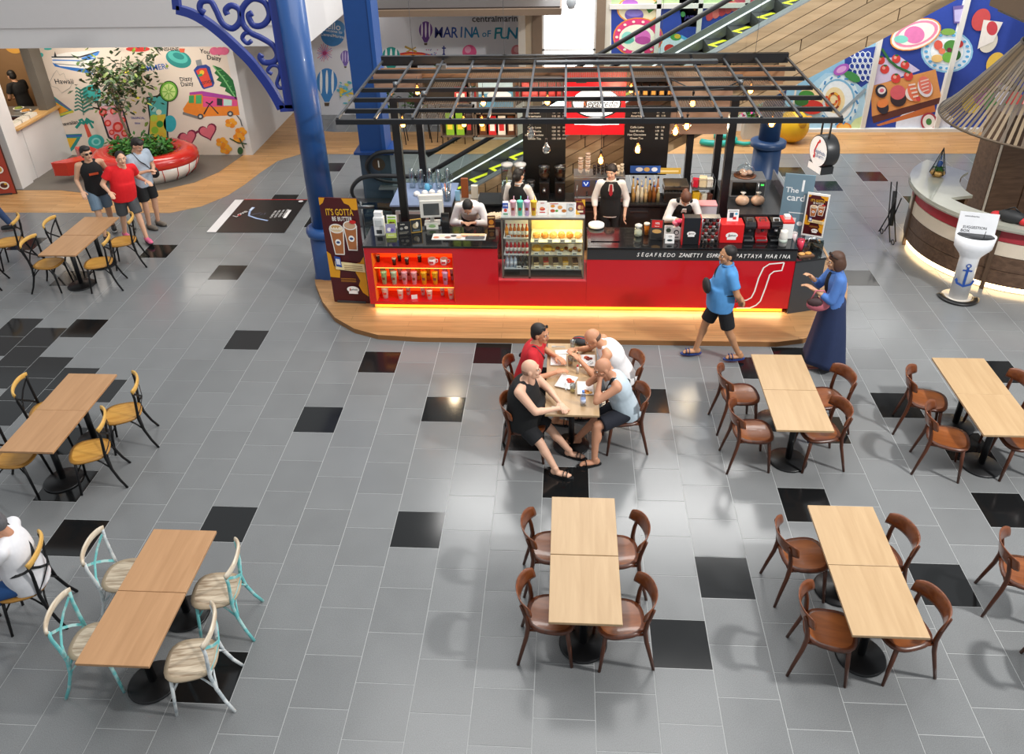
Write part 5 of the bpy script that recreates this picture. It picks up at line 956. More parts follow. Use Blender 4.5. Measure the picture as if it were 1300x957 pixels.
t = thing('snack_tray', 'brown snack tray on the charcoal end cabinet', 'tray', (5.23, 4.87, .955), .25); MB().box((0, 0, .01), (.24, .14, .02), P('#6a4a34', .5)).build('tray', t); MB().ell((-.05, 0, .03), (.05, .04, .02), P('#d8a05a', .6)).build('biscuit', t); MB().ell((.05, 0, .03), (.05, .04, .02), P('#c8903f', .6)).build('biscuit', t)
t = thing('leaflet_holder', 'clear acrylic leaflet holder hanging on the end cabinet', 'holder', (5.43, 5.08, .985), .3); MB().box((0, -.06, .05), (.16, .004, .16), GLASSD).box((0, .0, .0), (.16, .12, .006), GLASSD).box((-.08, -.03, .04), (.004, .08, .1), GLASSD).box((.08, -.03, .04), (.004, .08, .1), GLASSD).build('pocket', t); MB().tube([(-.09, .08, .02), (-.05, .1, .1), (.06, .1, .1), (.09, .06, .02)], .012, STEEL, 8).build('handle', t)
# ---- back counter machines
ZB = .95
em = thing('espresso_machine', 'steel espresso machine with three blue badges on the back counter', 'coffee machine', (2.33, 6.97, ZB))
MB().box((0, .02, .2), (.82, .4, .4), P('#8f9193', .3, .8)).box((0, -.14, .06), (.82, .16, .08), P('#a8aaac', .3, .8)).build('body', em, bev=.01); MB().box((0, .02, .42), (.84, .42, .03), STEEL).box((0, -.17, .445), (.84, .008, .03), STEEL).build('cup_rail', em)
for s in (-1, 0, 1): MB().box((s * .22, -.185, .33), (.12, .01, .1), P('#1a3f9a', .4, emit=.6)).build('badge', em); p = Print((s * .22, -.19, .33), (1, 0, 0), (0, 0, 1)); p.line([(-.035, .03), (0, -.03), (.035, .03)], .015, P('#dceaff', .4, emit=.8)); p.build('badge_mark', em)
for s in (-1, 1): MB().cyl((s * .2, -.12, .24), (s * .2, -.12, .18), .035, BLKP).cyl((s * .2, -.12, .19), (s * .2, -.3, .17), .014, BLKP).build('group_head', em)
for s in (-1, 1): MB().tube([(s * .36, -.18, .3), (s * .37, -.24, .22), (s * .36, -.22, .1)], .007, STEEL, 6).build('steam_wand', em)
for x, h, k in ((2.02, .24, 'shorter'), (2.14, .32, 'taller')):
    t = thing('paper_cup_stack', k + ' stack of printed paper cups on the espresso machine', 'cups', (x, 7.0, ZB + .437)); b = MB(); n = int(h / .04)
    for i in range(n): b.lathe([(.028, i * .04), (.04, i * .04 + .05), (.043, i * .04 + .052), (.043, i * .04 + .058), (.0, i * .04 + .058)], P(['#e8d8c8', '#d8b8a0'][i % 2], .5), n=10)
    b.build('cups', t)
for i in range(8):
    t = thing('espresso_cup', 'dark espresso cup on top of the espresso machine' if i < 5 else 'pale espresso cup on top of the espresso machine', 'cup', (2.25 + .065 * i, 6.93 + .07 * (i % 2), ZB + .437), 0, 'cups warming on the machine'); b = MB()
    for k in range(3): b.lathe([(0, .05 * k), (.02, .05 * k), (.032, .05 * k + .055), (.026, .05 * k + .055)], P('#2a1c16' if i < 5 else '#d8c4a8', .3), n=10)
    b.build('body', t)
def grinder(x, label, hop):
    t = thing('coffee_grinder', label, 'grinder', (x, 6.98, ZB)); MB().box((0, 0, .16), (.17, .24, .32), P('#18181a', .3)).build('body', t, bev=.01); lat([(.05, .32), (.09, .42), (.1, .54), (.1, .58), (0, .6)], glassmat('hopper_' + hop, hop, .15), 14).build('hopper', t); lat([(0, .33), (.05, .33), (.085, .42), (0, .43)], P('#3a2414', .6), 12).build('beans', t); MB().cyl((0, -.12, .2), (0, -.17, .17), .03, STEEL).build('spout', t)
grinder(1.42, 'black coffee grinder before the tall menu board', '#d8d0c4'); grinder(1.68, 'black coffee grinder beside the espresso machine', '#c8c0b4')
def dispenser(x, label):
    t = thing('drink_dispenser', label, 'dispenser', (x, 6.97, ZB)); MB().box((0, 0, .12), (.19, .3, .24), P('#7d7f80', .35, .6)).build('base', t); MB().box((0, 0, .42), (.18, .26, .32), glassmat('tank_glass', '#dfe6e6', .22)).build('tank', t, bev=.02); lat([(.1, .58), (.1, .61), (0, .64)], P('#c8caca', .4), 12).build('lid', t); MB().box((0, -.16, .14), (.08, .02, .12), P('#e8e6e0', .4)).build('label', t); MB().box((0, -.1, .35), (.02, .02, .12), P('#d8e02a', .4)).build('paddle', t)
dispenser(.80, 'clear drink dispenser tank at the end of the back counter'); dispenser(1.02, 'clear drink dispenser tank beside the coffee grinder')
t = thing('blender', 'glass jug blender on the back counter before the menu board', 'blender', (1.2, 6.74, ZB)); MB().box((0, 0, .08), (.14, .15, .16), BLKP).build('base', t, bev=.01); lat([(.05, .16), (.075, .38), (.07, .38), (.045, .17)], glassmat('tank_glass'), 12).build('jug', t); lat([(.078, .38), (.07, .41), (0, .41)], BLKP, 12).build('lid', t)
SYR = ['#c89a5a', '#e0c08a', '#b8a878', '#e8dcc0', '#8a5a2a', '#d8b070', '#e4d8b8', '#a86a3a']
for i in range(14):
    x = 2.9 + .068 * (i % 7); y = 6.82 + .16 * (i // 7); nm = ['caramel', 'vanilla', 'hazelnut', 'cream', 'mocha', 'honey', 'coconut'][i % 7]
    t = thing('syrup_bottle', nm + ' coloured syrup bottle in the ' + ('front' if i < 7 else 'rear') + ' row beside the barista', 'bottle', (x, y, ZB), 0, 'syrup bottles'); h = .24 + .03 * ((i * 5) % 3) + (.06 if i >= 7 else 0)
    lat([(0, 0), (.028, 0), (.03, h * .55), (.012, h * .75), (.011, h), (0, h)], P(SYR[(i * 3) % 8], .2), 10).build('body', t); lat([(.0125, h * .98), (.016, h), (.016, h * 1.06), (0, h * 1.08)], P(['#e8e4dc', '#2a2a2a', '#3a5ab0'][i % 3], .4), 8).build('pump', t)
card('syrup_sign', 'blue branded strip above the syrup bottles', (3.1, 7.12, 1.34), .5, .12, '#2f5aa8', [('e', .3, .5, .12, .3, '#e0e4ec'), ('e', .55, .5, .1, .3, '#c8a05a'), ('e', .8, .5, .1, .3, '#e0e4ec')]); card('syrup_sign', 'yellow branded strip under the post-side menu board', (3.5, 7.13, 1.32), .38, .1, '#c8a23f', [('r', .1, .3, .9, .6, '#e8d49a')])
t = thing('panini_press', 'steel panini press with ribbed plates on the back counter', 'grill', (3.6, 6.96, ZB)); MB().box((0, 0, .09), (.4, .38, .18), P('#5a5652', .3, .8)).build('base', t, bev=.008); MB().box((0, .02, .25), (.4, .36, .07), P('#8a7f70', .3, .8)).build('lid', t, bev=.008)
for i in range(7): MB().box((-.16 + .053 * i, 0, .187), (.02, .32, .012), DSTEEL).build('rib', t)
MB().tube([(-.05, -.16, .28), (-.05, -.24, .3), (.05, -.24, .3), (.05, -.16, .28)], .01, BLKP, 6).build('handle', t)
# right side counter with microwave and baskets
t = thing('side_counter', 'black side counter under the microwave', 'counter'); MB().bb(4.36, 5.25, 6.0, 7.4, KZ, 1.07, P('#1c1c1e', .5)).build('body', t); MB().bb(4.34, 5.28, 5.98, 7.42, 1.07, 1.1, P('#2c2d2f', .3)).build('worktop', t); MB().bb(5.262, 5.28, 6.0, 7.4, 1.1, 1.3, P('#5a5560', .2)).build('side_panel', t)
t = thing('microwave', 'grey microwave oven with dark door on the side counter', 'microwave', (4.72, 6.86, 1.1), -.03); MB().box((0, 0, .15), (.56, .4, .3), P('#6a6b6c', .4)).build('case', t, bev=.008); MB().box((-.06, -.205, .15), (.38, .01, .22), P('#0f1011', .12)).build('door', t); MB().cyl((.16, -.22, .06), (.16, -.22, .25), .009, STEEL).build('handle', t); MB().box((.22, -.205, .15), (.09, .008, .24), P('#3c3d3f', .3)).box((.22, -.21, .22), (.05, .006, .03), P('#4ad05a', .4, emit=.8)).build('controls', t)
t = thing('cake_dome', 'glass cake dome over buns on the microwave', 'cake stand', (4.68, 6.84, 1.4)); lat([(0, 0), (.17, 0), (.18, .02), (0, .02)], P('#7a4a2f', .4), 24).build('plate', t); lat([(.15, .02), (.15, .08), (.12, .15), (.05, .19), (0, .2)], glassmat('clear_glass'), 24).build('dome', t); MB().ell((0, 0, .21), .018, STEEL, 8, 6).build('knob', t)
for i in range(3): MB().ell((.06 * math.cos(i * 2.1), .06 * math.sin(i * 2.1), .06), (.055, .05, .04), P('#c8a08a', .6)).build('bun', t)
for x, k in ((4.58, 'nearer the post'), (4.82, 'nearer the card banner')):
    t = thing('bread_bag', 'clear bag of bread rolls before the microwave, ' + k, 'bag', (x, 6.35, 1.1)); b = MB(); b.ell((0, 0, .08), (.11, .085, .085), P('#c8a488', .35, var=.25, scale=22)); b.build('bread', t); lat([(.02, .155), (.012, .175), (.03, .2), (.045, .215)], P('#dcd6cc', .3), 10).build('knot', t)
t = thing('goods_basket', 'wire basket of snack packets beside the post', 'basket', (4.02, 6.88, ZB)); b = MB()
for z in (.0, .02, .26, .42): b.tube([(-.18, -.14, z), (.18, -.14, z), (.18, .14, z), (-.18, .14, z)], .005, DSTEEL, 6, closed=True)
for a in (-1, 1):
    for c in (-1, 1): b.cyl((a * .18, c * .14, 0), (a * .18, c * .14, .42), .005, DSTEEL, n=6)
b.box((0, 0, .25), (.36, .28, .006), P('#4a4a4c', .4)); b.build('rack', t)
for i, (x, z, h, s) in enumerate(((-.12, .26, '#d8203a', (.1, .1, .14)), (0, .26, '#e8d8b0', (.12, .1, .18)), (.11, .26, '#e4e0d4', (.1, .1, .15)), (-.1, .02, '#e8b42a', (.12, .1, .16)), (.03, .02, '#e0d8c4', (.09, .1, .13)), (.12, .02, '#6a3a2a', (.08, .1, .12)))): MB().box((x, -.03, z + s[2] / 2), s, P(h, .4, var=.2, scale=25), rz=.2 * (i - 2), rx=.1).build('packet', t, bev=.012)
t = thing('plastic_tub', 'clear plastic tub with a pink lid beside the basket', 'box', (4.05, 6.4, .95)); 
MB().box((0, 0, .07), (.28, .2, .14), P('#c9c4cc', .3)).build('tub', t, bev=.01); MB().box((0, 0, .155), (.29, .21, .03), P('#e8a0a4', .4)).build('lid', t, bev=.008)
b = MB(); b.bb(3.86, 4.24, 6.24, 6.68, KZ, .95, P('#1c1c1e', .5)); tag(b.build('side_shelf'), 'black waist-high shelf unit beneath the pink-lidded tub', 'shelf')
# glassware on the left side counter
for i in range(5):
    x, y = -.88 + .155 * i, 7.3 - .03 * (i % 2); t = thing('glass_carafe', 'tall clear glass jar upside down on the blue mat', 'glass', (x, y, 1.0), 0, 'glass jars on the blue mat'); lat([(.05, 0), (.055, .05), (.05, .3), (.04, .34), (0, .35)], glassmat('carafe', '#dfe8ea', .25), 12).build('body', t); MB().tube([(.05, 0, .25), (.09, 0, .22), (.09, 0, .1), (.053, 0, .07)], .007, glassmat('carafe'), 6).build('handle', t)
for i, (x, y) in enumerate(((-.75, 6.95), (-.62, 7.0), (-.5, 7.02), (-.66, 6.82), (-.36, 7.0), (-.3, 7.12))): t = thing('white_bowl', 'white bowl drying on the blue mat', 'bowl', (x, y, 1.0), 0, 'white bowls on the blue mat'); lat([(.06, 0), (.05, .05), (.025, .07), (0, .07)], WHT, 14).build('body', t)
t = thing('small_jug', 'small blue jug among glassware on the blue mat', 'jug', (-.6, 7.16, 1.0)); lat([(0, 0), (.045, 0), (.05, .06), (.035, .12), (.03, .12)], P('#5aa8d0', .4)).build('body', t); MB().tube([(.045, 0, .1), (.08, 0, .08), (.05, 0, .03)], .007, P('#5aa8d0', .4), 6).build('handle', t)
t = thing('utensil_jar', 'clear utensil bin with blue and orange handles', 'container', (-.2, 6.72, 1.0)); lat([(0, 0), (.06, 0), (.075, .2), (.07, .2), (.055, .01)], glassmat('tank_glass'), 14).build('bin', t)
for i, h in enumerate(('#3a6ab8', '#e8802a', '#2a2a2a', '#c8c8c8')): MB().cyl((.02 * (i - 1.5), 0, .02), (.05 * (i - 1.5), .02, .3), .008, P(h, .4), n=6).build('utensil', t)
t = thing('sink_cabinet', 'grey sink cabinet with wooden board behind the leaning server', 'cabinet', (.1, 7.1, KZ)); MB().box((0, 0, .4), (.42, .4, .8), P('#9a948c', .4)).build('body', t, bev=.006); MB().box((-.05, .05, .98), (.12, .06, .34), P('#8a4a24', .5)).build('board', t); MB().box((.12, .03, .92), (.11, .08, .22), P('#d8d4c8', .4)).build('jar', t); MB().box((-.16, -.1, .9), (.08, .03, .18), P('#8fc0e0', .4)).build('carton', t)
t = thing('bread_tray', 'tray of pale sandwiches beside the server in white', 'tray', (.66, 6.25, .9)); MB().box((0, 0, .01), (.34, .24, .02), P('#3a3a3c', .4)).build('tray', t)
for i in range(5): MB().box((-.1 + .05 * i, .02 * (i % 2), .04), (.1, .16, .03), P('#dcc8ac', .6), rz=.3, ry=-.3).build('sandwich', t)
b = MB(); b.bb(.48, .84, 6.1, 6.4, KZ, .9, P('#1d1d20', .5)); tag(b.build('trolley'), 'black waist-high trolley holding the tray of sandwiches', 'trolley')
# ---- banners
def banner(label, A, B, zt, draw, base, foot=True, zb=None):
    A = Vector(A); B = Vector(B); w_ = (B - A).length; rz = math.atan2(B.y - A.y, B.x - A.x); t = thing('standing_banner', label, 'banner', (A.x, A.y, A.z), rz); h = zt - A.z; z0 = zb or 0
    MB().box((w_ / 2, .012, (h + z0) / 2), (w_, .02, h - z0), P(base, .4)).build('panel', t); p = Print((0, 0, 0), (1, 0, 0), (0, 0, 1)); draw(p, w_, h); p.build('print', t)
    if foot: MB().box((w_ / 2, .06, .02), (w_ * .8, .16, .03), P('#3a3b3d', .4)).build('foot', t)
    else: MB().cyl((w_ * .5, .03, 0), (w_ * .5, .03, h), .012, P('#d8d8d8', .3)).build('pole', t); lat([(0, 0), (.1, 0), (.095, .02), (0, .03)], P('#4a4b4d', .4), c=(w_ / 2, .0, 0)).build('foot', t)
MAR, GLD = P('#4a0f14', .45), P('#dd9a1c', .45)
def butter(p, w, h, z0=.0):
    f = lambda pts: [(a * w, z0 + c * (h - z0)) for a, c in pts]
    p.raw(f([(0, 0), (1, 0), (1, 1), (0, 1)]), MAR); p.raw(f([(0, .93), (.1, .955), (.16, 1), (0, 1)]), GLD); p.raw(f([(.6, 1), (.66, .955), (.78, .94), (.84, .9), (.92, .895), (1, .9), (1, 1)]), GLD); p.raw(f([(0, .5), (.1, .47), (.14, .36), (.3, .31), (.26, .24), (0, .245)]), GLD); p.raw(f([(1, .46), (.88, .4), (.76, .39), (.72, .3), (.82, .22), (.76, .17), (.85, .1), (1, .06)]), GLD)
    y = lambda c: z0 + c * (h - z0); s = (h - z0)
    p.text("IT'S GOTTA", (.5 * w, y(.87)), .085 * s, P('#e8b52a', .5), .02, 0, w / s * 1.65); p.text('BE BUTTER', (.55 * w, y(.81)), .055 * s, P('#f0ece4', .5), .02, 0, w / s * 2.0)
    for cxx, cy, k, top in ((.36, .62, 1, '#e8d0a8'), (.74, .66, .95, '#c8a080')):
        q = lambda a, c: (cxx * w + a * w * k, y(cy + c * k)); p.raw([q(-.2, .1), q(-.13, -.15), q(.13, -.15), q(.2, .1)], P('#f0ebe2', .5)); p.raw([q(-.17, .09), q(-.11, -.14), q(.11, -.14), q(.17, .09)], P('#a8683a', .5)); p.el(q(0, .1), (.19 * w * k, .045 * s * k), P('#f0ebe2', .5)); p.el(q(0, .1), (.16 * w * k, .035 * s * k), P(top, .5)); p.el(q(0, -.03), (.08 * w, .03 * s), P('#f2efe8', .5)); p.el(q(0, -.03), (.05 * w, .012 * s), P('#3a4a7a', .5))
    for i in range(7): p.el(((.26 + .035 * i) * w, y(.725 + .012 * (i % 2))), (.05 * w, .014 * s), P(['#f0e4cc', '#c89a5a'][i % 2], .5))
    p.el((.83 * w, y(.79)), (.09 * w, .018 * s), P('#c8201f', .5)); p.raw(f([(.2, .33), (1, .31), (1, .39), (.2, .41)]), P('#ecd9a4', .5)); p.raw(f([(.22, .36), (.38, .35), (.36, .45), (.2, .46)]), P('#2f4f9a', .5)); p.raw(f([(.24, .38), (.35, .375), (.34, .43), (.23, .435)]), P('#d8dce8', .5))
    for i in range(3): p.raw(f([(.44, .37 - .018 * i), (.94, .365 - .018 * i), (.94, .37 - .018 * i), (.44, .375 - .018 * i)]), P('#8a5a3a', .5)); p.raw(f([(.3, .24 - .014 * i), (.72, .24 - .014 * i), (.72, .244 - .014 * i), (.3, .244 - .014 * i)]), P('#c88a2a', .5))
    logo(p, .6 * w, y(.135), .17 * w)
def PosterInset(p, w, h, z0):
    n = Print(p.O + p.U * (.06 * w) + p.N * .002, p.U, p.V); butter(n, w * .88, h - .03, z0 + .03); p.add(n.v, [], WHT)
    for f, i, s in zip(n.f, n.mi, n.sm): p.add([n.v[k] for k in f], [tuple(range(len(f)))], n.ml[i])
banner("maroon and gold coffee banner reading IT'S GOTTA BE BUTTER beside the cup niche", (-1.79, 4.9, .078), (-1.225, 4.86, .078), 1.82, lambda p, w, h: butter(p, w, h, .02), '#4a0f14')
def onecard(p, w, h):
    p.raw([(0, .1), (w, .1), (w, h), (0, h)], P('#6f8a99', .4)); W2 = P('#eef2f4', .5); p.text('The', (.3 * w, h * .86), .12, W2); p.text('1', (.64 * w, h * .9), .26, W2); p.text('card', (.46 * w, h * .795), .15, W2)
    p.raw([(.3 * w, h * .66), (.8 * w, h * .66), (.8 * w, h * .668), (.3 * w, h * .668)], W2); p.el((.72 * w, h * .57), (.1 * w, .02 * h), W2); p.raw([(.2 * w, h * .42), (.36 * w, h * .42), (.4 * w, h * .56), (.18 * w, h * .56)], P('#bfe0d0', .5)); p.raw([(.42 * w, h * .45), (.54 * w, h * .45), (.58 * w, h * .62), (.4 * w, h * .62)], P('#e4dce0', .5)); p.text('FREE', (.6 * w, h * .33), .1, W2); p.raw([(.4 * w, h * .4), (.9 * w, h * .4), (.9 * w, h * .408), (.4 * w, h * .408)], W2)
q1, q2 = at(999, 222, 5.8), at(1036, 218, 5.8)
banner('tall grey-blue loyalty card banner beside the kiosk end', (q1.x, 5.86, 0), (q2.x, 5.76, 0), q1.z, onecard, '#6f8a99')
q1, q2 = at(1026, 254, 5.66), at(1053, 246, 5.66); q3 = at(1050, 306, 5.66)
banner("small white-framed maroon drink poster on a pole beside the card banner", (q1.x, 5.72, .078), (q2.x, 5.6, .078), q2.z, lambda p, w, h: (p.raw([(0, q3.z), (w, q3.z), (w, h), (0, h)], P('#f0efec', .4)), None, PosterInset(p, w, h, q3.z)), '#eceae6', False, q3.z)
# ================================================================== SURROUNDINGS
BLUE = P('#1c4a86', .38, coat=.2, var=.03); BLUED = P('#243a5c', .45); ROYAL = P('#12297c', .35, coat=.3, var=.03)
t = thing('round_column', 'tall round blue column with a thicker ringed base beside the banner', 'column', (-2.07, 5.86, 0))
lat([(0, .0), (.285, .0), (.285, .05), (.27, .08), (.262, .78), (.0, .78)], P('#1a3f74', .4), 32).build('base', t); lat([(.262, .78), (.30, .81), (.31, .86), (.30, .91), (.255, .94), (.2, .95)], BLUE, 32).build('ring', t); lat([(.2, .95), (.195, 4.9), (0, 4.9)], BLUE, 32).build('shaft', t)
sb = thing('scroll_bracket', 'royal blue scrolled iron bracket between column and beam', 'bracket')
def bp(x, y): return at(220 + x / 6.38, y / 6.38, 5.85)
def scr(pts, r, nm='scroll'): MB().tube(catm([bp(*q) for q in pts]), r, ROYAL, 8, flat=(r, .03), up=(0, 1, 0)).build(nm, sb)
def catm(p, k=5):
    out = []
    for i in range(len(p) - 1):
        a, b_, c, d = p[max(i - 1, 0)], p[i], p[i + 1], p[min(i + 2, len(p) - 1)]
        for j in range(k): t_ = j / k; out.append(.5 * ((2 * b_) + (c - a) * t_ + (2 * a - 5 * b_ + 4 * c - d) * t_ ** 2 + (3 * b_ - a - 3 * c + d) * t_ ** 3))
    return out + [p[-1]]
MB().tube(catm([bp(*q) for q in [(32, 75), (150, 110), (280, 185), (400, 280), (520, 390), (620, 490), (700, 590), (780, 700), (840, 800), (880, 875)]]), .06, ROYAL, 4, flat=(.06, .05), up=(0, 1, 0)).build('arch_bar', sb)
MB().tube([bp(32, 75), bp(20, -60), bp(10, -200)], .04, ROYAL, 4, flat=(.05, .05), up=(0, 1, 0)).build('end_bar', sb)
MB().tube([bp(800, -60), bp(835, 150), bp(890, 500), bp(945, 870)], .05, ROYAL, 4, flat=(.06, .05), up=(0, 1, 0)).build('side_bar', sb); MB().tube([bp(870, 872), bp(975, 868)], .05, ROYAL, 4, flat=(.05, .05), up=(0, 1, 0)).build('foot_bar', sb)
scr([(255, 105), (215, 70), (230, 15), (300, 10), (345, 80), (400, 190), (480, 230), (540, 170), (535, 80), (470, 45), (425, 80), (440, 120)], .045); scr([(640, 105), (610, 130), (650, 205), (730, 200), (780, 120), (740, 20), (640, -10), (560, 70), (560, 180), (620, 260), (720, 310), (810, 370), (845, 450), (810, 500), (740, 505), (705, 470), (715, 440)], .045)
scr([(635, 330), (600, 350), (560, 310), (580, 270), (620, 265)], .032); scr([(800, 600), (765, 570), (800, 530), (850, 540), (865, 590), (840, 670), (860, 710), (890, 710)], .028)
t = thing('square_column', 'square blue steel column on a dark plinth marked 1', 'column', (-1.95, 9.45, 0))
MB().box((0, 0, .47), (.6, .55, .94), P('#3b4a5a', .5)).build('plinth', t); MB().box((0, 0, .96), (.78, .7, .05), P('#1c3f7a', .4)).build('cap_plate', t); b = MB(); b.box((-.05, 0, 2.6), (.46, .5, 3.24), P('#15407c', .45)); b.box((.2, 0, 2.6), (.07, .56, 3.24), P('#1c4a8c', .45)); b.build('shaft', t)
p = Print((.06, -.276, .72), (1, 0, 0), (0, 0, 1)); p.el((0, 0), (.13, .13), P('#4a3520', .4)); p.text('1', (0, 0), .2, P('#f0eee8', .5)); p.build('number_disc', t)
t = thing('round_column', 'dark blue round column with flanged base beyond the microwave', 'column', (5.72, 9.8, 0))
lat([(0, 0), (.3, 0), (.3, .06), (.27, .1), (.265, .85), (0, .85)], P('#22406a', .4), 28).build('base', t); lat([(.265, .85), (.34, .88), (.34, .97), (.27, 1.0), (.2, 1.01)], P('#22406a', .4), 28).build('ring', t); lat([(.2, 1.01), (.195, 2.9), (0, 2.9)], P('#22406a', .4), 28).build('shaft', t)
# ---- printed floor mat
t = thing('printed_mat', 'black printed promotional mat lying on the grey tiles', 'mat', (-4.88, 7.54, .001)); MB().bb(0, 1.48, 0, 1.55, 0, .006, P('#171414', .3)).build('sheet', t)
p = Print((0, 0, .006), (1, 0, 0), (0, 1, 0)); p.raw([(0, 0), (.18, 0), (.18, 1.53), (0, 1.53)], P('#e6e2e0', .4)); p.raw([(.18, 1.53), (1.48, 1.53), (1.48, 1.55), (.18, 1.55)], P('#c82a2a', .4))
p.line([(.52, 1.15), (.5, .95), (.55, .75), (.75, .62), (1.0, .52)], .04, P('#9fb4d8', .4)); p.line([(.5, 1.15), (.49, 1.0)], .05, P('#d8e4f4', .4)); [p.el((.6 + .06 * i, .8 + .03 * (i % 3)), (.05, .012), P('#5a5a6a', .4), .4 * i) for i in range(5)]
p.text('Love', (.36, .82), .16, P('#d8d4d0', .5), PI / 2 - .5); p.el((.36, .75), (.03, .03), P('#c8282a', .5))
for i in range(4): p.text('COFFEE TIME', (1.02 + .075 * i, .8 + .02 * i), .06, P('#d8d4d0', .5), PI / 2)
p.raw([(1.26, .62), (1.32, .62), (1.32, 1.0), (1.26, 1.0)], P('#e8e4e0', .5)); p.el((1.38, 1.43), (.05, .04), P('#e8e4e0', .5)); p.build('print', t)
# ---- escalator
es = thing('escalator', 'escalator with glass balustrades rising behind the coffee kiosk', 'escalator')
SL = .58; XE = 9.5
def zr(x): return max(1.0, 1.45 + SL * x)
CLW = wood('cladding_wood', '#a38a69', '#bda482', 0, 1.3, 9, .5, objrand=True); RUB = P('#18191b', .4); ALU = P('#a8abad', .35, .8); BRK = P('#3a2f26', .6)
Ms = Matrix.Rotation(PI / 2, 4, 'X')
def slab(y0, y1, f0, f1, xa, xb, m, nm, par=es, kink=None):
    xs = [xa] + ([kink] if kink else []) + [xb]; pts = [(x, f0(x)) for x in xs] + [(x, f1(x)) for x in reversed(xs)]
    M_ = Matrix(((1, 0, 0, 0), (0, 0, -1, 0), (0, 1, 0, 0), (0, 0, 0, 1))); b = MB(); b.prism(pts, -y1, -y0, m, M_); return b.build(nm, par)
lo = lambda x: max(.0, -.57 + SL * x); up = lambda x: max(.28, .73 + SL * x)
slab(7.74, 7.8, lambda x: max(0, -.56 + SL * x), lambda x: up(x) - .02, -.77, XE, BRK, 'truss_side', es, .965)
slab(9.12, 9.2, lambda x: max(0, -.56 + SL * x), up, -.77, XE, BRK, 'truss_side', es, .965)
slab(7.8, 9.12, lambda x: max(0, -.55 + SL * x), lambda x: max(.02, .3 + SL * x), -.77, XE, P('#2c2a28', .6), 'underside', es, .965)
# wooden cladding boards on the near side, laid along the slope
rnd = random.Random(3); dn = (SL, 1.0)
NB = 7; hb = 1.3 / NB
for r in range(NB):
    x = -.77 - rnd.random() * 1.2
    while x < XE:
        L = 1.3 + rnd.random() * 1.1; xa, xb = max(x + .008, -.77), min(x + L - .008, XE); x += L
        if xb - xa < .05: continue
        z0 = lambda q: -.57 + SL * q + hb * r + .007; z1 = lambda q: -.57 + SL * q + hb * (r + 1) - .007
        if z1(xb) < .02: continue
        if z0(xa) < 0:
            xa = max(xa, (0 + .57 - hb * (r + 1) + .007) / SL + .001)
            if xa >= xb - .05: continue
            xk = min(xb, (.57 - hb * r - .007) / SL); pts = [(xa, 0), (xk, 0)] if xk > xa else [(xa, z0(xa))]
            pts += [(xb, max(0, z0(xb)))] if xb > xk else []; pts += [(xb, z1(xb)), (xa, max(.002, z1(xa)))]
        else: pts = [(xa, z0(xa)), (xb, z0(xb)), (xb, z1(xb)), (xa, z1(xa))]
        M_ = Matrix(((1, 0, 0, 0), (0, 0, -1, 0), (0, 1, 0, 0), (0, 0, 0, 1))); b = MB(); b.prism(pts, -7.74, -7.71, CLW, M_); b.build('cladding_board', es)
for y0, y1 in ((7.72, 7.98), (8.98, 9.2)): slab(y0, y1, lambda x: up(x) - .02, lambda x: up(x) + .01, -1.9, XE, ALU, 'balustrade_deck', es, -.77)
slab(7.98, 8.0, lambda x: up(x) - .3, up, -1.2, XE, DSTEEL, 'skirt', es, -.77); slab(8.96, 8.98, lambda x: up(x) - .2, lambda x: up(x) + .13, -1.2, XE, P('#85898c', .4, .5), 'skirt', es, -.77); slab(8.945, 8.96, lambda x: up(x) - .02, lambda x: up(x) + .005, -.77, XE, P('#f4f6f8', .4, emit=1.2), 'light_line')
for y in (7.83, 9.1):
    slab(y - .006, y + .006, up, lambda x: zr(x) - .03, -1.85, XE, glassmat('balustrade_glass', '#f4f9f7', .015), 'glass_panel', es, -.77)
    pts = [Vector((-.9, y, .32)), Vector((-1.5, y, .36)), Vector((-1.95, y, .45)), Vector((-2.12, y, .68)), Vector((-2.0, y, .9)), Vector((-1.75, y, 1.0)), Vector((-1.2, y, 1.0)), Vector((-.9, y, 1.0)), Vector((-.65, y, 1.08)), Vector((0, y, 1.45)), Vector((XE, y, 1.45 + SL * XE))]
    MB().tube(catm(pts, 4), .035, RUB, 8, flat=(.028, .042)).build('handrail', es)
STP = P('#1d1e20', .5); YEL = P('#d8e016', .5)
x = -.8; i = 0
while x < 8.8:
    zs_ = max(.14, .7 + SL * x); b = MB(); b.box((x + .19, 8.48, zs_ - .1), (.38, .94, .2), STP); o = b.build('step', es)
    if True: p = Print((x, 8.05, zs_), (1, 0, 0), (0, 1, 0)); p.line([(.36, .08), (.05, .43), (.36, .78)], .1, YEL); p.build('arrow_mark', o)
    x += .38; i += 1
MB().bb(-2.4, -.8, 7.8, 9.12, .003, .03, DSTEEL).build('landing_plate', es)
t = thing('safety_barrier', 'low glass and steel barrier beside the escalator landing', 'barrier', (-1.5, 7.1, 0)); b = MB(); b.box((0, 0, .45), (.5, .02, .7), GLASSD); b.build('glass', t); b = MB(); b.cyl((-.28, 0, 0), (-.28, 0, .82), .02, DSTEEL); b.cyl((.28, 0, 0), (.28, 0, .82), .02, DSTEEL); b.build('post', t); MB().cyl((-.5, 0, .72), (-.05, 0, .72), .035, DSTEEL).build('rail', t)
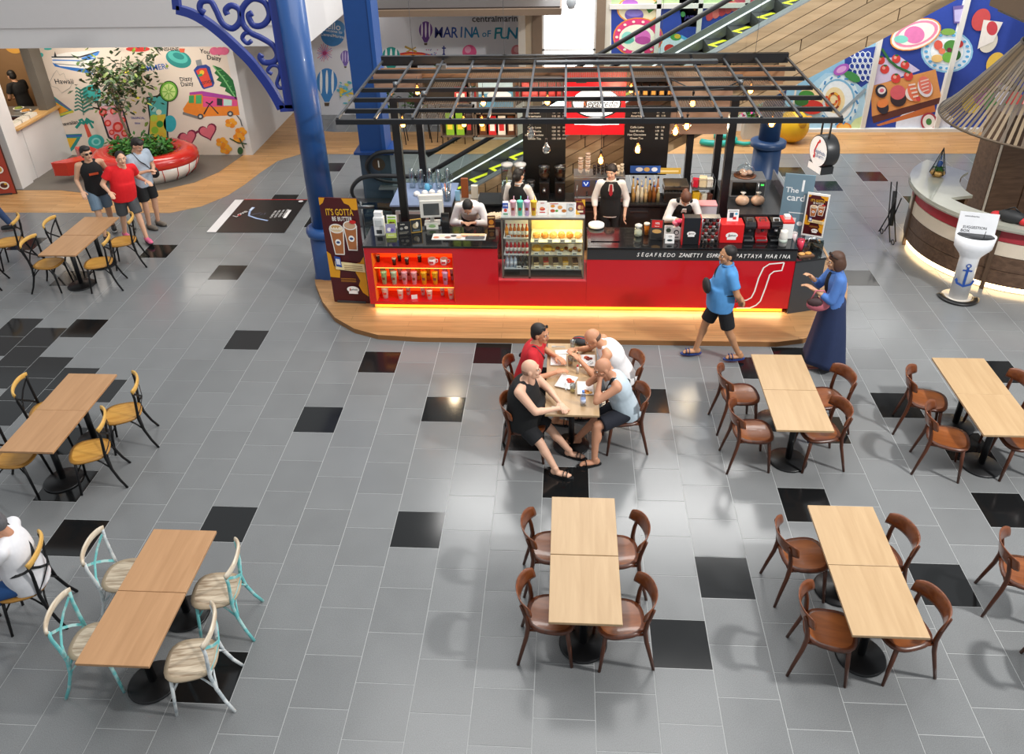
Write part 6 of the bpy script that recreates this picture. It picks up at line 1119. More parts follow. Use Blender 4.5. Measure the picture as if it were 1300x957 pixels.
# ---- planter with tree
pl = thing('planter_bench', 'glossy red and white rounded planter bench round the tree', 'planter', (-7.3, 10.5, 0)); pl.scale = (1, 1, 1.3)
RG = P('#c8281f', .2, coat=.5, var=.05); n = 40
def ringp(k): return [(k * 1.12 * math.cos(2 * PI * j / n), k * .86 * math.sin(2 * PI * j / n)) for j in range(n)]
lat([(.80, 0.01), (.93, .12), (1.0, .26)], P('#ece8e2', .3, coat=.3), n, sx=1.12, sy=.86).build('lower_shell', pl); lat([(1.0, .26), (1.02, .32), (1.0, .38), (.93, .43), (.82, .45), (.66, .44), (.6, .38), (.6, .3), (0, .3)], RG, n, sx=1.12, sy=.86).build('red_rim', pl)
for j in range(0, n, 2): a = 2 * PI * j / n; MB().tube([(1.12 * k * math.cos(a + d), .86 * k * math.sin(a + d), z) for k, z, d in ((.82, .02, .06), (.94, .12, .03), (1.005, .26, 0))], .008, RG, 5).build('rib', pl)
for s in (-1, 1): MB().prism([(-1.0, .05 * s), (-1.35, .02 * s), (-1.8, .42 * s), (-1.85, .52 * s), (-1.5, .52 * s), (-1.15, .3 * s)], .12, .34, RG).build('tail_fin', pl, bev=.05)
lat([(0, .36), (.62, .36), (.6, .32)], P('#3a2a1e', .9), 24, sx=1.12, sy=.86).build('soil', pl)
def foliage(name, parent, pts, sz, cols, seed, wr=.45, kind=True):
    rr = random.Random(seed); b = MB(); ms = [P(c, .5, var=.15) for c in cols]
    for p_ in pts:
        L = sz * (.7 + .6 * rr.random()); M_ = Matrix.Translation(p_) @ Matrix.Rotation(rr.random() * 6.28, 4, 'Z') @ Matrix.Rotation(-.9 + 1.8 * rr.random(), 4, 'Y') @ Matrix.Rotation(-.5 + rr.random(), 4, 'X')
        b.add([(0, 0, 0), (L * .35, -L * wr / 2, .01), (L * .8, -L * wr * .35, -.01), (L, 0, -.03 * L), (L * .8, L * wr * .35, -.01), (L * .35, L * wr / 2, .01), (L * .5, 0, -.02)], [(0, 1, 6), (1, 2, 6), (2, 3, 6), (3, 4, 6), (4, 5, 6), (5, 0, 6)], rr.choice(ms), False, M_)
    o = b.build(name, parent)
    if kind: o['kind'] = 'stuff'
    return o
rr = random.Random(11)
tr = thing('indoor_tree', 'slim indoor tree with glossy green and yellow leaves in the planter', 'tree', (-7.72, 10.85, .45)); BARK = P('#8a7a64', .8, bump=.4, scale=30); b = MB()
trunk = [Vector((0, 0, 0)), Vector((-.04, 0, .4)), Vector((-.1, 0, .75)), Vector((-.06, 0, 1.15)), Vector((-.12, 0, 1.6))]; b.tube(catm(trunk), [.035 - .001 * i for i in range(21)], BARK, 8); b.build('trunk', tr)
tips = []
for i in range(11):
    a = i * 2.4; st = trunk[2].lerp(trunk[4], (i % 6) / 6); e = Vector((.12 + .75 * math.cos(a) * (.5 + .5 * rr.random()), .5 * math.sin(a), 1.1 + .95 * rr.random())); m_ = st.lerp(e, .5) + Vector((0, 0, .12)); MB().tube(catm([st, m_, e], 4), [.014 - .001 * k for k in range(9)], BARK, 6).build('branch', tr); tips += [m_.lerp(e, q) for q in (.0, .3, .6, .8, 1.0)]
for (e) in [Vector((-.5, -.1, 1.1)), Vector((.75, 0, 1.2)), Vector((-.65, 0, 1.4)), Vector((.6, -.1, .9))]: tips += [e]
pts = []
for q in tips:
    for k in range(10): pts.append(q + Vector((rr.gauss(0, .13), rr.gauss(0, .13), rr.gauss(0, .12))))
foliage('leaves', tr, pts, .15, ['#22341a', '#2c4420', '#1b2a14', '#364f24', '#5a6a22'], 5); foliage('yellow_leaves', tr, [Vector((.25 + rr.gauss(0, .2), -.2, 1.1 + rr.gauss(0, .2))) for _ in range(16)], .13, ['#c8b82a', '#a8a83a'], 6)
shb = thing('shrub', 'dense low green shrub planted around the tree', 'shrub', (-7.3, 10.45, .45)); foliage('leaves', shb, [Vector((.68 * (rr.random() ** .5) * math.cos(a_), .5 * (rr.random() ** .5) * math.sin(a_), .05 + .28 * rr.random())) for a_ in [rr.random() * 6.28 for _ in range(620)]], .13, ['#2f6a24', '#3f7f2c', '#275a20', '#54903a'], 8); b = MB()
for i in range(10): b.tube([(0.05 * math.cos(i), .05 * math.sin(i), 0), (.4 * math.cos(i * 2.2), .3 * math.sin(i * 2.2), .2)], .008, BARK, 5)
b.build('stem', shb)
# ---- food menu stand by the shop pier
def foodp(p, w, h):
    p.raw([(.02, .02), (w - .02, .02), (w - .02, h - .02), (.02, h - .02)], P('#a8402f', .5))
    for i in range(3):
        for j in range(5): c = (w * (.2 + .3 * i), h * (.12 + .19 * j)); p.el(c, (.1, .085), P('#ece6dc', .5)); p.el(c, (.07, .055), P(['#7a3a20', '#b86a2a', '#5a2a1a', '#8a5a2a', '#c8923f'][(i + j * 2) % 5], .5)); p.el((c[0] + .04, c[1] + .03), (.03, .02), P('#e0b02f', .5))
banner('tall food poster of rice dishes leaning by the shop pier', (-10.55, 9.15, 0), (-9.64, 9.36, 0), 1.8, foodp, '#4a2418')
# ---- far corner: plants, stools and table behind the kiosk
for k, (x, y) in enumerate(((-2.75, 13.9), (-1.9, 13.95), (-1.05, 13.9), (-.2, 13.95))):
    t = thing('potted_plant', ['bushy potted plant by the balloon wall, beside the blue square column', 'bushy potted plant by the balloon wall, second from the blue column', 'bushy potted plant by the balloon wall, third from the blue column', 'bushy potted plant by the balloon wall, nearest the bright window'][k], 'plant', (x, y, 0), 0, 'plants by the balloon wall'); lat([(0, 0), (.16, 0), (.2, .4), (.17, .4), (0, .36)], P('#d0c8bc', .5)).build('pot', t); foliage('leaves', t, [Vector((max(-.26, min(.26, rr.gauss(0, .15))), max(-.26, min(.26, rr.gauss(0, .13))), .45 + .55 * rr.random())) for _ in range(130)], .17, ['#3f6a2a', '#5a8a35', '#2a4f22'], 20 + k); MB().tube([(0, 0, .3), (.02, 0, .8)], .012, BARK, 6).build('stem', t)
for k, x in enumerate((-2.1, -1.55, -1.05, -.6)):
    t = thing('bar_stool', 'black metal bar stool with backrest on the wooden strip', 'stool', (x, 12.5 + .1 * (k % 2), .003), .3 * k, 'black stools beyond the kiosk'); lat([(0, .7), (.16, .7), (.165, .72), (0, .73)], BLKP, 14).build('seat', t)
    for a in range(4): aa = a * PI / 2 + PI / 4; MB().cyl((.12 * math.cos(aa), .12 * math.sin(aa), .7), (.2 * math.cos(aa), .2 * math.sin(aa), 0), .012, BLKP, n=6).build('leg', t)
    MB().tube([(-.13, .1, .71), (-.15, .15, 1.0), (0, .18, 1.05), (.15, .15, 1.0), (.13, .1, .71)], .012, BLKP, 6).build('backrest', t)
t = thing('merchandise_stand', 'white merchandise stand with coloured boxes beyond the kiosk', 'stand', (.18, 12.9, .003)); MB().box((0, 0, .5), (1.2, .4, 1.0), P('#e0dcd4', .5)).build('body', t, bev=.01)
for i in range(5): MB().box((-.45 + .22 * i, -.05, 1.08), (.16, .2, .16), P(['#c8302a', '#e8e4dc', '#3f8fc0', '#e0b03a', '#c8302a'][i], .5)).build('box', t)
# ---- yellow and teal play seats, flowers
t = thing('lemon_seat', 'big yellow fruit-shaped seat near the food mural', 'seat', (6.9, 12.55, .003)); MB().ell((0, 0, .36), (.36, .36, .37), P('#e0ae1c', .35), 22, 14).build('body', t); MB().ell((.12, -.3, .5), (.1, .07, .1), P('#c89014', .4)).build('dimple', t); MB().ell((.33, 0, .52), (.1, .09, .08), P('#e08a2a', .4)).build('knob', t)
t = thing('ring_seat', 'teal curled rubber ring on the wooden floor strip', 'seat', (5.2, 12.45, .07)); MB().tube([(.42 * math.cos(a * .262 - 2.6), .28 * math.sin(a * .262 - 2.6), .02) for a in range(17)], .07, P('#26a396', .4), 10).build('ring', t); MB().tube([(.35, -.1, 0), (.6, -.25, 0), (.75, -.2, 0)], .045, P('#26a396', .4), 8).build('tail', t)
t = thing('flower_box', 'pink and green flower box before the food mural', 'flowers', (6.15, 12.85, .003)); MB().box((0, 0, .2), (.6, .3, .4), P('#c8c0b4', .5)).build('box', t); foliage('leaves', t, [Vector((rr.gauss(0, .18), rr.gauss(0, .1), .45 + .4 * rr.random())) for _ in range(130)], .16, ['#3f7a2f', '#5a9a3f', '#d8408a'], 33)
# ---- round counter on the right
rcx, rcy = 9.25, 7.0
rt = thing('round_counter', 'round service counter with marble top, red and wood bands and glowing foot', 'counter', (rcx, rcy, 0))
def arc(r0, r1, a0, a1, z0, z1, m, nm, n=10, par=None):
    pts = [(r1 * math.cos(a0 + (a1 - a0) * i / n), r1 * math.sin(a0 + (a1 - a0) * i / n)) for i in range(n + 1)] + [(r0 * math.cos(a1 + (a0 - a1) * i / n), r0 * math.sin(a1 + (a0 - a1) * i / n)) for i in range(n + 1)]
    return MB().prism(pts, z0, z1, m).build(nm, par or rt)
D = PI / 180; DW = wood('counter_walnut', '#4f3a2c', '#6f5644', 0, 2.2, 8, .45); MARB = P('#a9aa9e', .15, var=.12, scale=3, coat=.4)
segs = [(128 * D, 172 * D), (172.6 * D, 233 * D), (234.5 * D, 285 * D), (286 * D, 340 * D)]
for a0, a1 in segs:
    arc(1.56, 1.62, a0, a1, .105, 1.04, BRK, 'carcass', 14)
    o = arc(1.62, 1.645, a0, a1, .83, 1.0, P('#a3303a', .4, var=.2, scale=12), 'red_band', 14); arc(1.62, 1.645, a0, a1, .6, .82, P('#d8cbb8', .5), 'cream_band', 14)
    arc(1.62, 1.645, a0, a1, .36, .59, DW, 'wood_board', 14); arc(1.62, 1.645, a0, a1, .13, .35, DW, 'wood_board', 14)
    arc(1.57, 1.6, a0, a1, .02, .1, P('#ffd9a0', .5, emit=9, var=.01), 'light_strip', 14)
for a in (172.3, 233.8, 285.5): MB().box((1.645 * math.cos(a * D), 1.645 * math.sin(a * D), .52), (.05, .06, 1.03), P('#5a4636', .5), rz=a * D).build('upright', rt)
arc(1.38, 1.74, 195 * D, 345 * D, 1.06, 1.11, MARB, 'marble_top', 26); arc(.98, 1.74, 128 * D, 195 * D, 1.06, 1.11, MARB, 'marble_top', 16); arc(1.68, 1.75, 128 * D, 345 * D, 1.035, 1.06, P('#8f8a80', .4), 'top_edge', 30)
arc(1.05, 1.1, 130 * D, 195 * D, .1, 1.05, DW, 'inner_panel', 12)
t = thing('wood_cabinet', 'tall dark walnut cabinet standing inside the round counter', 'cabinet', (9.6, 8.4, 0), .1); MB().box((.7, .3, .95), (1.9, .6, 1.9), DW).build('body', t); 
for i in range(3): MB().box((.1 + .6 * i, -.012, .95), (.57, .02, 1.8), DW).build('door', t)
MB().box((-.22, -.02, 1.0), (.03, .03, 2.0), P('#cfc8bc', .4)).build('light_trim', t)
t = thing('terrarium', 'glass pyramid terrarium with plants and blue ornament on the marble top', 'terrarium', (8.05, 7.58, 1.11)); b = MB(); hgt = .5
for a in range(5): a0, a1 = a * 2 * PI / 5, (a + 1) * 2 * PI / 5; q0 = Vector((.13 * math.cos(a0), .13 * math.sin(a0), .05)); q1 = Vector((.13 * math.cos(a1), .13 * math.sin(a1), .05)); b.tube([q0, (0, 0, hgt)], .006, P('#3a3a38', .4, .7), 5); b.tube([q0, q1], .006, P('#3a3a38', .4, .7), 5)
b.build('frame', t); lat([(0.0, 0), (.07, 0), (.12, .05), (.1, .1), (0, .1)], P('#b89050', .35, .4)).build('bowl', t); lat([(.125, .05), (0, hgt - .01)], glassmat('clear_glass'), 5).build('glass', t); foliage('plants', t, [Vector((rr.gauss(0, .03), rr.gauss(0, .03), .12 + .05 * rr.random())) for _ in range(30)], .08, ['#3f7a3a', '#5a9a4a'], 41); MB().ell((0, 0, .22), (.05, .02, .06), P('#2a5aa8', .4)).box((0, 0, .3), (.012, .012, .12), P('#2a5aa8', .4)).build('ornament', t)
t = thing('tool_bag', 'black and red soft bag lying on the round counter', 'bag', (8.42, 5.72, 1.11), -.6); MB().ell((0, 0, .09), (.2, .1, .1), P('#232426', .6, bump=.3)).build('body', t); MB().ell((.17, 0, .06), (.07, .09, .07), P('#c01f26', .5)).ell((-.18, 0, .07), (.1, .07, .06), P('#c01f26', .5)).build('red_end', t); MB().tube([(-.1, 0, .17), (0, 0, .24), (.1, 0, .17)], .012, BLKP, 6).build('handle', t)
# ---- suggestion stand
sg = thing('suggestion_stand', 'white suggestion box stand with a blue anchor before the round counter', 'stand', (7.8, 5.36, 0), -.25); sg.scale = (1.18, 1.18, 1.12)
WP = P('#e6e8ec', .3, coat=.2)
lat([(.0, 0), (.2, 0), (.2, .015), (0, .015)], P('#c9c2b8', .3), 28, c=(0, .02, 0)).build('base', sg); b = MB(); b.tube([(.21 * math.cos(a * .157 + PI), .02 + .21 * math.sin(a * .157 + PI), .02) for a in range(21)], .03, BLKP, 8, flat=(.045, .02), up=(0, 0, 1)); b.build('base_ring', sg)
lat([(.115, .015), (.115, .62), (.13, .66), (.22, .78), (.235, .95), (.225, .95), (.21, .92), (0, .92)], WP, 28, sx=1, sy=.7).build('pedestal', sg); lat([(0, .925), (.212, .925), (.212, .932), (0, .932)], P('#26272a', .4), 28, sx=1, sy=.7).build('box_top', sg)
MB().box((0, .1, 1.06), (.44, .02, .3), WP, rx=-.12).build('header_panel', sg); R_ = Matrix.Rotation(-.12, 3, 'X'); p = Print(Vector((0, .1, 1.06)) + R_ @ Vector((0, -.01, 0)), (1, 0, 0), R_ @ Vector((0, 0, 1))); p.text('SUGGESTION', (-.02, -.05), .05, P('#2a2b30', .5), 0, 0, .9); p.text('BOX', (-.12, -.1), .05, P('#2a2b30', .5)); p.build('lettering', sg); p = Print(p.O, p.U, p.V); p.text('centralmarina', (-.08, .1), .03, P('#5a5b60', .5)); p.build('lettering', sg)
MB().cyl((.08, -.04, .935), (.09, -.02, 1.02), .004, BLKP, n=6).build('pen', sg)
p = Print((0, -.083, .38), (1, 0, 0), (0, 0, 1)); AN = P('#1f4a9a', .5); p.line([(0, -.14), (0, .13)], .03, AN); p.line([(-.055, .085), (.055, .085)], .022, AN); p.line([(.025 * math.cos(k * .52), .155 + .025 * math.sin(k * .52)) for k in range(12)], .014, AN, True); p.line([(-.1, -.06), (-.08, -.11), (0, -.15), (.08, -.11), (.1, -.06)], .03, AN); p.raw([(-.12, -.07), (-.075, -.07), (-.1, -.03)], AN); p.raw([(.075, -.07), (.12, -.07), (.1, -.03)], AN); p.build('anchor', sg)
# ---- hanging slatted lamp
lp = thing('slatted_pendant', 'huge conical slatted bamboo pendant lamp above the round counter', 'lamp', (9.22, 6.75, .03)); BAM = P('#7d6a50', .45, var=.15, scale=3); BAM2 = P('#574838', .5, var=.15, scale=3)
def lr(z): k = (z - 2.3) / 1.12; return 1.62 - .87 * k ** .9
for i in range(104):
    a = 2 * PI * i / 104; pts = [(lr(z) * math.cos(a + .12 * (3.4 - z)), lr(z) * math.sin(a + .12 * (3.4 - z)), z) for z in (2.3, 2.5, 2.75, 3.0, 3.2, 3.42)]
    MB().tube(pts, .01, [BAM, BAM2, BAM][i % 3], 4, flat=(.022, .004), up=(0, 0, 1)).build('slat', lp)
for z, r in ((2.3, 1.63), (3.42, .76)): MB().tube([(r * math.cos(k * PI / 24), r * math.sin(k * PI / 24), z) for k in range(48)], .018, BAM2, 6, closed=True).build('hoop', lp)
MB().tube([(0, 0, 3.4), (0, 0, 7)], .012, BLKP, 6).build('cord', lp); b = MB()
for a in range(4): b.tube([(0, 0, 3.6), (.69 * math.cos(a * PI / 2), .69 * math.sin(a * PI / 2), 3.42)], .008, BLKP, 5)
b.build('suspension', lp); MB().ell((0, 0, 3.05), .09, P('#f0e8d8', .4)).build('bulb', lp)
# canopy over the round counter and blue column behind it
t = thing('hanging_canopy', 'dark brown octagonal canopy hung above the slatted lamp', 'canopy', (9.3, 5.88, 0)); oc = [(1.75 * math.cos(PI / 8 + k * PI / 4), 1.75 * math.sin(PI / 8 + k * PI / 4)) for k in range(8)]
MB().prism(oc, 4.05, 4.45, P('#5a4a3c', .5)).build('fascia', t); MB().prism([(x * .93, y * .93) for x, y in oc], 3.98, 4.05, P('#77797c', .5)).build('vent_frame', t)
t = thing('round_column', 'navy column behind the slatted pendant lamp', 'column', (11.4, 10.2, 0)); lat([(0, 0), (.3, 0), (.27, .9), (.2, 1.0), (.2, 4.6), (0, 4.6)], P('#1f3a66', .4), 24).build('shaft', t); lat([(.28, .85), (.34, .88), (.34, .96), (.28, 1.0)], P('#1f3a66', .4), 24).build('ring', t)
# walking stick-like black stand by the round counter
t = thing('folded_pushchair', 'folded black pushchair leaning on the round counter side', 'pushchair', (7.4, 7.45, 0), .1); b = MB()
for s in (-.05, .05): b.tube([(s, -.25, .05), (s, .0, .45), (s + .02, .2, .98)], .012, BLKP, 6); b.tube([(s, .2, .05), (s, .0, .45), (s, -.1, .8)], .012, BLKP, 6)
b.build('frame', t); MB().tube([(-.03, -.12, .3), (0, .0, .6), (.02, .1, .85)], .05, P('#1c1d1f', .8), 8, flat=(.05, .035)).build('fabric', t)
for y in (-.25, .2): MB().tube([(.0, y + .05 * math.cos(k * .52), .05 + .04 * math.sin(k * .52)) for k in range(12)], .01, BLKP, 6, closed=True).build('wheel', t)
# ================================================================== PEOPLE
TS = bpy.data.scenes.new('scratch'); TL = TS.view_layers[0]
def remesh(mb, vox, it=4):
    me = bpy.data.meshes.new('tmp'); me.from_pydata(mb.v, [], mb.f); o = bpy.data.objects.new('tmp', me); TS.collection.objects.link(o)
    md = o.modifiers.new('r', 'REMESH'); md.mode = 'VOXEL'; md.voxel_size = vox
    if it: sm = o.modifiers.new('s', 'SMOOTH'); sm.factor = .5; sm.iterations = it
    TL.update(); ev = o.evaluated_get(TL.depsgraph); r = ev.to_mesh()
    vs = [tuple(v.co) for v in r.vertices]; fs = [tuple(p.vertices) for p in r.polygons]; ev.to_mesh_clear(); bpy.data.objects.remove(o); bpy.data.meshes.remove(me)
    return vs, fs
DUM = P('#888888')
def ik(a, hint, tgt, l1, l2):
    d = tgt - a; L = d.length; lim = (l1 + l2) * .995
    if L > lim: tgt = a + d * (lim / L); d = tgt - a; L = lim
    x = (l1 * l1 - l2 * l2 + L * L) / (2 * L); h = math.sqrt(max(0, l1 * l1 - x * x)); u = d / L; s = hint - a; s = s - u * s.dot(u)
    if s.length < 1e-5: s = u.orthogonal()
    return a + u * x + s.normalized() * h, tgt
def loft(b, C_, X_, Y_, R, n=24):
    vs = []; k = len(C_)
    for c, x, y, (rx, ry) in zip(C_, X_, Y_, R):
        for j in range(n): th = 2 * PI * j / n; cs, sn = math.cos(th), math.sin(th); vs.append(c + x * (rx * math.copysign(abs(cs) ** .85, cs)) + y * (ry * math.copysign(abs(sn) ** .85, sn)))
    fs = [(i * n + j, i * n + (j + 1) % n, (i + 1) * n + (j + 1) % n, (i + 1) * n + j) for i in range(k - 1) for j in range(n)] + [tuple(range(n - 1, -1, -1)), tuple((k - 1) * n + j for j in range(n))]
    b.add(vs, fs, DUM, True)
def cap(b, p0, p1, r0, r1, rnd=True, n=14):
    p0, p1 = Vector(p0), Vector(p1); b.tube([p0, p1], [r0, r1], DUM, n)
    if rnd: b.ell(p0, r0, DUM, 12, 8); b.ell(p1, r1, DUM, 12, 8)
def frame(y, x):
    """rotation with z' along y and x' near x"""
    z = y.normalized(); x = (x - z * x.dot(z)).normalized(); yy = z.cross(x); return Matrix(((x.x, yy.x, z.x, 0), (x.y, yy.y, z.y, 0), (x.z, yy.z, z.z, 0), (0, 0, 0, 1)))
def person(label, loc, rz, top, bottom, shoes, skin='#c99a7c', hair=('short', '#17120f'), sp=None, head=(0, 0), arms=None, legs=None, bulk=1.0, belly=0.0, sc=1.0, glasses=None, after=None, tiltz=0):
    t = thing('person', label, 'person', loc, rz); t.scale = (sc,) * 3
    V = Vector; sp = [V(q) for q in (sp or [(0, 0, .95), (0, .01, 1.26), (0, 0, 1.45)])]; pel, chest, neck = sp
    up1 = (chest - pel); up2 = (neck - chest); X = V((1, 0, 0)); F1 = frame(up1, X); F2 = frame(up2, X)
    if tiltz: R0 = Matrix.Rotation(tiltz, 4, 'Z'); F2 = R0 @ F2
    lat_ = F2.to_3x3() @ X; fwd = F2.to_3x3() @ V((0, 1, 0)); u2 = up2.normalized(); f1 = F1.to_3x3() @ V((0, 1, 0))
    sh = {s: neck - u2 * .055 + lat_ * (s * .178 * (bulk * .5 + .5)) for s in (-1, 1)}
    hip = {s: pel + V((s * .088, 0, -.03)) for s in (-1, 1)}
    arms = arms or {s: ((s * .25, -.03, 1.13), (s * .27, .06, .88)) for s in (-1, 1)}; legs = legs or {s: ((s * .1, .02, .5), (s * .1, -.01, .075)) for s in (-1, 1)}
    A = {s: ik(sh[s], V(arms[s][0]), V(arms[s][1]), .285, .25) for s in (-1, 1)}; ll = {s: min(.425, (V(legs[s][1]) - hip[s]).length * .505) if (V(legs[s][1]) - hip[s]).length > .7 else .425 for s in (-1, 1)}; L = {s: ik(hip[s], V(legs[s][0]), V(legs[s][1]), ll[s], ll[s]) for s in (-1, 1)}
    k = bulk; waist = pel.lerp(chest, .55)
    def torso(b, e=0.0, tank=False, low=0.0, top=1.0):
        u1 = up1.normalized(); spine = [(pel - u1 * (.07 + low), f1, (.155, .115, .55)), (pel + u1 * .02, f1, (.16, .116, .7)), (waist - u1 * .05, f1, (.148, .108, 1.0)), (waist + u1 * .04, f1, (.145, .105, .95)), (chest - u2 * .06, fwd, (.156, .108, .55)), (chest + u2 * .03, fwd, (.163, .11, .2)), (chest + u2 * .1, fwd, (.158 if not tank else .148, .1, 0)), (neck - u2 * .045, fwd, (.12, .08, 0)), (neck - u2 * .01, fwd, (.075, .06, 0))]
        if e: spine = spine[:-1] + [(neck - u2 * .012, fwd, (.082, .062, 0))]
        C_, X_, Y_, R_ = [], [], [], []
        for c, fv, (rx, ry, bl) in spine: lx = (F1 if fv is f1 else F2).to_3x3() @ X; C_.append(c + fv * (belly * bl * .75)); X_.append(lx); Y_.append(fv); R_.append(((rx + belly * bl * .5) * (k if rx > .1 else 1) + e, (ry + belly * bl * .7) * (k if rx > .1 else 1) + e))
        cc = []; m = 3; n_ = len(C_)
        def cr(P_, i, t_): a, b_, c, d = P_[max(i - 1, 0)], P_[i], P_[i + 1], P_[min(i + 2, n_ - 1)]; return .5 * ((2 * b_) + (c - a) * t_ + (2 * a - 5 * b_ + 4 * c - d) * t_ ** 2 + (3 * b_ - a - 3 * c + d) * t_ ** 3)
        RV_ = [Vector((r[0], r[1], 0)) for r in R_]; oC, oX, oY, oR = [], [], [], []
        for i in range(n_ - 1):
            for j in range(m): t_ = j / m; oC.append(cr(C_, i, t_)); oX.append(cr(X_, i, t_).normalized()); oY.append(cr(Y_, i, t_).normalized()); q = cr(RV_, i, t_); oR.append((q.x, q.y))
        oC.append(C_[-1]); oX.append(X_[-1]); oY.append(Y_[-1]); oR.append(R_[-1]); loft(b, oC, oX, oY, oR)
        if not tank:
            for s in (-1, 1): cap(b, neck - u2 * .045 + lat_ * (s * .05), sh[s], .05 + e * .8, .054 * (k * .5 + .5) + e * .8, n=12)
    skinm = P(skin, .55, var=.05, scale=6)
    b = MB(); torso(b); cap(b, neck - u2 * .05, neck + u2 * .09 + fwd * .02, .062, .054)
    for s in (-1, 1):
        el, wr = A[s]; ua = .047 * (k * .6 + .4); cap(b, sh[s], el, ua * 1.12, ua * .84); cap(b, el, wr, ua * .84, .027); b.ell(el.lerp(wr, .28), ua * .86, DUM, 10, 7)
        kn, an = L[s]; th = .084 * (k * .6 + .4); cap(b, hip[s], kn, th, .056); cap(b, kn, an, .056, .036); kd = (an - kn).normalized(); b.ell(kn + kd * .13 + (hip[s] - kn).normalized() * .02, (.058, .058, .1), DUM, 10, 8, frame(kd, X))
    vs, fs = remesh(b, .0125, 5); body = MB(); body.add(vs, fs, skinm, True)
    # hands: palm, four unequal bent fingers and a thumb
    hb = MB()
    for s in (-1, 1):
        el, wr = A[s]; d = (wr - el).normalized(); side = V((0, 0, 1)).cross(d)
        if side.length < .2: side = fwd.cross(d)
        side.normalize(); side *= 1; pn = d.cross(side).normalized()
        if abs(d.z) > .75: side = f1 - d * f1.dot(d); side.normalize(); pn = d.cross(side).normalized() * (-s)
        cap(hb, wr - d * .03, wr + d * .02, .026, .027); hb.ell(wr + d * .055, (.041, .017, .055), DUM, 12, 9, frame(d, side))
        for q, (o_, ln) in enumerate(((.029, .072), (.01, .082), (-.01, .076), (-.028, .058))):
            p0 = wr + d * .09 + side * o_; p1 = p0 + d * ln * .5 - pn * .012; p2 = p1 + d * ln * .38 - pn * .03; cap(hb, p0, p1, .0098, .009, n=8); cap(hb, p1, p2, .009, .0075, n=8)
        sgn = 1 if (side.dot(lat_) * s < 0 or abs(d.z) > .75) else -1
        p0 = wr + d * .025 + side * (.03 * sgn); p1 = p0 + d * .035 + side * (.028 * sgn) - pn * .01; p2 = p1 + d * .03 + side * (.004 * sgn) - pn * .008; cap(hb, p0, p1, .013, .011, n=8); cap(hb, p1, p2, .011, .009, n=8)
    vs, fs = remesh(hb, .0055, 2); body.add(vs, fs, skinm, True)
    # head
    hy, hp = head; hc = neck + u2 * .145 + fwd * .03; HM = Matrix.Translation(hc) @ Matrix.Rotation(hy, 4, 'Z') @ Matrix.Rotation(hp, 4, 'X')
    hm = MB(); hm.ell((0, -.008, .025), (.076, .097, .098), DUM, 18, 14); hm.ell((0, .022, -.045), (.058, .07, .075), DUM, 16, 12); hm.ell((0, .07, -.095), (.026, .024, .022), DUM, 10, 8); hm.ell((0, .098, -.018), (.014, .02, .03), DUM, 10, 8); hm.ell((0, .104, -.034), (.019, .014, .012), DUM, 10, 8); hm.ell((0, .082, .03), (.055, .012, .012), DUM, 10, 8)
    for s in (-1, 1): hm.ell((s * .078, -.005, -.01), (.012, .022, .032), DUM, 10, 8); hm.ell((s * .036, .07, -.03), (.022, .02, .02), DUM, 10, 8)
    cap(hm, (0, -.02, -.17), (0, -.01, -.04), .052, .052)
    vs, fs = remesh(hm, .0075, 3); body.add(vs, fs, skinm, True, HM)
    for s in (-1, 1): body.add(*ellgeo((s * .032, .084, .006), (.013, .008, .007)), P('#e8e2da', .3), True, HM); body.add(*ellgeo((s * .031, .0905, .006), (.0065, .004, .0065)), P('#1c1512', .2), True, HM); body.add(*ellgeo((s * .033, .089, .026), (.02, .006, .0045)), P(hair[1] if hair[0] not in ('bald', 'none') else '#6a5040', .8), True, HM)
    body.add(*ellgeo((0, .092, -.062), (.024, .008, .007)), P('#a3584e', .5), True, HM)
    body.build('body', t)
    # hair
    if hair[0] != 'none':
        hm = MB(); m = P(hair[1], .6, var=.25, scale=60)
        if hair[0] == 'bald': hm.ell((0, -.03, -.005), (.0785, .078, .06), DUM)
        else: hm.ell((0, -.026 if hair[0] in ('short', 'fringe') else -.012, .046), (.085, .1, .09), DUM, 18, 12); hm.ell((0, -.045, .0), (.083, .076, .1), DUM, 16, 12)
        if hair[0] == 'fringe': hm.ell((0, .055, .085), (.065, .045, .035), DUM); hm.ell((0, .03, .1), (.07, .06, .035), DUM)
        if hair[0] == 'bob':
            for s in (-1, 1): hm.ell((s * .07, -.015, -.035), (.032, .07, .1), DUM)
            hm.ell((0, -.07, -.05), (.085, .06, .1), DUM)
        if hair[0] == 'bun': hm.ell((0, -.12, .0), (.05, .045, .05), DUM)
        if hair[0] == 'tail': hm.ell((0, -.11, .0), (.035, .03, .04), DUM); cap(hm, (0, -.12, 0), (0, -.13, -.2), .03, .015)
        vs, fs = remesh(hm, .009, 2); MB().add(vs, fs, m, True, HM).build('hair', t)
    # clothes
    def cloth(nm, fn, h, vox=.0125, it=4, rough=.85):
        b = MB(); fn(b); vs, fs = remesh(b, vox, it); return MB().add(vs, fs, P(h, rough, var=.1, scale=18, bump=.15), True).build(nm, t)
    def sleeve(b, s, frac, e=.016, flare=.006):
        el, wr = A[s]; ua = .047 * (k * .6 + .4) * 1.12
        if frac <= 1: cap(b, sh[s], sh[s].lerp(el, frac), ua + e, ua * .9 + e + flare, False); b.ell(sh[s], ua + e, DUM, 12, 8)
        else: cap(b, sh[s], el, ua + e, ua * .86 + e); cap(b, el, el.lerp(wr, frac - 1), ua * .86 + e, .035 + e * .6, False)
    kd, h = top[0], top[1]
    low = pel - up1.normalized() * .02
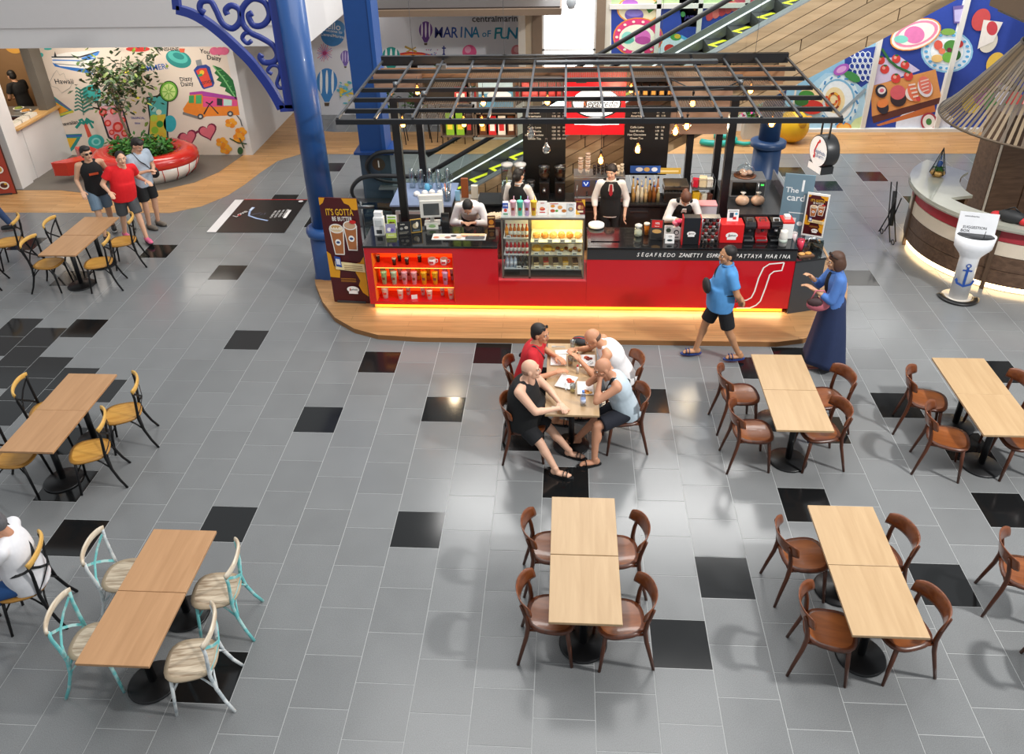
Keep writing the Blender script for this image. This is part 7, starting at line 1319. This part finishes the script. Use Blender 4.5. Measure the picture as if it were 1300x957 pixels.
    def shirt(b, fr):
        torso(b, .016, fr == 0, .05)
        for s in (-1, 1):
            if fr: sleeve(b, s, fr)
            else: cap(b, neck - u2 * .01 + lat_ * (s * .085), chest + lat_ * (s * .1) + u2 * .05, .034, .05)
    fr = {'tee': .62, 'polo': .66, 'tank': 0, 'long': top[2] if len(top) > 2 else 1.9, 'vest': top[2] if len(top) > 2 else 1.45}[kd]
    cloth('shirt', lambda b: shirt(b, fr), h if kd != 'vest' else '#eceae6')
    if kd in ('polo', 'vest', 'long'): MB().tube([neck + u2 * .015 + lat_ * (.068 * math.cos(a * .524)) + fwd * (.01 + .066 * math.sin(a * .524)) - u2 * (.012 * math.sin(a * .524)) for a in range(12)], .016, P(h if kd != 'vest' else '#eceae6', .8), 6, closed=True).build('collar', t)
    if kd == 'vest':
        def vest(b):
            torso(b, .027, True, .02)
            for s in (-1, 1): cap(b, neck - u2 * .015 + lat_ * (s * .095) - fwd * .01, chest + lat_ * (s * .1) + u2 * .03, .05, .06)
        cloth('vest', vest, h, .0125, 3)
        q = neck - u2 * .03 + fwd * .1; MB().prism([(-.03, 0), (.03, 0), (.045, -.1), (0, -.2), (-.045, -.1)], 0, .012, P('#eceae6', .8), Matrix.Translation(q + fwd * .028) @ F2 @ Matrix.Rotation(PI / 2, 4, 'X')).build('shirt_front', t)
        if len(top) > 3: MB().prism([(-.018, 0), (.018, 0), (.03, -.16), (0, -.2), (-.03, -.16)], 0, .012, P(top[3], .6), Matrix.Translation(q + fwd * .044) @ F2 @ Matrix.Rotation(PI / 2, 4, 'X')).build('necktie', t)
    kd, h = bottom[0], bottom[1]
    if kd in ('shorts', 'trousers'):
        fr = bottom[2] if len(bottom) > 2 else (.8 if kd == 'shorts' else 1.9)
        def pants(b):
            b.ell(pel - V((0, 0, .01)), (.16 * k + .012, .118 * k + .012, .125), DUM, 18, 12, F1)
            for s in (-1, 1):
                kn, an = L[s]; th = .084 * (k * .6 + .4); cap(b, hip[s], hip[s].lerp(kn, min(fr, 1)), th + .016, (.07 if fr <= 1 else .06) + .016 + (.012 if fr < 1 else 0), fr > 1); b.ell(hip[s], th + .016, DUM, 12, 8)
                if fr > 1: cap(b, kn, kn.lerp(an, fr - 1), .07, .055, False)
        cloth(kd, pants, h)
    else:
        b = MB(); vs = []; n = 36; rows = 14; base = V((pel.x, pel.y + .03, 0))
        for i in range(rows + 1):
            f = i / rows; z = pel.z + .1 - f * (pel.z + .1 - .1)
            for j in range(n): a = 2 * PI * j / n; r = (.15 + .14 * f) * (1 + .07 * f * math.sin(6 * a + 2 * f)); vs.append((base.x + r * 1.02 * math.cos(a), base.y - .03 * (1 - f) - .05 * f + r * .95 * math.sin(a), z))
        fs = [(i * n + j, (i + 1) * n + j, (i + 1) * n + (j + 1) % n, i * n + (j + 1) % n) for i in range(rows) for j in range(n)] + [tuple(range(n)), tuple(rows * n + j for j in range(n - 1, -1, -1))]
        b.add(vs, fs, P(h, .8, var=.12, scale=14), True); b.build('skirt', t)
    # feet and footwear
    for s in (-1, 1):
        kn, an = L[s]; sd = legs.get('dir', {}).get(s, 0) if isinstance(legs.get('dir', {}), dict) else 0
        FM = Matrix.Translation((an.x, an.y, an.z - .075)) @ Matrix.Rotation(sd, 4, 'Z'); fb = MB()
        if shoes[0] == 'shoe': fb.ell((0, .07, .045), (.048, .13, .04), DUM); fb.ell((0, -.02, .06), (.045, .06, .055), DUM); fb.ell((0, .14, .035), (.046, .06, .032), DUM)
        else: fb.ell((0, .06, .045), (.042, .115, .028), DUM); fb.ell((0, -.025, .055), (.036, .045, .045), DUM); cap(fb, (0, 0, .06), (0, -.01, .1), .036, .036); [fb.ell((-.028 + .014 * q, .165 - .008 * abs(q - 1), .035), (.008, .02, .009), DUM, 8, 6) for q in range(5)]
        vs, fs = remesh(fb, .008, 2); MB().add(vs, fs, P(shoes[1], .5) if shoes[0] == 'shoe' else skinm, True, FM).build('shoe' if shoes[0] == 'shoe' else 'foot', t)
        if shoes[0] == 'sandal':
            so = MB().prism([(.048 * math.cos(a * PI / 8) * (1 if math.sin(a * PI / 8) > 0 else .85), .06 + .15 * math.sin(a * PI / 8)) for a in range(16)], 0, .02, P(shoes[1], .6), FM).build('sandal', t)
            for y in ((.09, .13) if len(shoes) < 3 else (.1,)): MB().tube([FM @ V((-.047, y, .02)), FM @ V((-.03, y, .07)), FM @ V((0, y, .078)), FM @ V((.03, y, .07)), FM @ V((.047, y, .02))], .014, P(shoes[1], .6), 6, flat=(.016, .005), up=(0, 1, 0)).build('strap', so) 
        elif len(shoes) > 2: MB().prism([(.05 * math.cos(a * PI / 8), .06 + .14 * math.sin(a * PI / 8)) for a in range(16)], 0, .018, P(shoes[2], .6), FM).build('sole', t)
    if glasses:
        z_, y_ = (.008, .094) if glasses == 'eyes' else (.1, .06); gb = MB(); GM = HM @ Matrix.Translation((0, y_, z_)) @ Matrix.Rotation(0 if glasses == 'eyes' else .7, 4, 'X')
        for s in (-1, 1): gb.add(*ellgeo((s * .034, 0.004, 0), (.029, .006, .02)), P('#101012', .1), True, GM); gb.tube([GM @ V((s * .06, 0, .005)), GM @ V((s * .08, -.05, .005)), GM @ V((s * .08, -.1, 0))], .004, BLKP, 5)
        gb.tube([GM @ V((-.01, .005, .005)), GM @ V((.01, .005, .005))], .004, BLKP, 5); gb.build('sunglasses', t)
    if after: after(t, dict(neck=neck, chest=chest, pel=pel, lat=lat_, fwd=fwd, u2=u2, sh=sh, A=A, f1=f1, k=k, waist=waist, belly=belly))
    return t
def ellgeo(c, r):
    b = MB(); b.ell(c, r, DUM, 10, 7); return b.v, b.f
def strap(t, J, s, h, wd=.022, off=.03, nm='bag_strap', end=None):
    """strap from shoulder s across the chest to the other hip and round the back"""
    k = J['k']; e = off; a = J['neck'] - J['u2'] * .0 + J['lat'] * (s * .11) + J['u2'] * .03; c = J['chest'] + J['fwd'] * (.112 * k + e) - J['lat'] * (s * .02); w_ = J['waist'] - J['lat'] * (s * .13) + J['f1'] * (.07 + J['belly'] * .8 + e); bk = J['waist'] - J['lat'] * (s * .12) - J['f1'] * (.1 + e); cb = J['chest'] - J['fwd'] * (.108 * k + e)
    MB().tube(catm([a, J['chest'].lerp(J['neck'], .45) + J['fwd'] * (.1 * k + e) + J['lat'] * (s * .07), c, w_, J['waist'] - J['lat'] * (s * (.165 * k + e)), bk, cb, a], 4), .01, P(h, .7), 4, flat=(wd / 2, .004)).build(nm, t)
    return w_
SIT = {-1: ((-.15, .36, .53), (-.17, .38, .075)), 1: ((.15, .36, .53), (.17, .38, .075))}
sits = [(0, -.07, .575), (0, -.06, .87), (0, .0, 1.06)]
# --- walking pair
def bag1(t, J):
    strap(t, J, 1, '#17181b', .03, .02); q = J['waist'] + J['f1'] * (.2 + J['belly']) + J['lat'] * -.05 + V3(0, 0, .06); b = MB(); b.ell(q, (.13, .05, .1), P('#15161a', .7, bump=.3), 16, 10); o = b.build('crossbody_bag', t)
def V3(*a): return Vector(a)
q = gr(908, 455)
person('man in sky blue polo shirt and black shorts strolling with hands behind back', (q.x, q.y, 0), H + .08, ('polo', '#4f8fca'), ('shorts', '#15161a', .86), ('sandal', '#223a78'), '#b88662', ('short', '#14110f'), [(0, 0, .94), (0, -.02, 1.25), (0, -.02, 1.45)], (.15, -.05), {-1: ((-.29, -.1, 1.13), (-.1, -.2, .97)), 1: ((.29, -.1, 1.13), (.06, -.23, .96))}, {1: ((.09, .2, .5), (.09, .27, .075)), -1: ((-.09, -.08, .5), (-.09, -.3, .085))}, 1.12, .06, 1.0, None, bag1)
def bag2(t, J):
    el, wr = J['A'][-1]; q = el.lerp(wr, .55) + V3(0, .02, -.14); MB().ell(q, (.06, .15, .1), P('#c46a78', .6), 16, 10).build('handbag', t); MB().ell(q + V3(0, .03, .03), (.066, .12, .07), P('#3a2426', .7), 14, 10).build('bag_flap', t); MB().tube([q + V3(0, -.1, .07), q + V3(0, -.04, .2), q + V3(0, .06, .2), q + V3(0, .1, .07)], .01, P('#c46a78', .6), 6).build('bag_handle', t)
    MB().ell(J['chest'] + J['fwd'] * .085 + J['u2'] * .03, (.055, .06, .17), P('#16171b', .8), 14, 10).build('dark_top', t)
q = gr(1042, 462)
person('woman in open denim shirt and long navy skirt holding a pink bag', (q.x, q.y, 0), H - .05, ('long', '#4a74b8', 1.55), ('skirt', '#1b2a4e'), ('sandal', '#b0706a'), '#c39674', ('bob', '#4a2f20'), [(0, 0, .93), (0, .01, 1.24), (0, .03, 1.43)], (.1, -.15), {-1: ((-.2, .1, 1.14), (-.1, .3, 1.2)), 1: ((.2, .1, 1.17), (.06, .32, 1.3))}, {-1: ((-.09, .08, .48), (-.09, .12, .075)), 1: ((.09, -.02, .48), (.09, -.14, .075))}, .93, 0, 1.0, 'head', bag2)
# --- three young men
def shirtmark(h):
    def f(t, J): p = MB(); M_ = Matrix.Translation(J['chest'] + J['fwd'] * (.107 * J['k'] + .024) + J['u2'] * .0) @ frame(J['u2'], J['lat']); p.box((-.02, 0, 0), (.15, .006, .04), P(h, .6)); o = p.build('print', t); o.matrix_local = M_
    return f
q = gr(141, 300)
person('young man in black sleeveless shirt, sunglasses and denim shorts walking', (q.x, q.y, 0), -2.55, ('tank', '#141416'), ('shorts', '#6f8699', .85), ('shoe', '#1d1d20', '#d8d8d8'), '#d0a384', ('fringe', '#17120f'), [(0, 0, .95), (0, .03, 1.26), (0, .05, 1.46)], (.35, .0), {-1: ((-.26, -.06, 1.16), (-.3, .04, .92)), 1: ((.26, .02, 1.14), (.24, .2, 1.0))}, {1: ((.09, .14, .5), (.09, .2, .075)), -1: ((-.09, -.02, .5), (-.09, -.26, .09))}, 1.02, 0, 1.02, 'eyes', shirtmark('#c8502a'))
q = gr(174, 306)
person('stocky young man in bright red t-shirt, charcoal shorts and pink trainers', (q.x, q.y, 0), -2.3, ('tee', '#d8131c'), ('shorts', '#4a4d50', .9), ('shoe', '#d8688a', '#1d1d20'), '#d3a587', ('short', '#17120f'), [(.0, 0, .95), (-.03, .04, 1.26), (-.06, .07, 1.45)], (-.15, .05), {1: ((.3, .02, 1.2), (.3, .25, 1.12)), -1: ((-.31, -.06, 1.2), (-.38, .16, 1.1))}, {-1: ((-.09, .2, .52), (-.1, .26, .08)), 1: ((.09, 0, .5), (.09, -.26, .09))}, 1.16, .035, 1.0, None, None)
def bag5(t, J):
    strap(t, J, 1, '#191a1d', .035, .02); q = J['pel'] + J['lat'] * -.2 + J['f1'] * .06 + V3(0, 0, .08); MB().ell(q, (.06, .17, .12), P('#1d1e21', .6, bump=.3), 16, 10).build('shoulder_bag', t)
q = gr(197, 288)
person('young man in pale blue t-shirt looking down, black shoulder bag, black shorts', (q.x, q.y, 0), -2.0, ('tee', '#a9b6c4'), ('shorts', '#17181a', .85), ('shoe', '#6a6258', '#3a3a3a'), '#cfa083', ('fringe', '#1c1612'), [(0, 0, .95), (0, .03, 1.26), (0, .06, 1.45)], (.1, -.55), {1: ((.24, .06, 1.14), (.08, .28, 1.16)), -1: ((-.24, .06, 1.14), (-.06, .28, 1.14))}, None, 1.05, .01, 1.02, None, bag5)
q = gr(8, 292)
person('passer-by in navy jacket and blue jeans beside the food poster', (q.x - .12, q.y, 0), 1.9, ('long', '#1b2950'), ('trousers', '#2a3f63'), ('shoe', '#17181a', '#3a3a3a'), '#c99a7c', ('short', '#1a1512'), None, (0, 0), None, {1: ((.1, .16, .5), (.1, .2, .075)), -1: ((-.1, -.08, .5), (-.1, -.26, .09))})
# --- four men at the table
def plain_strap(h, s=1): return lambda t, J: strap(t, J, s, h, .03, .018) and None
person('seated man in red shirt with grey strap and sunglasses on his hair', (1.34, 2.28, 0), -H - .1, ('tee', '#c41f2b'), ('shorts', '#15161a', .9), ('sandal', '#2a2a2c'), '#c98f6c', ('short', '#1d1512'), [(0, -.02, .575), (0, .06, .88), (0, .1, 1.07)], (-.3, -.08), {-1: ((-.27, .16, .84), (-.14, .34, .8)), 1: ((.27, .12, .82), (.2, .36, .8))}, SIT, 1.1, .02, 1.0, 'head', plain_strap('#4a4c50'))
person('bald seated man in black sleeveless shirt with folded hands on the table', (1.36, 1.52, 0), -H - .28, ('tank', '#101113'), ('shorts', '#121317', .9), ('sandal', '#15161a'), '#dcae93', ('bald', '#8a6a58'), [(0, -.06, .585), (0, -.04, .89), (0, .0, 1.08)], (.25, .1), {-1: ((-.3, .12, .84), (-.03, .38, .82)), 1: ((.3, .1, .82), (.07, .38, .8))}, {-1: ((-.12, .38, .54), (-.1, .5, .075)), 1: ((.2, .36, .54), (.26, .44, .075))}, 1.25, .07, 1.0, None, None)
person('seated balding man in white vest leaning over his plate', (2.46, 2.4, 0), H + .1, ('tank', '#e9e6e6'), ('shorts', '#55585c', .9), ('sandal', '#2a2a2c'), '#c8906e', ('bald', '#5a4436'), [(0, -.04, .575), (0, .1, .86), (0, .22, 1.0)], (.1, -.6), {-1: ((-.27, .3, .82), (-.13, .5, .86)), 1: ((.27, .26, .82), (.12, .52, .86))}, SIT, 1.12, .03, 1.0, None, None)
person('bald seated man in pale blue sleeveless shirt with hands at his mouth', (2.47, 1.72, 0), H + .22, ('tank', '#b9c8d2'), ('shorts', '#161a26', .85), ('sandal', '#101114', 'flip'), '#c08a6c', ('none', ''), [(0, -.04, .575), (0, .07, .87), (0, .16, 1.03)], (.1, -.3), {-1: ((-.2, .4, .79), (-.05, .3, 1.02)), 1: ((.2, .38, .79), (.04, .31, 1.02))}, {-1: ((-.2, .38, .54), (-.3, .4, .075)), 1: ((.14, .4, .54), (.1, .52, .075))}, 1.08, .02, 1.0, None, plain_strap('#17181b', -1))
# --- grey-haired person sitting at the edge
person('grey-haired seated person in white t-shirt and blue trousers with black strap', (-3.2, -1.0, 0), H + .3, ('tee', '#dcdce0'), ('trousers', '#1f4a80', 1.75), ('sandal', '#15161a'), '#b9866a', ('short', '#5a5a5e'), [(0, -.09, .575), (0, -.06, .88), (0, -.03, 1.08)], (.0, -.4), {-1: ((-.26, .2, .84), (-.1, .4, .82)), 1: ((.26, .22, .84), (.1, .4, .9))}, {-1: ((-.13, .38, .53), (-.15, .42, .075)), 1: ((.12, .38, .53), (.1, .44, .075))}, 1.08, .04, 1.0, None, plain_strap('#141518', 1))
# --- staff
VEST = '#141517'
person('barista in black waistcoat and red tie standing behind the counter', (2.5, 6.4, KZ), PI - .05, ('vest', VEST, 1.55, '#a8202c'), ('trousers', '#141416'), ('shoe', '#101012'), '#d8ab90', ('bun', '#1d1613'), [(0, 0, .95), (0, .01, 1.26), (0, .0, 1.45)], (-.3, -.05), {-1: ((-.25, .0, 1.14), (-.24, .1, .9)), 1: ((.25, .0, 1.14), (.24, .1, .9))}, None, .94, 0, .98)
person('barista with dark ponytail in waistcoat turned to the coffee grinders', (1.02, 6.36, KZ), -.35, ('vest', VEST, 1.9), ('trousers', '#141416'), ('shoe', '#101012'), '#d3a488', ('tail', '#14100e'), None, (-.3, -.1), {-1: ((-.24, .1, 1.13), (-.16, .28, 1.05)), 1: ((.24, .1, 1.13), (.16, .28, 1.05))}, None, .94, 0, .94)
LEAN = {s: ((s * .24, .36, .98), (s * .1, .52, 1.0)) for s in (-1, 1)}
person('server in white shirt bowed over the counter behind the till', (.27, 6.22, KZ), PI, ('long', '#e4e4e6', 1.95), ('trousers', '#17181a'), ('shoe', '#101012'), '#cfa083', ('short', '#12100f'), [(0, 0, .93), (0, .22, 1.13), (0, .37, 1.22)], (0, -1.05), LEAN, None, 1.0, 0, .98)
person('brown-haired server in waistcoat bending behind the capsule boxes', (3.6, 6.1, KZ), PI, ('vest', VEST, 1.9), ('trousers', '#141416'), ('shoe', '#101012'), '#d3a488', ('bun', '#5a3320'), [(0, 0, .94), (0, .13, 1.2), (0, .24, 1.34)], (0, -.9), {s: ((s * .24, .3, 1.08), (s * .12, .46, 1.12)) for s in (-1, 1)}, None, .94, 0, .96)
person('cook in black working inside the shop on the left', (-11.1, 12.65, .003), 1.2, ('tee', '#131315'), ('trousers', '#1a1a1c'), ('shoe', '#101012'), '#c09070', ('short', '#120f0e'), [(0, 0, .95), (0, .05, 1.26), (0, .1, 1.44)], (0, -.35), {s: ((s * .24, .14, 1.12), (s * .12, .34, 1.05)) for s in (-1, 1)})
# --- things on the men's table
ZT = .739
def tp(u, v): return tuple(gr(u, v, ZT))
def plate(u, v, w_, d, rz, food, label):
    t = thing('serving_plate', label, 'plate', tp(u, v), rz); b = MB(); b.box((0, 0, .004), (w_ * .8, d * .8, .008), P('#f2f1ee', .25)); b.build('base', t)
    b = MB(); o_ = [(-w_ / 2, -d / 2), (w_ / 2, -d / 2), (w_ / 2, d / 2), (-w_ / 2, d / 2)]; i_ = [(x * .84, y * .84) for x, y in o_]; vs = [(x, y, .022) for x, y in o_] + [(x, y, .012) for x, y in i_] + [(x, y, .012) for x, y in o_]; fs = [(k, (k + 1) % 4, 4 + (k + 1) % 4, 4 + k) for k in range(4)] + [(4, 5, 6, 7)] + [(k, 8 + k, 8 + (k + 1) % 4, (k + 1) % 4) for k in range(4)]; b.add(vs, fs, P('#f4f3f0', .25)); b.build('rim', t)
    if food:
        for i in range(7): MB().ell((food[0] * w_ + .022 * math.cos(i * 2.4) * (i % 3), food[1] * d + .018 * math.sin(i * 2.4) * (i % 3), .02), (.026, .02, .012), P(food[2][i % len(food[2])], .45), 8, 6).build('food', t)
    return t
def cutlery(u, v, rz, label, z=.0):
    q = tp(u, v); t = thing('cutlery', label, 'cutlery', (q[0], q[1], q[2] + z), rz); MB().box((0, 0, .003), (.008, .17, .004), STEEL).build('knife', t); MB().box((.025, -.02, .003), (.006, .12, .004), STEEL).box((.025, .06, .003), (.018, .05, .003), STEEL).build('fork', t)
plate(709, 458, .19, .23, 0, None, 'empty white plate before the man in red'); plate(746, 459, .19, .24, 0, (0, .25, ['#b8301f', '#c8502a', '#8a2a18']), 'white plate with red stew before the man in white vest'); plate(719, 486, .2, .26, -.35, (.15, .18, ['#c8401f', '#d8602f']), 'tilted white plate with scraps before the man in black'); plate(743, 494, .19, .25, 0, (.1, -.28, ['#c8862f', '#b86a1f', '#d89a4a']), 'white plate with fried leftovers before the man in pale blue')
cutlery(745, 464, -.7, 'knife and fork crossed on the stew plate', .023); cutlery(717, 492, .2, 'knife and fork on the tilted plate', .023); cutlery(709, 441, H, 'knife and fork on a napkin at the kiosk end of the table')
def glass(u, v, h, r, liq, label, z=0):
    t = thing('drinking_glass', label, 'glass', tp(u, v)); lat([(0, 0), (r * .8, 0), (r, h), (r * .94, h), (r * .74, .008), (0, .008)], glassmat('carafe'), 16).build('glass', t)
    if liq: lat([(0, .009), (r * .75, .009), (r * .82, h * .4), (0, h * .4)], P(liq, .2), 14).build('drink', t)
glass(727, 441, .1, .036, None, 'empty glass by the grey pouch'); glass(724, 463, .12, .036, '#e0902a', 'glass of orange juice in the table middle'); glass(731, 458, .12, .033, '#d8d4c8', 'nearly clear glass beside the orange juice'); glass(727, 498, .11, .035, '#d8b040', 'glass with a little yellow drink by the tilted plate')
t = thing('water_bottle', 'small clear water bottle with blue cap at the table end', 'bottle', tp(740, 514)); lat([(0, 0), (.03, 0), (.032, .1), (.03, .13), (.014, .165), (.013, .18), (0, .18)], glassmat('bottle_glass', '#cfdcf0', .2), 14).build('body', t); lat([(.015, .178), (.015, .2), (0, .2)], P('#5a8ad8', .4), 10).build('cap', t); lat([(.0325, .04), (.0325, .09)], P('#c8d4ec', .4), 14).build('label', t)
t = thing('paper_note', 'white bill slip lying at the end of the men\'s table', 'paper', tp(710, 518), .03); MB().box((0, 0, .002), (.17, .06, .003), P('#f4f3f0', .6)).build('sheet', t); MB().box((0, 0, .004), (.12, .004, .001), P('#8a8a8a', .6)).build('print', t)
t = thing('paper_napkin', 'folded white napkin under the cutlery at the kiosk end', 'napkin', tp(713, 447), .1); MB().box((0, 0, .003), (.16, .09, .005), P('#e8e8e8', .7)).build('sheet', t)
t = thing('belt_pouch', 'dark grey zipped pouch with red piping on the men\'s table', 'bag', tp(739, 437), -.3); MB().ell((0, 0, .055), (.13, .07, .055), P('#3c4044', .8, bump=.3), 18, 12).build('body', t); MB().tube([(-.11, -.02, .08), (-.03, -.03, .112), (.06, -.02, .1), (.12, 0, .06)], .006, P('#c0242c', .6), 6).build('zip', t); MB().tube([(.1, .02, .04), (.2, .04, .01), (.22, -.04, .01)], .01, P('#2a2c2f', .8), 6).build('belt', t)
t = thing('sauce_bottle', 'small red-capped sauce bottle in the table middle', 'bottle', tp(733, 474)); lat([(0, 0), (.016, 0), (.018, .07), (.009, .1), (0, .1)], P('#d8d4cc', .3), 10).build('body', t); lat([(.01, .095), (.009, .125), (0, .13)], P('#c8202a', .4), 8).build('cap', t)

bpy.data.scenes.remove(TS)
